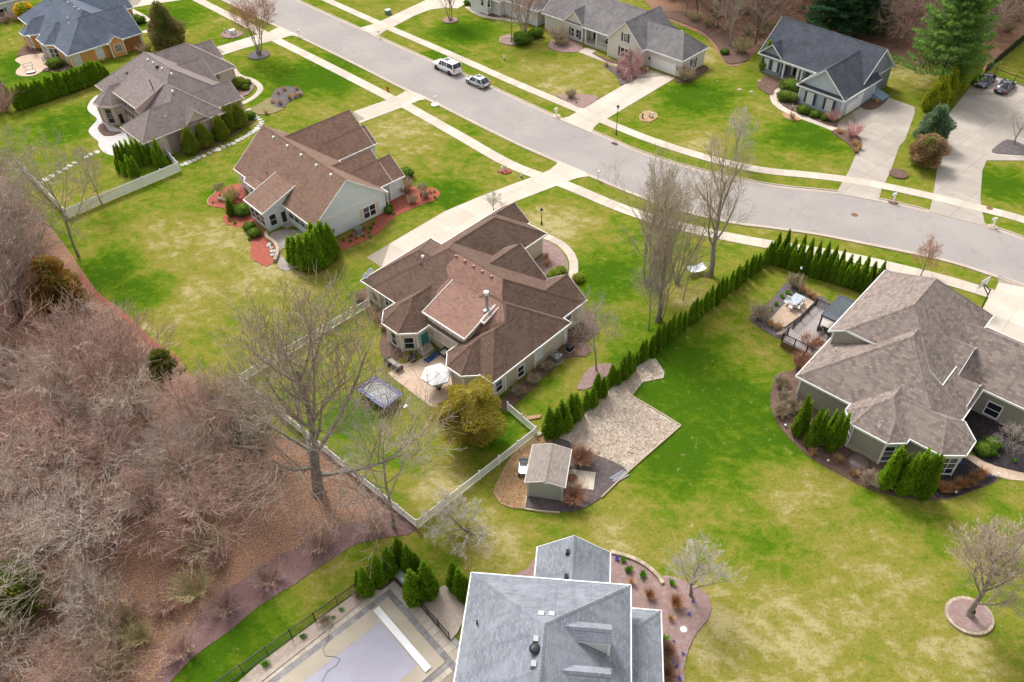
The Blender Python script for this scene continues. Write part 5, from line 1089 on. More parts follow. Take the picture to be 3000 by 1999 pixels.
for i,(x,y,t) in enumerate(((330,850,600),(380,880,590),(440,900,575),(510,905,560),(570,890,545),(600,860,500),(640,830,455),(690,800,480),(705,740,560),(540,760,460),(480,800,600))): tree_at('arb',B1(x+20,y),B1(x,t),f'{ordn(i)} arborvitae in the dense cluster before the pale blue gable',g,wx=1.1)
g='arborvitae by the olive house'
for i,(x,y,t) in enumerate(((265,865,480),(310,840,540),(380,970,600),(440,950,625),(530,930,620),(560,1005,630),(640,960,650))): tree_at('arb',C3(x,y),C3(x+75,t),f'{ordn(i)} pointed arborvitae of the left group by the olive wall',g,wx=.62)
for i,(x,y,t) in enumerate(((1060,1345,935),(1110,1330,990),(1170,1345,1020),(1215,1400,1010),(1290,1380,960),(1360,1410,1000),(1400,1430,1020),(1440,1400,1040))): tree_at('arb',C3(x,y),C3(x+120,t),f'{ordn(i)} pointed arborvitae of the right group by the olive bay',g,wx=.68)
g='arborvitae around the pool'
for i,(x,y,t) in enumerate(((965,700,530),(1030,750,495),(1105,610,420),(1150,645,390),(1245,575,310),(1310,450,270),(1345,490,235),(1420,545,295),(1445,500,350),(1495,580,380),(1590,765,450),(1470,825,525),(1430,770,560))): tree_at('arb',D1(x,y),D1(x-5,t),f'{ordn(i)} arborvitae around the pool corner, from the fence',g,wx=1.0)
for i,(x,y,t) in enumerate(((1835,690,455),(1885,750,520),(1935,800,590))): tree_at('arb',D1(x,y),D1(x,t),f'{ordn(i)} arborvitae against the left wall of the grey-roofed house',g,wx=1.1)
K['arb'].put(A3(-35,650),(1.6,1.6,1.5),'broad dark arborvitae at the left corner of the blue-grey house')
K['arb'].put(B0(2135,410),(1.1,1.1,.8),'small cone arborvitae in the red mulch by the sunroom')
g='golden arborvitae between the driveways'
for i,(x,y) in enumerate(((1470,1010),(1550,960),(1620,905),(1690,840),(1750,790),(1800,740),(1850,690))): tree_at('arby',A3(x,y),h=(4.2,4.6,4.8,5.0,5.0,5.2,5.0)[i],label=f'{ordn(i)} golden arborvitae of the hedge between the driveways, from the street',group=g,wx=.95)
tree_at('spr',A3(1480,1330),A3(1490,950),'blue-green spruce between the two right-hand driveways',wx=.95); tree_at('dead',A3(1430,1520),A3(1420,1230),'half-browned conifer between the two right-hand driveways',wx=1.1)
tree_at('pine',A3(1560,800),h=19,label='huge bright green white pine behind the right-hand driveway')
for i,(x,y,l) in enumerate(((560,330,'left'),(760,310,'middle'),(900,330,'right'))): tree_at('pined',A3(x,y),h=(16,17,15)[i],label=f'{l} dark pine of three behind the slate roof',group='dark pines behind the slate roof',wx=1.15,v=i)
tree_at('gold',C1(1990,890),h=6.6,label='round golden cedar in the fenced back yard',wx=.95); tree_at('bronze',B0(620,1290),B0(520,740),'bronze cedar at the edge of the wood',wx=1.3); tree_at('dull',A0(1560,420),A0(1430,5),'dull brown conifer beside the orange house',wx=1.15); tree_at('moss',D0(250,930),D0(230,410),'moss green cedar in the wood at the bottom left',wx=1.15); tree_at('spine',C0(1650,570),C0(1480,100),'small pine with bare lower trunk at the edge of the lawn')
tree_at('dull',C1(-60,860),h=5,label='dull green cedar half hidden behind the old oak',wx=1.1)
# ---- single bare trees
tree_at('oak',C1(580,1400),h=18.5,label='old oak with thick trunk and wide bare crown beside the white fence',rz=1.0)
tree_at('wood',px(230,750),px(178,425),'bare tree at the corner of the left picket fence',v=0); tree_at('wood',D1(1265,140),C1(1210,700),'bare tree standing at the lower side of the white yard fence',v=1,wx=.9)
tree_at('crab',px(1372,1560),h=4.6,label='silvery spreading bare tree below the white yard fence',wx=1.15)
tree_at('lawn',D2(1640,770),D2(1690,290),'small silvery tree in the pink mulch by the grey-roofed house',v=0); tree_at('vase',px(2838,1806),px(2900,1525),'bare ornamental tree in a stone-ringed bed on the lower right lawn',wx=1.15)
for i,(x,y,x2,y2) in enumerate(((1255,1050,1180,-300),(1330,1090,1380,-350),(1515,1040,1560,-200),(1335,1385,1330,-50),(1365,1375,1480,0))): tree_at('clump' if i%2==0 else 'street',B2(x,y),h=(15.5,14,12,14.5,11)[i],label=['tall bare tree left of the hammock','bare tree second from left by the hammock','slim bare tree holding the hammock','bare tree nearest the hedge, left stem','bare tree nearest the hedge, right stem'][i],group='bare trees on the front lawn',wx=(1.0,.8,.85,.75,.7)[i],v=i//2)
tree_at('wood',B2(1570,1190),h=6.5,label='leaning young tree below the hammock',wx=.7,v=2); tree_at('wood',B2(1255,1465),h=9,label='thin bare tree behind the hedge near the middle house',wx=.6,v=3)
tree_at('street',B2(1820,965),h=16,label='big bare tree by the hammock near the sidewalk',wx=.95,rz=.6)
tree_at('wood',C2(775,270),h=9,label='bare tree between the middle house and the hedge',v=2,wx=.8)
tree_at('orn',B3(1400,975),B3(1500,650),'russet-tipped small tree on the sidewalk behind the olive house',wx=.85)
tree_at('birch',A1(30,505),h=11,label='multi-stem tree in a dark mulch ring on the taupe lawn',v=0); tree_at('birch',A1(1790,195),h=10,label='multi-stem tree on the lawn across the street',v=1,wx=.9); tree_at('birch',A2(120,330),h=11,label='grey multi-stem tree left of the white gabled house',v=0,wx=1.1); tree_at('wood',A1(2345,390),h=10,label='tall bare tree at the stone-edged bed across the street',v=1,wx=.8)
tree_at('weep',A2(1065,690),A2(1080,405),'pink weeping cherry before the white garage house',wx=.95); tree_at('umbr',B1(1515,240),B1(1500,55),'brown clipped umbrella tree in the red mulch',wx=1.2); tree_at('umbr',B0(2025,250),B0(2000,70),'brown rounded tree left of the pale blue house',wx=1.3)
tree_at('lawn',A3(2255,1330),A3(2260,890),'bare tree in the dark mulch island of the right driveway',v=1,wx=.9); tree_at('lawn',B1(2190,390),B1(2210,190),'bare small tree beyond the middle garage roof',v=0,wx=1.2)
tree_at('yels',AT(1620,590),h=3.6,label='yellowing willow shrub at the taupe front corner',wx=1.1); tree_at('yels',B0(2130,300),h=2.2,label='yellowing shrub in the red mulch bed at left'); tree_at('lawn',A2(2050,1480),h=8,label='thin bare tree on the lawn below the blue-grey house',v=0,wx=.75)
tree_at('wood',C3(2180,1010),h=3.2,label='bare silvery shrub tree in the black mulch front bed',v=1,wx=1.2)
tree_at('wood',px(300,600),h=8,label='bare sapling inside the left picket fence',v=3,wx=.7); tree_at('brush',px(10,330),h=4.5,label='large tangle of bare branches at the left end of the dark hedge')
# ---- woods
def scatter(poly,n,dmin,seed,keep=None):
    r=random.Random(seed); xs=[p[0] for p in poly];ys=[p[1] for p in poly];out=[];tries=0
    while len(out)<n and tries<n*60:
        tries+=1; p=Vector((r.uniform(min(xs),max(xs)),r.uniform(min(ys),max(ys)),0))
        if inside(p,poly) and all((p-q).length>dmin for q in out) and (keep is None or keep(p,r)): out.append(p)
    return out
wl=[px(*p) for p in((-240,430),(-20,575),(85,685),(160,815),(245,930),(325,995),(400,1070),(490,1140),(590,1225),(750,1320),(880,1440),(700,1640),(600,1800),(440,1960),(380,2080),(-150,2080),(-350,1200))]
op=[px(620,1800),px(560,1680),px(250,1840)]
def keepw(p,r):
    if (p-px(935,1446)).length<4: return False
    for c_,rr in((px(200,910),4.5),(px(200,1000),5),(px(185,1100),4.5),(C0(1650,570),3.0),(C0(1650,700),3.0),(D0(250,930),3.5),(D0(250,1150),3)):
        if (p-c_).length<rr: return False
    return not(any((p-o).length<4.5 for o in op[:2]) and r.random()<.7)
for i,p in enumerate(scatter(wl,140,1.9,5,keepw)):
    k='wood' if random.random()<.45 else 'woodb'; s_=random.uniform(.6,1.2)*(1 if p.y>50 else .85)
    K[k].put(p,(s_*random.uniform(.85,1.25),s_*random.uniform(.85,1.25),s_),{'wood':'bare grey tree in the leaf-strewn wood at left','woodb':'bare brown tree in the leaf-strewn wood at left'}[k],{'wood':'grey trees of the left wood','woodb':'brown trees of the left wood'}[k],tilt=(random.uniform(-.13,.13),random.uniform(-.13,.13)))
for i,p in enumerate(scatter(wl,150,1.2,6,keepw)):
    k=random.choice(('brush','brusho')); K[k].put(p,random.uniform(.7,1.6),{'brush':'bare brown shrub on the floor of the left wood','brusho':'olive-tinged bare shrub on the floor of the left wood'}[k],{'brush':'brown shrubs of the left wood','brusho':'olive shrubs of the left wood'}[k])
wr=[px(*p) for p in((1880,-60),(1990,40),(2100,105),(2150,165),(2200,150),(2290,70),(2480,85),(2640,150),(2730,150),(2880,170),(2980,70),(3150,0),(3150,-130),(1800,-130))]
def keepr(p,r): return (p-A3(1560,800)).length>5
for i,p in enumerate(scatter(wr,190,1.8,8,keepr)):
    k='wood' if random.random()<.6 else 'woodb'; s_=random.uniform(.8,1.35)
    K[k].put(p,(s_,s_,s_*1.1),{'wood':'bare grey tree in the wood behind the far houses','woodb':'bare brown tree in the wood behind the far houses'}[k],{'wood':'grey trees of the far wood','woodb':'brown trees of the far wood'}[k],tilt=(random.uniform(-.08,.08),random.uniform(-.08,.08)))
for i,p in enumerate(scatter(wr,110,1.3,9,keepr)): K['brusho'].put(p,random.uniform(.9,1.8),'olive-tinged bare shrub in the wood behind the far houses','shrubs of the far wood')
# ---- shrubs and clumps named by where they stand
def put(k,fn,x,y,s,label,group=None):
    if k in('box','rhod','boxy') : s=(s*.92,s*.92,s*(.62 if s>1.2 else .85))
    if k=='blu': s*=.62
    if k=='per': s*=.8
    return K[k].put(fn(x,y),s,label,group)
for x,y,l in((2080,770,'upper'),(1680,1300,'lower'),(130,640,'leftmost')): put('brush',D0 if l!='leftmost' else D1,x,y+(120 if l=='upper' else 0),1.3,f'{l} round bare shrub on the purple mulch band','shrubs on the mulch band')
put('brush',D1,590,330,1.4,'bare shrub midway along the purple mulch band','shrubs on the mulch band'); put('brush',D1,1080,170,1.2,'bare shrub near the fence corner on the mulch band','shrubs on the mulch band')
put('rusb',C2,640,1120,1.25,'russet shrub above the wooden platform by the shed','russet shrubs by the shed'); put('rusb',C2,570,1470,1.2,'russet shrub below the wooden platform by the shed','russet shrubs by the shed')
for i,(x,y) in enumerate(((1400,1340),(1470,1380),(1540,1380),(1620,1340),(1700,1330),(1760,1280),(1830,1240))): put('rusg',C3,x+130,y,.85,f'{ordn(i)} russet grass clump in the row by the olive bay','russet grasses by the olive bay')
for i,(x,y,k) in enumerate(((440,120,'rusb'),(380,60,'rusb'),(300,240,'rusb'),(120,420,'tans'),(150,560,'tans'),(110,680,'tans'),(220,640,'tans'),(400,1040,'dryg'),(630,1110,'dryg'),(780,1230,'dryg'),(930,1310,'tans'))): put(k,C3,x,y,1.1,f'{ordn(i)} dry clump in the bed round the olive house, from the deck','dry clumps round the olive house')
put('box',C3,1970,1020,1.6,'left clipped boxwood ball in the black mulch','boxwood balls'); put('box',C3,2040,970,1.5,'right clipped boxwood ball in the black mulch','boxwood balls'); put('per',C3,2090,1060,1.5,'green perennial below the boxwood balls'); put('per',C3,2250,1110,1.5,'green perennial right of the boxwood balls')
put('blu',C3,1750,1130,1.8,'blue flower clump by the olive bay corner'); put('blu',C3,2035,1245,1.8,'blue flower clump by the curved walk')
for i,(x,y) in enumerate(((315,815),(325,870))): put('dryg',B2,x,y,1.1,['upper','lower'][i]+' dry grass clump in the entry bed','dry grasses in the entry bed')
for i,(x,y) in enumerate(((445,940),(400,970),(345,1000),(610,1010))): put('boxy',B2,x,y,(1.3,1.35,.9,1.3)[i],['upper','middle','smallest','rightmost'][i]+' lime boxwood by the entry walk','lime boxwoods by the entry walk')
for i,(x,y) in enumerate(((960,1190),)): put('tans',B1,x,y,.9,'dry shrub in the small bed left of the middle house')
for i,(x,y) in enumerate(((1045,1320),(1110,1385),(1170,1460))): put('dryg',B1,x,y,1.35,f'{ordn(i)} dry grass clump along the back of the middle house','dry grasses behind the middle house')
for i,(x,y) in enumerate(((325,260),(200,380),(65,490))): put('tans',C2,x,y,.85,f'{ordn(i)} dry shrub along the side wall of the middle house, from the air conditioner','dry shrubs along the side wall')
for i,(x,y,k,s_) in enumerate(((805,645,'per',2),(870,610,'per',1.8),(870,655,'per',1.5),(925,630,'per',1.4),(990,545,'per',2),(1055,535,'per',2.1),(1085,495,'per',2),(990,610,'per',1.5),(1040,575,'per',1.6),(1050,615,'per',1.6),(1220,390,'box',1.0),(1215,360,'box',1.1),(1270,405,'per',1.4),(1440,300,'tans',1),(1560,250,'tans',.8),(1600,205,'dryg',.8),(1640,200,'per',1.3),(1550,190,'per',1.2),(1645,255,'per',1.6),(1380,180,'tans',1.4),(1360,210,'tans',1.2),(1380,60,'box',2))): put(k,B1,x,y,s_,f'{ordn(i)} plant in the red mulch right of the pale blue house, from the gable','plants in the right red bed')
for i,(x,y,k,s_) in enumerate(((2240,400,'box',2.2),(2300,540,'box',1.5),(2345,600,'box',1.6),(2170,260,'pinks',1.2),(2110,470,'per',1.4),(2160,490,'per',1.5),(2290,640,'per',1.3),(1960,300,'per',1.2))): put(k,B0,x,y,s_,f'{ordn(i)} plant in the left red bed of the pale blue house','plants in the left red bed')
for i,(x,y,k,s_) in enumerate(((1070,545,'per',2.4),(1200,595,'per',2.2),(1470,665,'per',2),(1265,780,'rusg',.8),(1505,860,'rusg',1.0),(1460,995,'dryg',.8),(1095,660,'dryg',.9),(1400,1185,'per',2.4),(1430,1440,'per',2.6),(1410,1310,'rusb',.8),(1420,1520,'rusb',.8),(965,445,'blu',2),(1660,830,'blu',1.2),(1625,945,'blu',1.4),(1500,1420,'blu',2),(1525,1530,'blu',2),(1570,1310,'blu',1.3),(1485,1200,'blu',1.2),(1020,455,'per',1.8))): put(k,D2,x,y,s_,f'{ordn(i)} plant in the pink mulch bed of the grey-roofed house','plants in the pink mulch bed')
for i,(x,y,s_) in enumerate(((265,835,1),(205,865,.9),(375,830,1),(310,910,1.3),(365,880,.9),(405,880,1.1),(360,900,.9),(225,960,1.3),(95,1050,1.1),(150,950,1))): put('dryg',A1,x,y,s_,f'{ordn(i)} tan grass tuft in the kidney-shaped bed','tufts in the kidney-shaped bed')
for i,(x,y,k,s_) in enumerate(((430,390,'tans',2.2),(455,420,'tans',1.3),(100,400,'box',3.2),(220,340,'box',2.4),(1590,740,'tans',2),(540,900,'tans',1.2),(590,950,'per',1.2),(870,610,'dryg',1),(970,660,'dryg',1.2),(1020,730,'dryg',1),(1950,500,'box',1.4))): put(k,A2,x,y,s_,f'{ordn(i)} shrub on the lots around the white gabled house','shrubs round the white gabled house')
for i,(x,y,k,s_) in enumerate(((190,840,'rhod',2.9),(150,920,'rhod',2.2),(215,930,'rhod',2.0),(320,1040,'box',1.8),(425,1075,'box',1.5),(515,1110,'box',1.1),(590,1115,'pinks',1.5),(770,1260,'pinks',1.7),(650,1225,'dryg',1.2),(780,1340,'dryg',1.3),(830,1370,'dryg',1.4),(800,1400,'dryg',1.2),(220,1095,'dryg',1.3),(1000,950,'dryg',.9))): put(k,A3,x,y,s_,f'{ordn(i)} shrub in the beds round the blue-grey house','shrubs round the blue-grey house')
for i,(x,y,k,s_) in enumerate(((255,170,'fors',3.0),(150,190,'brush',1.3),(50,215,'brush',1.2),(520,620,'rhod',2.6),(1290,210,'box',2),(1255,180,'box',1.5),(1320,480,'brush',1),(2205,800,'boxy',2.4),(2270,780,'box',1.4),(2255,825,'box',1.4),(2300,1090,'box',1.7),(1370,470,'yels',.8))): put(k,A0,x,y,s_,f'{ordn(i)} shrub among the upper-left houses'if k!='fors' else 'bright yellow forsythia at the top left corner','shrubs among the upper-left houses'if k!='fors' else None)
for i,(x,y) in enumerate(((1950,45),(2005,75),(2040,70),(2080,80),(2150,110))): put('box',A1,x,y,1.5,f'{ordn(i)} boxwood along the far house wall at the top','boxwoods at the far house')
for i,(x,y,k,s_) in enumerate(((240,1070,'tans',1.3),(310,1110,'dryg',1.2),(370,1150,'dryg',1.2),(420,1180,'dryg',1.2),(180,1135,'per',2),(130,1170,'per',1.8),(75,1240,'per',1.8),(20,1290,'per',1.8),(20,1430,'dryg',1.2),(90,1460,'dryg',1.3),(210,1510,'dryg',1.2))): put(k,B3,x,y,s_,f'{ordn(i)} plant in the grey mulch round the stone patio','plants round the stone patio')
put('tans',B2,2270,1360,1.5,'dry shrub at the left end of the grey mulch bed')
for i,(x,y,k,s_) in enumerate(((95,1410,'per',2.2),(440,1155,'per',1.8),(790,910,'per',1.4),(710,980,'per',1.2),(640,1020,'tans',.7),(960,790,'tans',.8))): put(k,D1,x,y,s_,f'{ordn(i)} plant in the pebble strip along the pool fence','plants along the pool fence')
for k in K.values(): k.prune()
# ================================================================= fences
random.seed(21)
def fence(name,label,a,b,h,mat,post=2.3,pick=.115,pw=.07,top_rail=True,post_w=.12,group=None,post_h=.12,gapb=.08,square=True):
    d=(b-a); L=d.length; t=d/L; o=thing(name,label,'fence',a,math.atan2(d.y,d.x),group); n=max(1,round(L/post)); s=L/n
    for i in range(n+1):
        p=MB().box((i*s,0,(h+post_h)/2-.1),(post_w,post_w,h+post_h+.2)); p.lathe((i*s,0,h+post_h),[(post_w*.75,0),(post_w*.75,.03),(.01,.09)],4); p.build('post',mat,o)
    for i in range(n):
        for z in(h-.06,.16): MB().box((i*s+s/2,0,z),(s-post_w,.05,.08)).build('rail',mat,o)
    m=MB(); k=int(L/pick)
    for i in range(1,k):
        x=i*pick
        if min(x%s,s-x%s)>post_w*.7: m.box((x,0,(h+gapb)/2),(pw,.025,h-gapb))
    m.build('pickets',mat,o,kind='stuff'); return o
k0,k1,k2,k3,k4=px(1084,899),px(705,1124),px(1224,1549),px(1571,1276),px(1488,1204)
gp='white picket fence round the middle yard'
fence('picket_fence','white picket fence running from the middle house behind the old oak',k0,k1,1.15,M_vinyl,2.3,.13,.06,group=gp)
fence('picket_fence','white picket fence along the wood, below the old oak',k1,k2,1.15,M_vinyl,2.3,.13,.07,group=gp)
fence('picket_fence','white picket fence between the middle yard and the shed',k2,k3,1.15,M_vinyl,2.3,.13,.07,group=gp)
fence('picket_fence','short white picket fence right of the golden cedar',k3,k4,1.15,M_vinyl,2.3,.13,.07,group=gp)
gp='white fence of the taupe yard'
f1,f2,f3=px(530,503),px(201,641),px(66,500)
fence('picket_fence','long white picket fence below the taupe house',f1,f2,1.45,M_vinyl,2.6,.12,.095,group=gp); fence('picket_fence','white picket fence at the left end of the taupe yard',f2,f3,1.45,M_vinyl,2.6,.12,.085,group=gp); fence('picket_fence','short white fence from the taupe wall to the long fence',AT(935,1400),f1,1.3,M_vinyl,1.6,.12,.085,group=gp)
gp='black pool fence'
fence('metal_fence','black metal fence along the left side of the pool',D1(960,715),px(560,2080),1.25,M_black_m,1.9,.125,.022,post_w=.06,group=gp,post_h=.05); fence('metal_fence','black metal fence right of the pool by the stepping stones',D1(1490,850),D1(1780,1180),1.2,M_black_m,1.5,.125,.022,post_w=.07,group=gp,post_h=.05); fence('metal_fence','short black metal fence between the pool arborvitae',D1(1260,400),D1(1040,590),1.2,M_black_m,1.9,.125,.022,post_w=.06,group=gp,post_h=.05)
fence('metal_fence','dark mesh fence along the wood at the top right',A3(1985,690),A3(2345,385),1.6,M_black_m,2.4,.10,.05,post_w=.08); fence('wire_fence','thin wire fence behind the two parked cars',A3(2075,700),A3(2440,830),1.2,M_black_m,2.6,.28,.012,post_w=.08)
# ================================================================= pool
q0=D1(1215,785); e1=(D1(1740,1385)-q0).normalized(); e2=Vector((e1.y,-e1.x,0)); 
if e2.dot(D1(210,1560)-q0)<0: e2=-e2
PQ=lambda a,b:(q0+e1*a+e2*b); PL=lambda l:[(PQ(a,b).x,PQ(a,b).y) for a,b in l]
def pc(x,y): d=D1(x,y)-q0; return d.dot(e1),d.dot(e2)
LX=pc(1740,1385)[0]; i0=pc(1145,1015); i1=pc(1490,1415); w0=pc(1080,920); w1=pc(1605,1445)
m=MB(); X0,X1,Y0=i0[0],i1[0],i0[1]; Yend=24
for r_ in([(0,0),(LX,0),(LX,Y0),(0,Y0)],[(0,Y0),(X0,Y0),(X0,Yend),(0,Yend)],[(X1,Y0),(LX,Y0),(LX,Yend),(X1,Yend)]): m.prism(PL(r_),-.02,.10)
m.build('pool_deck',pm('pool_concrete',(.43,.37,.295),.85,[(.5,(.48,.42,.345),.4,.7,.8),(3,(.36,.31,.25),.5,.8,.4)],'world'),kind='structure')
m=MB(); NX,NY=14,30; vs=[]
for j in range(NY+1):
    for i in range(NX+1):
        a=X0+(X1-X0)*i/NX; b=Y0+(Yend-Y0)*j/NY; p=PQ(a,b); ed=min(i,NX-i,j)/3; vs.append((p.x,p.y,.092-.03*min(1,ed)+random.uniform(-.004,.004)))
m.add(vs,[(j*(NX+1)+i,j*(NX+1)+i+1,(j+1)*(NX+1)+i+1,(j+1)*(NX+1)+i) for j in range(NY) for i in range(NX)])
tag(m.build('pool_cover',pm('lilac_cover',(.34,.325,.40),.5,[(.4,(.385,.37,.445),.4,.7,.8),(3,(.30,.285,.36),.55,.8,.5)],'world',bmp=(1.3,.6,.06)),smooth=True,normals=True),'pale lilac vinyl cover stretched over the swimming pool','pool cover')
m=MB().prism(PL([(w0[0],w0[1]-.55),(w1[0],w0[1]-.55),(w1[0],w0[1]+.0),(w0[0],w0[1]+.0)]),.1,.22); tag(m.build('cover_box',M_wht_m),'long white box for the pool cover roller','box')
tag(MB().box((0,0,0),(.01,.01,.01)).build('x',M_wht_m),'x','x') if 0 else None
pav=MB().prism(PL([(-1.75,-1.75),(LX+1.6,-1.75),(LX+1.6,Yend),(-1.75,Yend)]),-.02,.03).build('pool_paving',M_joint,kind='structure')
def pave_row(a0,a1,b0,b1,la,lb,mat):
    na=max(1,round((a1-a0)/la)); nb=max(1,round((b1-b0)/lb))
    for i in range(na):
        for j in range(nb):
            A,B=a0+(a1-a0)*i/na,b0+(b1-b0)*j/nb; A2_,B2_=a0+(a1-a0)*(i+1)/na,b0+(b1-b0)*(j+1)/nb; g_=.012
            MB().prism(PL([(A+g_,B+g_),(A2_-g_,B+g_),(A2_-g_,B2_-g_),(A+g_,B2_-g_)]),0,.055+random.uniform(-.003,.003)).build('paver',mat,pav)
for lo,hi,mt,l in((-1.75,-1.3,M_paver_d,.6),(-1.3,-.5,M_paver_l,.62),(-.5,0,M_paver_d,.55)):
    pave_row(lo,hi,hi,14,9,l,mt); pave_row(lo,LX+.9,lo,hi,l,9,mt)
pave_row(LX,LX+.45,0,6,9,.5,M_paver_d); pave_row(LX+.45,LX+.9,0,6,9,.5,M_paver_l)
bed('pebble_strip',pts(D1,(960,722),(1060,740),(1240,620),(640,1100),(60,1560),(-420,1950),(-520,1900),(0,1425),(400,1130),(700,910)),M_peb,.0,smooth=False)
bed('pebble_strip',pts(D1,(1690,700),(1800,655),(1960,780),(1900,1010),(1790,1180),(1640,1020),(1480,850)),M_peb,.0)
bed('planting_bed',pts(D1,(1080,720),(1250,615),(1290,470),(1420,600),(1560,840),(1460,850),(1270,640),(1160,720)),M_mulch,.0)
sp=MB().box((D1(1740,850).x,D1(1740,850).y,.0),(.3,.3,.03)).build('stepping_stone_path',M_peb,kind='structure')
for x,y in((1695,925),(1745,890),(1805,840),(1820,760),(1775,715),(1860,800)):
    p=D1(x,y); MB().box((p.x,p.y,.05),(.55,.55,.09),rz=R_(40)+random.uniform(-.1,.1)).build('stone',M_paver_d,sp)
cord=MB(); L_=smooth_line(pts(D1,(715,1020),(670,1120),(665,1200),(615,1270),(640,1330),(720,1335),(775,1360),(740,1420),(660,1470),(610,1566)),.3)
for a,b in zip(L_,L_[1:]): cord.tube(a+Vector((0,0,.13)),b+Vector((0,0,.13)),.012,.012,5)
tag(cord.build('cord',M_black_m),'thin dark cord lying across the pool edge and cover','cord')
o=thing('deck_box','dark storage box with grey curved lid between the pool arborvitae','storage box',D1(1360,640),R_(-49)); MB().box((0,0,.3),(1.55,.8,.6)).build('body',M_black_m,o); m=MB(); m.add([(-.8,-.42,.6),(.8,-.42,.6),(.8,.42,.6),(-.8,.42,.6),(-.75,-.3,.72),(.75,-.3,.72),(.75,.3,.72),(-.75,.3,.72)],[(4,5,6,7),(0,1,5,4),(1,2,6,5),(2,3,7,6),(3,0,4,7),(3,2,1,0)]); m.build('lid',M_grey_m,o)
# ================================================================= timber edging, platform, stone rings
def edging(label,pp,name='timber_edging'):
    o=thing(name,label,'edging',pp[0])
    for a,b in zip(pp,pp[1:]): MB().bar(a-pp[0]+Vector((0,0,.07)),b-pp[0]+Vector((0,0,.07)),.12,.16).build('timber',M_timber,o)
edging('timber edging along the upper side of the gravel garden',pts(C2,(1090,503),(1240,590),(1400,685),(1550,780))); edging('timber edging along the lower side of the gravel garden',pts(C2,(1545,785),(1390,920),(1200,1085),(1010,1255),(820,1440))); edging('thin timber edging round the soil below the shed',pts(C2,(135,1430),(115,1545),(260,1566),(440,1580)))
M_greyp=pm('grey_plank',(.24,.25,.29),.8,[(5,(.3,.31,.35),.4,.7,.7)],'obj'); tb=thing('plank_pile','grey planks stacked at the lower edging of the gravel garden','planks',C2(985,1250),R_(33))
for i in range(4): MB().box((random.uniform(-.1,.1),i*.2-.3,.08+.03*(i%2)),(1.5,.15,.05)).build('plank',M_greyp,tb)
H=SHED; pf=thing('wooden_platform','pale plank platform beside the shed door','platform',(H.org.x,H.org.y,0),R_(-11.96))
for i in range(16): MB().box((3.12+i*.152,2.48,.09),(.142,1.93,.05)).build('plank',M_deckwood,pf)
MB().box((4.3,1.7,.03),(2.4,.1,.08)).box((4.3,3.2,.03),(2.4,.1,.08)).build('joist',M_timber,pf)
fp=thing('fire_bowl','round black fire bowl on the platform','fire bowl',tuple(H.org+H.u*3.55+H.v*2.35)+(.12,)); MB().lathe((0,0,0),[(.2,0),(.3,.06),(.36,.22),(.34,.22),(.27,.1)],18).build('bowl',M_black_m,fp); MB().lathe((0,0,.2),[(.36,0),(.41,.02),(.41,.05),(.35,.05)],18).build('rim',M_rust,fp)
def ring_stones(label,c,r,n,mat,ry=None):
    o=thing('stone_ring',label,'edging',c)
    for i in range(n):
        t=2*math.pi*i/n; MB().box((r*math.cos(t),(ry or r)*math.sin(t),.09),(.26,2*math.pi*r/n-.02,.2),rz=t).build('stone',M_stone,o)
ring_stones('ring of tan edging blocks round the lower right tree',px(2838,1806),1.6,26,M_stone,1.42); ring_stones('ring of field stones round the bed across the street',A1(2352,378),2.1,22,M_stone,1.6)
def wall_line(label,pp,w,h,L,name='stone_wall',mat=None):
    o=thing(name,label,'wall',pp[0]); ln=resample(smooth_line(pp,.15),L)
    for a,b in zip(ln,ln[1:]): MB().bar(a-pp[0]+Vector((0,0,h/2)),a-pp[0]+(b-a)*.95+Vector((0,0,h/2)),w,h).build('stone',mat or M_stone,o)
wall_line('low tan stone wall curving through the pink mulch bed',pts(D2,(905,378),(990,398),(1130,445),(1255,520),(1340,600),(1395,685)),.3,.28,.42); wall_line('curved stone seat wall on the brown patio',pts(B1,(98,585),(108,630),(168,672),(205,735),(195,800),(172,850)),.4,.45,.5); wall_line('thin brick border of the left red mulch bed',pts(B0,(1990,195),(1912,270),(1920,325)),.12,.1,.25)
for i,(x,y) in enumerate(((120,700),(145,720),(150,750),(155,785),(175,750),(125,685))):
    r=random.Random(i); m=MB().lathe((0,0,-.1),[(.16,0),(.3,.12),(.26,.3),(.1,.4)],9); o=tag(m.build('boulder',M_flag),f'{ordn(i)} grey boulder beside the curved seat wall','boulder','boulders by the seat wall'); o.location=B1(x,y)
# ================================================================= vehicles
M_tyre=pm('tyre',(.02,.02,.022),.85,[(8,(.03,.03,.032),.4,.7,.6)],'obj'); M_rimd=pm('dark_rim',(.05,.05,.055),.35,[(8,(.08,.08,.085),.4,.7,.6)],'obj',metal=.5); M_rim=pm('alloy_rim',(.45,.45,.47),.3,[(8,(.35,.35,.37),.4,.7,.6)],'obj',metal=.7)
M_cwhite=pm('white_car_paint',(.80,.80,.81),.18,[(2,(.76,.76,.78),.4,.7,.6)],'obj',spec=.6); M_csil=pm('silver_car_paint',(.52,.55,.59),.22,[(2,(.48,.51,.55),.4,.7,.6)],'obj',metal=.4,spec=.6); M_cdark=pm('graphite_car_paint',(.10,.10,.125),.2,[(2,(.13,.13,.16),.4,.7,.6)],'obj',metal=.4,spec=.6)
M_cglass=pm('car_glass',(.012,.016,.02),.05,[(1.5,(.04,.055,.065),.5,.7,.7)],'obj',spec=.7); M_tail=pm('tail_light',(.5,.01,.015),.2,[(5,(.4,.01,.01),.4,.7,.6)],'obj'); M_head=pm('head_light',(.6,.62,.65),.1,[(5,(.5,.52,.55),.4,.7,.6)],'obj'); M_plate=pm('number_plate',(.7,.72,.75),.4,[(5,(.6,.62,.7),.4,.7,.6)],'obj')
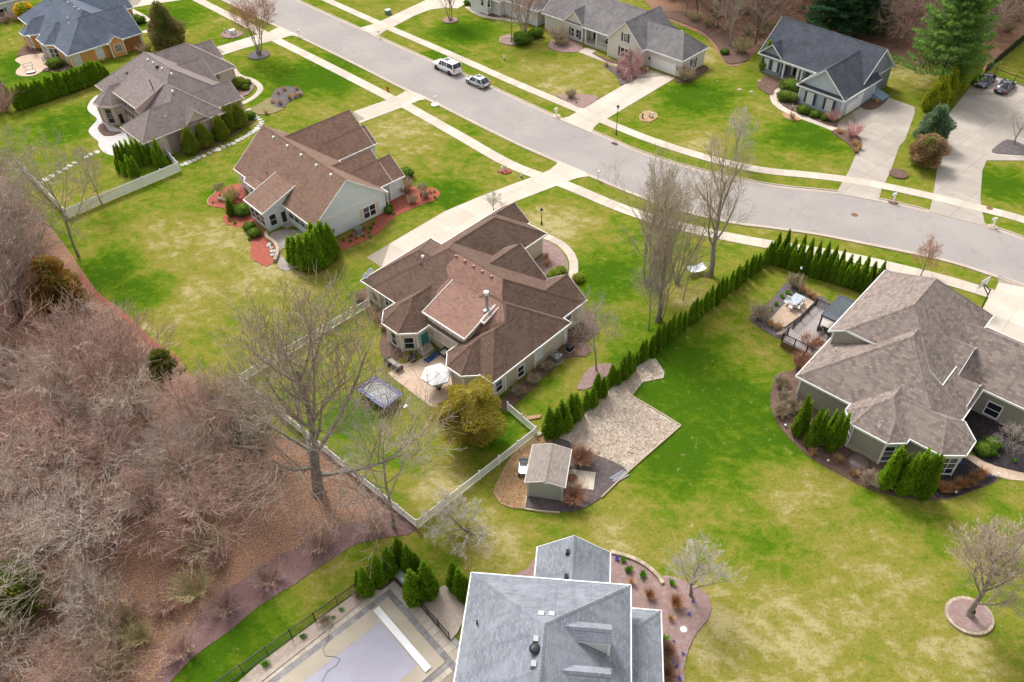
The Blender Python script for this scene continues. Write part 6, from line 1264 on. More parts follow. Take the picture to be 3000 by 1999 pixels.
def soften(o,w_):
    bm=bmesh.new(); bm.from_mesh(o.data); bmesh.ops.bevel(bm,geom=[e for e in bm.edges if len(e.link_faces)==2 and e.calc_face_angle()>.25],offset=w_,segments=2,affect='EDGES',clamp_overlap=True)
    for f in bm.faces: f.smooth=True
    bm.to_mesh(o.data); bm.free()
def car(label,loc,rz,paint,L,W,Hh,wheel,kind,rim):
    o=thing('parked_car',label,'car',loc,rz,'cars parked on the street and driveway'); hl=L/2; wb=L*.29; hw=W/2; hood=.56*Hh if kind!='suv' else .60*Hh; clr=.22 if kind!='suv' else .3
    # lower body: stations (x, top z, half width, bottom z)
    S=[(-hl,hood*.78,hw*.82,clr+.15),(-hl+.12,hood*.98,hw*.93,clr+.03),(-hl*.72,hood*1.02,hw,clr),(-hl*.3,hood*1.0,hw,clr),(hl*.25,hood*.98,hw,clr),(hl*.42,hood*.96,hw*.99,clr),(hl*.72,hood*.88,hw*.97,clr),(hl*.93,hood*.76,hw*.88,clr+.03),(hl,hood*.6,hw*.74,clr+.14)]
    if kind=='suv': S=[(-hl,hood*.85,hw*.88,clr+.15),(-hl+.08,hood*1.02,hw*.96,clr+.03),(-hl*.7,hood*1.03,hw,clr),(-hl*.2,hood*1.02,hw,clr),(hl*.3,hood*1.01,hw,clr),(hl*.45,hood*1.0,hw,clr),(hl*.8,hood*.95,hw*.97,clr),(hl*.95,hood*.88,hw*.9,clr+.03),(hl,hood*.7,hw*.82,clr+.14)]
    m=MB(); vs=[]; 
    for x,t,w_,b in S:
        sec=[(w_*.86,b),(w_*.99,b+(t-b)*.25),(w_,b+(t-b)*.6),(w_*.97,t-.05),(w_*.86,t)]; vs+=[(x,y,z) for y,z in sec]+[(x,-y,z) for y,z in sec[::-1]]
    n=10; fs=[(i*n+j,i*n+(j+1)%n,(i+1)*n+(j+1)%n,(i+1)*n+j) for i in range(len(S)-1) for j in range(n)]+[tuple(range(n)),tuple(range((len(S)-1)*n,len(S)*n))[::-1]]
    m.add(vs,fs); bd=m.build('body',paint,o,smooth=False,normals=True); soften(bd,.07)
    # greenhouse
    if kind=='suv': C=[(-hl*.95,-hl*.86),(-hl*.35,-hl*.35),(hl*.1,hl*.1),(hl*.42,hl*.2)]
    elif kind=='hatch': C=[(-hl*.92,-hl*.66),(-hl*.35,-hl*.3),(hl*.1,hl*.08),(hl*.48,hl*.16)]
    else: C=[(-hl*.72,-hl*.36),(-hl*.3,-hl*.2),(hl*.1,hl*.06),(hl*.47,hl*.14)]
    xb0,xt0=C[0]; xb1,xt1=C[3]; zb=hood*.97; zt=Hh-.06; wb_=hw*.93; wt=hw*.74 if kind!='suv' else hw*.8
    m=MB(); m.add([(xb0,-wb_,zb),(xb1,-wb_*.97,zb),(xb1,wb_*.97,zb),(xb0,wb_,zb),(xt0,-wt,zt),(xt1,-wt,zt),(xt1,wt,zt),(xt0,wt,zt)],[(4,5,6,7),(0,1,5,4),(1,2,6,5),(2,3,7,6),(3,0,4,7)]); g_=m.build('windows',M_cglass,o,normals=True); soften(g_,.08)
    m=MB(); e=.07; m.add([(xt0-e,-wt-.03,zt-.02),(xt1+e,-wt-.03,zt-.02),(xt1+e,wt+.03,zt-.02),(xt0-e,wt+.03,zt-.02),(xt0+.2,-wt*.8,Hh),(xt1-.25,-wt*.8,Hh),(xt1-.25,wt*.8,Hh),(xt0+.2,wt*.8,Hh)],[(4,5,6,7),(0,1,5,4),(1,2,6,5),(2,3,7,6),(3,0,4,7),(3,2,1,0)]); rf=m.build('roof',paint,o,normals=True); soften(rf,.05)
    MB().box(((xt1-.75),0,Hh+.004),(.9,wt*1.1,.012)).build('sunroof',M_cglass,rf) if kind!='sedan' else None
    for sg in(-1,1):
        for (b0,t0),w_ in zip(C,(.16,.09,.09,.1)): MB().bar((b0,sg*wb_,zb),(t0,sg*(wt+.01),zt),w_,.05).build('pillar',paint,o)
        MB().box((hl*.36,sg*(hw+.09),zb+.05),(.14,.2,.13)).build('mirror',paint,o)
        MB().box((-hl+.09,sg*hw*.78,hood*.83),(.16,hw*.3,.2 if kind!='suv' else .34)).build('tail_light',M_tail,o); MB().box((hl-.12,sg*hw*.62,hood*.68),(.18,hw*.32,.13)).build('headlight',M_head,o)
        for x in(-wb,wb):
            wh=MB().tube((x,sg*(hw-.23),wheel),(x,sg*(hw+.015),wheel),wheel,wheel,18).build('wheel',M_tyre,o); MB().tube((x,sg*(hw-.05),wheel),(x,sg*(hw+.03),wheel),wheel*.64,wheel*.6,14).build('rim',rim,wh)
            MB().tube((x,sg*(hw-.3),wheel),(x,sg*(hw+.004),wheel+.02),wheel*1.14,wheel*1.14,18).build('wheel_arch',M_black_m,o)
    MB().box((-hl-.01,0,hood*.72),(.04,.42,.16)).build('number_plate',M_plate,o); MB().box((-hl+.02,0,clr+.2),(.14,W*.8,.16)).build('bumper',paint if kind=='suv' else M_black_m,o); MB().box((hl-.03,0,clr+.22),(.12,W*.6,.24)).build('grille',M_black_m,o)
    return o
rd=(px(1101,109)-px(1500,287)); rz=math.atan2(rd.y,rd.x)
car('big white sport utility car parked at the kerb, in front',px(1311,207),rz,M_cwhite,5.5,2.05,1.93,.40,'suv',M_rimd); car('silver hatchback parked behind the big white car',px(1399,248),rz,M_csil,4.5,1.8,1.48,.33,'hatch',M_rim)
d1=A3(1960,780)-A3(2040,700); car('dark grey sedan facing the street beside the golden hedge',A3(1985,770),math.atan2(d1.y,d1.x)-.05,M_cdark,4.7,1.85,1.44,.33,'sedan',M_rim); car('dark grey sedan with red tail lights towards the viewer',A3(2170,825),math.atan2(-d1.y,-d1.x)-.05,M_cdark,4.7,1.85,1.44,.33,'sedan',M_rim)
# ================================================================= street furniture
def mailbox(label,p,rz,ringm=None):
    o=thing('mailbox',label,'mailbox',p,rz,'white mailboxes along the street'); MB().box((0,0,.62),(.12,.12,1.3)).box((.12,0,1.0),(.5,.09,.09)).build('post',M_vinyl,o); m=MB(); m.box((.15,0,1.15),(.52,.22,.2)); m.tube((-.11,0,1.25),(.41,0,1.25),.11,.11,12); m.build('box',M_vinyl,o); MB().box((.2,.13,1.32),(.03,.02,.14)).build('flag',M_hydrant,o)
    MB().lathe((0,0,1.25),[(.08,0),(.1,.03),(.02,.14)],6).build('finial',M_vinyl,o)
    if ringm: MB().lathe((0,0,0),[(.6,-.05),(.62,.06),(.55,.09),(.1,.1)],16).build('base_ring',ringm,o)
rn=rz+math.pi/2
for l,p,r_,rm in(('white mailbox by the taupe house driveway apron',A1(398,345),rn+math.pi,None),('white mailbox across the street near the top driveway',A1(1138,348),rn,None),('white mailbox on a round white base by the pale blue driveway',A1(1645,962),rn+math.pi,M_vinyl),('white mailbox left of the white garage driveway apron',A2(408,1068),rn,M_stone),('white mailbox by the middle house driveway',B2(788,88),rn+math.pi,None),('leaning white mailbox between the two right driveways',B3(1150,290),rn-.5,M_mulch),('white mailbox on a stone base at the right edge',B3(2062,520),rn-.6,M_stone)): mailbox(l,p,r_,rm)
def lamp(label,p,h,group=None):
    o=thing('lamp_post',label,'lamp post',p,.3,group); MB().tube((0,0,-.1),(0,0,h),.055,.04,10).lathe((0,0,0),[(.12,-.05),(.12,.25),(.07,.35),(.05,.4)],10).build('pole',M_black_m,o); MB().lathe((0,0,h),[(.05,0),(.12,.08),(.19,.42),(.17,.42),(.08,.1)],8).build('lantern',M_head,o); MB().lathe((0,0,h+.42),[(.24,0),(.22,.05),(.1,.16),(.02,.3)],8).build('cap',M_black_m,o)
lamp('tall black street lamp beside the white garage driveway',A2(957,1240),topz(A2(957,1240),A2(970,985))-.4); lamp('black street lamp at the top left end of the street',A1(108,225),5); lamp('short garden lamp on the front lawn of the middle house',B2(272,495),topz(B2(272,495),B2(272,375))-.2); lamp('short garden lamp by the curved walk of the blue-grey house',A3(208,1078),topz(A3(208,1078),A3(235,970))-.2)
o=thing('fire_hydrant','red fire hydrant on the grass strip by the street','hydrant',A1(1213,838)); MB().lathe((0,0,0),[(.2,-.05),(.2,.05),(.13,.07),(.13,.55),(.17,.57),(.17,.62),(.13,.7),(.05,.78),(.05,.84)],14).build('barrel',M_hydrant,o); MB().tube((-.24,0,.42),(.24,0,.42),.07,.07,10).build('side_nozzle',M_hydrant,o); MB().tube((0,-.22,.4),(0,0,.4),.09,.09,10).build('front_nozzle',M_hydrant,o)
def util(label,p,kind):
    o=thing('utility_box' if kind=='box' else 'utility_pedestal',label,'utility box',p,.6,'utility boxes on the lawns')
    if kind=='box': MB().box((0,0,.35),(.95,.85,.8)).build('cabinet',M_green_m if 'green' in label else M_palegreen,o); MB().box((0,0,.78),(1.02,.92,.08)).build('lid',M_palegreen,o)
    else: MB().lathe((0,0,0),[(.13,-.05),(.13,.75),(.1,.85),(.02,.9)],10).build('cap',M_green_m if 'dark' in label else (M_wht_m if 'white' in label else M_palegreen),o); MB().lathe((0,0,-.05),[(.15,0),(.15,.25),(.13,.27)],10).build('base',M_green_m,o)
for l,p,k in(('green transformer box on the lawn at the top',A1(1215,130),'box'),('pale pedestal behind the green transformer box',A1(1212,95),'ped'),('left pale pedestal in the utility bed across the street',A2(1263,1080),'ped'),('right white pedestal in the utility bed across the street',A2(1288,1085),'ped'),('short dark pedestal in the utility bed across the street',A2(1197,1092),'ped'),('pale transformer box on the lawn right of the dull conifer',A0(2142,315),'box'),('pale pedestal left of the pale transformer box',A0(2070,305),'ped'),('white pedestal right of the pale transformer box',A0(2157,335),'ped'),('white pedestal on the lawn corner by the middle driveway',B2(85,62),'ped'),('pale pedestal in the red utility bed',B1(2290,5),'ped'),('white pedestal in the red utility bed',B1(2260,15),'ped'),('white marker pipe on the lawn left of the white house',A1(2280,552),'ped')): util(l,p,k)
o=thing('marker_post','yellow gas marker post on the lawn across the street','marker',A1(2178,588)); MB().box((0,0,.6),(.09,.05,1.3)).build('post',M_yellow,o)
def disc(name,label,p,r,z,mat,cat): 
    o=tag(MB().lathe((0,0,-.02),[(r,0),(r,.02+z),(r*.8,.024+z),(r*.78,.02+z),(.02,.02+z)],20).build(name,mat),label,cat); o.location=p
disc('manhole_cover','round rusty manhole cover in the curve of the road',B3(795,408),.42,.012,M_rust,'manhole'); disc('manhole_cover','brown round cover in the right sidewalk',B3(2035,350),.4,.065,M_rust,'manhole')
o=thing('storm_drain','rusty storm drain grate at the far kerb','drain',A2(945,1322,.02),rz); MB().box((0,0,.0),(.95,.6,.05)).build('frame',M_rust,o)
for i in range(6): MB().box((-.35+i*.14,0,.035),(.07,.5,.03)).build('bar',M_black_m,o)
# ================================================================= garden things
def ac(label,p,s=.85,group='air conditioners'):
    o=thing('air_conditioner',label,'air conditioner',p,R_(45),group); MB().box((0,0,.05),(s+.2,s+.2,.12)).build('pad',M_conc2,o); m=MB(); m.box((0,0,.5),(s,s,.8)); m.build('cabinet',M_grey_m,o)
    for i in range(7):
        MB().box((0,0,.18+i*.1),(s+.02,s+.02,.05)).build('louvre',pm('ac_louvre',(.14,.15,.16),.5,[(4,(.18,.19,.2),.4,.7,.6)],'obj'),o)
    MB().lathe((0,0,.9),[(s*.42,0),(s*.42,.05),(s*.36,.06),(s*.34,.02),(.02,.02)],18).build('fan_guard',M_black_m,o); MB().box((0,0,.91),(s+.04,s+.04,.03)).build('top',M_grey_m,o)
ac('grey air conditioner beside the middle house wall',C2(408,185)); ac('grey air conditioner in the red mulch by the pale blue gable',B1(940,580),.8)
o=thing('generator_box','small black generator box right of the air conditioner','generator',C2(530,85),R_(45)); MB().box((0,0,.04),(.85,.75,.1)).build('pad',M_conc2,o); MB().box((0,0,.38),(.65,.55,.6)).build('cabinet',M_black_m,o); MB().box((0,0,.7),(.72,.62,.06)).build('lid',M_black_m,o)
# trampoline
ct=[px(750+x/3.136,1000+y/3.136,.85) for x,y in((1100,318),(1355,490),(1170,622),(918,440))]; cc=sum(ct,Vector())/4; ux=(ct[1]-ct[0]).normalized(); LXt=((ct[1]-ct[0]).length+(ct[2]-ct[3]).length)/2; LYt=((ct[3]-ct[0]).length+(ct[2]-ct[1]).length)/2
o=thing('trampoline','rectangular trampoline with blue padding in the fenced yard','trampoline',(cc.x,cc.y,0),math.atan2(ux.y,ux.x)); M_pad=pm('blue_padding',(.11,.125,.27),.6,[(3,(.15,.165,.32),.4,.7,.6)],'obj'); M_mat=pm('trampoline_mat',(.30,.31,.33),.7,[(2,(.36,.37,.39),.4,.7,.6)],'obj')
MB().box((0,0,.83),(LXt-.5,LYt-.5,.02)).build('mat',M_mat,o)
for sg in(-1,1): MB().box((sg*(LXt/2-.17),0,.87),(.36,LYt,.05)).build('pad',M_pad,o); MB().box((0,sg*(LYt/2-.17),.865),(LXt-.7,.36,.05)).build('pad',M_pad,o)
for sx in(-1,1):
    for sy in(-1,1):
        MB().tube((sx*(LXt/2-.25),sy*(LYt/2-.25),0),(sx*(LXt/2-.25),sy*(LYt/2-.25),.84),.04,.04,8).build('leg',M_black_m,o); MB().tube((sx*LXt/2,sy*LYt/2,.0),(sx*LXt/2,sy*LYt/2,2.3),.025,.025,6).build('net_pole',M_black_m,o)
nm=MB()
for a,b in(((-1,-1),(1,-1)),((1,-1),(1,1)),((1,1),(-1,1)),((-1,1),(-1,-1))):
    A_=Vector((a[0]*LXt/2,a[1]*LYt/2,0));B_=Vector((b[0]*LXt/2,b[1]*LYt/2,0))
    for i in range(12): nm.bar(A_.lerp(B_,i/12)+Vector((0,0,.9)),A_.lerp(B_,i/12)+Vector((0,0,2.2)),.008)
    for j in range(5): nm.bar(A_+Vector((0,0,.95+j*.3)),B_+Vector((0,0,.95+j*.3)),.008)
nm.build('safety_net',M_black_m,o,kind='stuff')
# parasols
def parasol(label,p,r,h,mat,n=6,rz=0,furled=False):
    o=thing('parasol',label,'parasol',p,rz); MB().tube((0,0,0),(0,0,h),.03,.03,8).build('pole',M_wht_m if not furled else M_timber,o); MB().lathe((0,0,0),[(.28,-.02),(.28,.06),(.06,.12)],14).build('base',M_black_m,o)
    m=MB(); R=[Vector((r*math.cos(2*math.pi*i/n),r*math.sin(2*math.pi*i/n),h-.5)) for i in range(n)]; t=Vector((0,0,h+.12))
    if furled: MB().lathe((0,0,h-1.6),[(.03,0),(.16,.1),(.13,.8),(.07,1.4),(.02,1.75)],10).build('canopy',mat,o); return
    k=m.add([t]+R+[v-Vector((0,0,.18)) for v in R],[(0,1+i,1+(i+1)%n) for i in range(n)]+[(1+i,1+n+i,1+n+(i+1)%n,1+(i+1)%n) for i in range(n)]); m.build('canopy',mat,o)
    for i in range(n): MB().bar((0,0,h-.05),R[i]-Vector((0,0,.03)),.02).build('rib',M_wht_m,o)
M_canvas=pm('white_canvas',(.72,.71,.72),.8,[(2,(.62,.61,.62),.45,.7,.7)],'obj'); M_cush=pm('grey_cushion',(.36,.34,.33),.9,[(4,(.42,.4,.39),.4,.7,.6)],'obj'); M_wick=pm('dark_wicker',(.06,.045,.04),.8,[(12,(.1,.08,.07),.4,.7,.7)],'obj'); M_cushb=pm('cream_cushion',(.58,.53,.47),.9,[(4,(.5,.46,.4),.4,.7,.6)],'obj')
pp_=px(750+1655/3.136,1000+285/3.136,2.25); parasol('white open parasol on the back patio of the middle house',(pp_.x,pp_.y,.06),1.55,2.4,M_canvas,6,.3)
pt=thing('patio_table','round table under the white parasol','table',(pp_.x,pp_.y,.06)); MB().lathe((0,0,.68),[(.6,0),(.62,.02),(.6,.04)],18).build('table_top',M_wick,pt)
for i in range(4): t=i*math.pi/2+.4; MB().bar((.45*math.cos(t),.45*math.sin(t),0),(.4*math.cos(t),.4*math.sin(t),.68),.04).build('leg',M_black_m,pt)
def sofa(label,p,rz,w,cm,name='outdoor_sofa',cat='sofa'):
    o=thing(name,label,cat,p,rz); MB().box((0,0,.2),(w,.75,.28)).build('seat',M_wick,o); MB().box((0,.34,.5),(w,.12,.5)).build('backrest',M_wick,o)
    for sg in(-1,1): MB().box((sg*(w/2-.05),0,.4),(.12,.75,.34)).build('arm',M_wick,o)
    k=max(1,round(w/.75))
    for i in range(k): MB().box((-w/2+.12+(w-.24)*(i+.5)/k,-.03,.4),((w-.24)/k-.03,.62,.13)).build('cushion',cm,o)
a_=R_(45.35)
sofa('dark wicker sofa with grey cushions on the patio edge',C1(1270,235)+Vector((0,0,.06)),a_+math.pi*.5,2.0,M_cush); sofa('black wicker chair by the bay window of the middle house',C1(1435,175)+Vector((0,0,.06)),a_-math.pi/2,.8,M_wick,'wicker_chair','chair'); sofa('wicker seat with cream cushion by the sunroom windows',C1(1740,130)+Vector((0,0,.06)),a_-math.pi/2,.95,M_cushb,'wicker_chair','chair')
o=tag(MB().box((0,0,.075),(2.0,.75,.02)).build('rug',pm('blue_rug',(.03,.07,.15),.95,[(3,(.08,.13,.22),.5,.62,.8),(9,(.02,.05,.11),.5,.7,.6)],'obj')),'dark blue patterned rug before the back steps','rug'); p=C1(1625,145); o.location=(p.x,p.y,0); o.rotation_euler=(0,0,R_(45.35)); tag(o,'dark blue patterned rug before the back steps','rug')
o=thing('paver_block','small tile lying on the lawn beside the trampoline','tile',C1(1372,598),.7); MB().box((0,0,.02),(.5,.4,.06)).build('frame',M_timber,o); MB().box((0,0,.05),(.38,.28,.03)).build('plate',M_grey_m,o)
o=thing('garden_ornament','white garden ornament under the golden cedar','ornament',C1(1770,600)); MB().lathe((0,0,0),[(.25,-.05),(.2,.1),(.08,.15),(.08,.5),(.3,.6),(.32,.66),(.05,.62)],12).build('basin',M_wht_m,o); MB().box((.1,-.35,.06),(.25,.15,.12)).build('stone',M_shut_b,o)
# hammock
t0,t1=B2(1530,1020),B2(1815,960); hc=B2(1685,940); d=(t1-t0); o=thing('hammock','white striped hammock slung beside the big bare tree','hammock',hc,math.atan2(d.y,d.x),None,.8); m=MB(); N=10; vs=[]
M_hs=[pm('hammock_white',(.76,.76,.77),.8,[(3,(.68,.68,.7),.4,.7,.5)],'obj'),pm('hammock_blue',(.50,.58,.66),.8,[(3,(.44,.52,.6),.4,.7,.5)],'obj')]
for j in range(9):
    for i in range(N+1):
        x=-1.25+2.5*i/N; y=-.75+1.5*j/8; z=.75+.35*(x/1.25)**2-.12*(1-(y/.75)**2); vs.append((x,y,z))
for j in range(8): m.add(vs[j*(N+1):(j+2)*(N+1)],[(i,i+1,N+2+i,N+1+i) for i in range(N)],j%2)
m.build('bed',M_hs,o)
for sx in(-1,1):
    MB().bar((sx*1.28,-.78,1.1),(sx*1.28,.78,1.1),.05).build('spreader_bar',M_timber,o); r_=MB()
    for k in range(6): r_.tube((sx*1.28,-.7+k*.28,1.1),(sx*1.95,0,1.3),.01,.01,4)
    r_.build('rope',M_wht_m,o)
    MB().bar((sx*1.95,0,1.3),(sx*2.1,0,0),.07).build('stand_leg',M_timber,o)
# bench
o=thing('garden_bench','grey bench in the red mulch under the brown rounded tree','bench',B0(2045,280),R_(-20)); MB().box((0,0,.42),(1.25,.42,.06)).build('seat',M_flag,o)
for sg in(-1,1): MB().box((sg*.45,0,.2),(.12,.36,.42)).build('leg',M_flag,o)
# cart by the shed
o=thing('garden_cart','small grey garden cart left of the shed','cart',C2(105,1205),R_(-5)); MB().box((0,0,.5),(.75,1.1,.1)).box((0,.6,.75),(.75,.08,.5)).box((.36,0,.6),(.05,1.1,.22)).box((-.36,0,.6),(.05,1.1,.22)).build('tub',M_steel,o)
MB().box((0,.68,1.0),(.8,.2,.16)).build('rack',M_black_m,o)
for sx in(-1,1):
    for y in(-.4,.4): MB().tube((sx*.42,y,.25),(sx*.3,y,.25),.25,.25,12).build('wheel',M_tyre,o)
MB().bar((-.25,-.55,.55),(-.25,-1.0,.9),.04).bar((.25,-.55,.55),(.25,-1.0,.9),.04).bar((-.3,-1,.9),(.3,-1,.9),.04).build('handle',M_black_m,o)
o=tag(MB().box((0,0,0),(1.0,.35,.3)).build('stone_block',M_stone),'tan stone block at the fence corner above the shed','stone'); p=C2(262,860); o.location=(p.x,p.y,.15); o.rotation_euler=(0,0,.6)
# ================================================================= deck and patio of the olive house
H=TANH; z=.85; Lc=lambda a,b,zz:H.loc(px(*N1_(a,b),zz))
dk=thing('wooden_deck','raised deck with black railings behind the olive house','deck',(H.org.x,H.org.y,0),R_(45.7),None)
a=Lc(297,455,z); b=Lc(135,622,z); c=Lc(420,790,z); u0=min(b.x,a.x); 
du0,du1,dv0,dv1=b.x-.1,a.x+.3,-1.2,a.y+.05; du0=min(du0,du1-3.5); dv1=max(dv1,dv0+4)
du0,du1=5.9,max(a.x,9.5); dv0,dv1=-.3,max(a.y,b.y)
nb=int((dv1-dv0)/.16)
for i in range(nb): MB().box(((du0+du1)/2,dv0+(i+.5)*(dv1-dv0)/nb,z),(du1-du0,(dv1-dv0)/nb-.012,.05)).build('board',pm('taupe_decking',(.36,.315,.30),.8,[(3,(.42,.37,.355),.4,.7,.7)],'world',rnd=.06),dk)
MB().box(((du0+du1)/2,(dv0+dv1)/2,(z-.03)/2-.02),(du1-du0-.06,dv1-dv0-.06,z-.06)).build('skirt',pm('brown_skirt',(.16,.085,.045),.8,[(6,(.2,.11,.06),.4,.7,.7)],'obj'),dk)
def railing(par,A_,B_,z0,h=.95):
    A_=Vector((A_[0],A_[1],z0));B_=Vector((B_[0],B_[1],z0));n=max(1,round((B_-A_).length/1.5))
    for i in range(n+1): p=A_.lerp(B_,i/n); MB().box((p.x,p.y,z0+h/2+.02),(.1,.1,h+.1)).build('railing_post',M_black_m,par)
    m=MB(); m.bar(A_+Vector((0,0,h)),B_+Vector((0,0,h)),.07); m.build('top_rail',M_black_m,par); MB().bar(A_+Vector((0,0,.12)),B_+Vector((0,0,.12)),.05).build('bottom_rail',M_black_m,par); m=MB(); k=int((B_-A_).length/.11)
    for i in range(1,k): q=A_.lerp(B_,i/k); m.bar(q+Vector((0,0,.12)),q+Vector((0,0,h)),.018)
    m.build('balusters',M_black_m,par,kind='stuff')
railing(dk,(du0+.05,dv0+.6),(du0+.05,dv1-.1),z); railing(dk,(du0+.05,dv1-.05),(du0+1.2,dv1-.05),z); railing(dk,(du0+2.3,dv1-.05),(du1-.05,dv1-.05),z); railing(dk,(du1-.05,dv1-.05),(du1-.05,dv0+1.8),z)
for i in range(4): MB().box((du0+1.75,dv1+.16+i*.28,(z-.05-i*.2)/2),(1.1,.28,z-.05-i*.2)).build('step',pm('brown_step',(.30,.25,.23),.8,[(6,(.25,.2,.18),.4,.7,.7)],'obj'),dk)
pg=thing('pergola','dark louvred pergola over the deck of the olive house','pergola',(H.org.x,H.org.y,0),R_(45.7)); zp=3.0; M_perg=pm('slate_metal',(.075,.09,.115),.45,[(4,(.095,.11,.14),.4,.7,.6)],'obj')
g0=Lc(535,358,zp); g1=Lc(368,552,zp); pu0,pu1=min(g0.x,g1.x),max(g0.x,g1.x); pv1=(g0.y+g1.y)/2; pv0=.0
for x in(pu0,pu1): MB().box((x,(pv0+pv1)/2,zp),(.14,pv1-pv0,.22)).build('beam',M_perg,pg); MB().box((x,pv1-.07,(zp+z)/2),(.14,.14,zp-z)).build('post',M_perg,pg)
for y in(pv0,pv1): MB().box(((pu0+pu1)/2,y,zp+.003),(pu1-pu0,.14,.22)).build('beam',M_perg,pg)
nl=int((pv1-pv0)/.17)
for i in range(nl): q=MB(); q.box(((pu0+pu1)/2,pv0+(i+.5)*(pv1-pv0)/nl,zp+.07),(pu1-pu0-.16,.15,.03)); q.build('louvre',M_perg,pg)
def seatset(label,p,rz,mat,group):
    o=thing('patio_chair',label,'chair',p,rz,group); MB().box((0,0,.43),(.5,.5,.06)).build('seat',mat,o); MB().box((0,.26,.72),(.5,.06,.6)).build('backrest',mat,o)
    for sx in(-1,1):
        for sy in(-1,1): MB().bar((sx*.22,sy*.22,0),(sx*.22,sy*.22,.43),.03).build('leg',M_grey_m,o)
        MB().bar((sx*.26,-.2,.62),(sx*.26,.25,.62),.04).build('arm',M_grey_m,o)
sp_=bed('stone_patio',pts(B3,(0,1395),(150,1235),(320,1165),(430,1225),(300,1340),(150,1450)),M_tanpat,.06,smooth=False)
tp=px(*N1_(105,400),.75); o=thing('glass_table','glass-topped patio table on the stone patio of the olive house','table',(tp.x,tp.y,.16),R_(45.7)); MB().box((0,0,.7),(1.9,1.05,.03)).build('table_top',pm('pale_glass',(.40,.45,.5),.1,[(2,(.5,.55,.6),.4,.7,.6)],'obj',spec=.7),o)
for sx in(-1,1):
    for sy in(-1,1): MB().bar((sx*.8,sy*.42,-.02),(sx*.85,sy*.45,.7),.05).build('leg',M_grey_m,o)
for i,(x,y,r_) in enumerate(((15,430,2.3),(55,480,.8),(130,480,.8),(150,440,.8))): q=px(*N1_(x,y),.4); seatset(['leftmost','second','third','rightmost'][i]+' white patio chair at the glass table',(q.x,q.y,.16),r_+math.pi,M_wht_m,'chairs at the glass table')
q=px(*N1_(128,350)); parasol('furled tan parasol beside the glass table',(q.x,q.y,.16),1,2.7,pm('tan_canvas',(.36,.27,.2),.9,[(4,(.42,.32,.24),.4,.7,.6)],'obj'),furled=True)
tq=Lc(430,650,z+.7); o=thing('dining_table','beige dining table under the pergola','table',tuple(H.org+H.u*tq.x+H.v*tq.y)+(z+.02,),R_(45.7)); MB().box((0,0,.72),(1.0,1.7,.06)).build('table_top',M_cushb,o); MB().box((0,0,.36),(.5,1.0,.7)).build('pedestal',M_wick,o)
for i,(dx,dy,r_) in enumerate(((-.85,-.4,1.57),(-.85,.45,1.57),(.0,-1.25,3.14))): q=H.org+H.u*(tq.x+dx)+H.v*(tq.y+dy); seatset(['lower','upper','end'][i]+' brown chair at the table under the pergola',(q.x,q.y,z+.03),R_(45.7)+r_,M_wick,'chairs under the pergola')
# bird feeder, small lights, hoop
q=px(*N1_(115,250)); o=thing('bird_feeder','white bird feeder on a thin pole by the arborvitae row','bird feeder',q); MB().tube((0,0,-.1),(0,0,2.2),.02,.02,6).build('pole',M_black_m,o); MB().box((0,0,2.3),(.18,.18,.22)).lathe((0,0,2.4),[(.16,0),(.02,.13)],4).build('house',M_wht_m,o)
q=B3(1950,1290); o=thing('basketball_hoop','basketball hoop with white backboard at the right driveway','basketball hoop',q,R_(120)); MB().tube((0,0,-.1),(0,0,3.0),.06,.06,8).bar((0,0,2.8),(.8,0,3.1),.08).bar((0,0,2.2),(.8,0,2.9),.08).build('pole',M_black_m,o); MB().box((.85,0,3.3),(.04,1.5,1.0)).build('backboard',M_wht_m,o); r_=MB()
for i in range(14): t=2*math.pi*i/14; t2=2*math.pi*(i+1)/14; r_.tube((1.12+.23*math.cos(t),.23*math.sin(t),3.05),(1.12+.23*math.cos(t2),.23*math.sin(t2),3.05),.012,.012,5)
r_.build('rim',M_hydrant,o)
def dish(label,hs,uv,zz,rz):
    w_=hs.org+hs.u*uv[0]+hs.v*uv[1]; o=thing('satellite_dish',label,'satellite dish',(w_.x,w_.y,zz),rz,'satellite dishes on the roofs'); MB().tube((0,0,-.15),(0,0,.45),.025,.025,6).build('mast',M_grey_m,o); n=14
    m=MB(); R=Matrix.Rotation(1.0,3,'Y'); c=Vector((.05,0,.55)); vs=[c]+[c+R@Vector((.32*math.cos(2*math.pi*i/n),.38*math.sin(2*math.pi*i/n),.09)) for i in range(n)]; m.add(vs,[(0,1+i,1+(i+1)%n) for i in range(n)]); m.build('reflector',M_wht_m,o); MB().bar(c,c+R@Vector((-.25,0,.45)),.03).box(c+R@Vector((-.25,0,.47)),(.1,.1,.1)).build('feed_arm',M_grey_m,o)
dish('satellite dish at the left roof corner of the middle house, lower one',MAINH,(.35,-.5),3.05,R_(-60)); dish('satellite dish at the left roof corner of the middle house, upper one',MAINH,(1.3,-.12),2.95,R_(-60))
q=TANH.parpix(N2_(890,920),lambda p:3.15+.54*(p[0]+2.2)); dish('satellite dish on the bay roof of the olive house',TANH,q,3.15+.54*(q[0]+2.2),R_(-40))
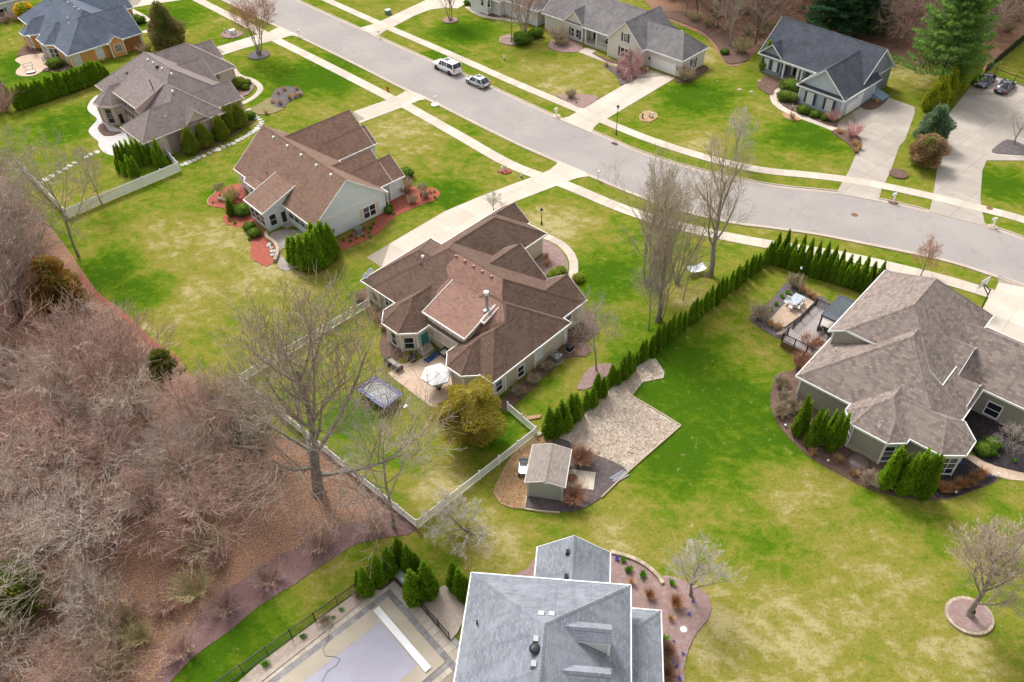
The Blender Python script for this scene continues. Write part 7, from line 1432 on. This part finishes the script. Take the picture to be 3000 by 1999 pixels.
# table game on the orange house patio
o=thing('table_frame','thin-legged metal table frame on the heart-shaped patio','table',A0(275,645),.5); 
for sx in(-1,1):
    for sy in(-1,1): MB().bar((sx*.35,sy*.35,0),(sx*.75,sy*.6,.95),.04).build('leg',M_grey_m,o)
    MB().bar((sx*.75,-.6,.95),(sx*.75,.6,.95),.05).build('side_rail',M_rust,o); MB().bar((-.75,sx*.6,.95),(.75,sx*.6,.95),.05).build('end_rail',M_shut_b,o)
o=thing('lounger_base','flat white box with dark rim on the edge of the heart-shaped patio','box',A0(290,675),.3); MB().box((0,0,.12),(1.3,.7,.24)).build('body',M_shut_n,o); MB().box((0,0,.26),(1.2,.6,.06)).build('lid',M_wht_m,o)
for i,(x,y) in enumerate(((420,580),(440,560))): seatset(['left','right'][i]+' dark chair by the orange bay windows',A0(x,y)+Vector((0,0,.06)),2.2,M_black_m,'chairs by the orange bay')
# wall stones, landscape lights, thrown rocks
for i,p in enumerate(((C3(155,790),),(C3(545,1115),),(C3(1128,1370),),(C3(1715,1405),),(C3(2110,1237),),(C3(1895,1000),))):
    o=thing('path_light',f'{ordn(i)} small white path light round the olive house bed, from the left','path light',p[0],0,'path lights'); MB().tube((0,0,-.05),(0,0,.3),.02,.02,6).build('stake',M_black_m,o); MB().lathe((0,0,.3),[(.11,0),(.12,.05),(.03,.12)],10).build('head',M_wht_m,o)
for i,(f_,x,y,s_) in enumerate(((A2,2090,830,.4),(A2,2200,845,.3),(A2,2275,745,.3),(A2,1885,745,.15),(D2,1577,1085,.32))):
    m=MB().lathe((0,0,-.05),[(s_*.6,0),(s_,s_*.2),(s_*.8,s_*.5),(s_*.2,s_*.65)],9); o=tag(m.build('rock',M_stone if i<4 else M_wht_m),['largest pale rock on the lawn left of the blue-grey house','pale rock right of the largest lawn rock','pale rock in the mulch by the dark corner arborvitae','tiny pale rock on the lawn by the white house','white stepping stone in the pink mulch bed'][i],'rock'); o.location=f_(x,y)

# ---- uncountable ground litter: fallen leaves in the wood, dead growth on the gravel
def litter(name,label,cat,poly,n,mat,seed,blade=False,size=(.09,.2)):
    r=random.Random(seed); m=MB(); P_=scatter_fast(poly,n,r)
    for p in P_:
        s_=r.uniform(*size); a=r.uniform(0,6.283); z=.075+r.uniform(0,.03); k=len(m.v)
        if blade:
            o=Vector((math.cos(a),math.sin(a),0))*s_; w_=Vector((-math.sin(a),math.cos(a),0))*s_*.14; t=Vector((0,0,r.uniform(.3,1.1)*s_))
            for q in(p-w_,p+w_,p+o+t): m.v.append((q.x,q.y,q.z+.06))
            m.f.append((k,k+1,k+2)); m.m.append(0)
        else:
            o=Vector((math.cos(a),math.sin(a),r.uniform(-.3,.3)))*s_*.5; w_=Vector((-math.sin(a),math.cos(a),r.uniform(-.3,.3)))*s_*.32
            for q in(p-o,p+w_,p+o,p-w_): m.v.append((q.x,q.y,max(.07,q.z+z)))
            m.f.append((k,k+1,k+2,k+3)); m.m.append(0)
    return tag(m.build(name,mat),label,cat,kind='stuff')
def scatter_fast(poly,n,r):
    xs=[p[0] for p in poly];ys=[p[1] for p in poly];out=[]
    while len(out)<n:
        p=Vector((r.uniform(min(xs),max(xs)),r.uniform(min(ys),max(ys)),0))
        if inside(p,poly): out.append(p)
    return out
L_fall=leafmat('fallen_leaves',(.40,.23,.13),(.66,.46,.31),(.24,.12,.075),.0,14,.95,.15)
wl2=[px(*p) for p in((-100,700),(90,680),(180,800),(270,905),(350,965),(425,1040),(510,1110),(600,1200),(760,1300),(930,1330),(1080,1450),(1000,1540),(850,1620),(700,1700),(600,1800),(500,1960),(420,2050),(-60,2050))]
litter('fallen_leaves','fallen tan and russet leaves covering the floor of the left wood','leaves',wl2,62000,L_fall,31,False,(.07,.15))
litter('dead_growth','pale dead stalks and weeds over the gravel garden','dead plants',pts(C2,(1320,190),(1390,290),(1380,330),(1200,370),(1130,460),(1100,520),(1530,785),(1070,1190),(930,1100),(780,1040),(530,950),(560,770),(700,650),(900,450),(1100,300)),9000,leafmat('dead_stalks',(.50,.40,.30),(.78,.70,.62),(.36,.26,.15),.0,9,.95,.1),32,True,(.1,.28))
litter('straw','dry straw and stalks on the ground left of the shed','straw',pts(C2,(225,885),(300,845),(390,880),(200,1000),(150,1290),(125,1420),(100,1540),(0,1530))+pts(C1,(2260,1490),(2190,1400),(2250,1250),(2352,1070)),3500,leafmat('straw_stalks',(.5,.32,.17),(.62,.44,.28),(.3,.17,.09),.0,9,.95,.1),33,True,(.1,.28))
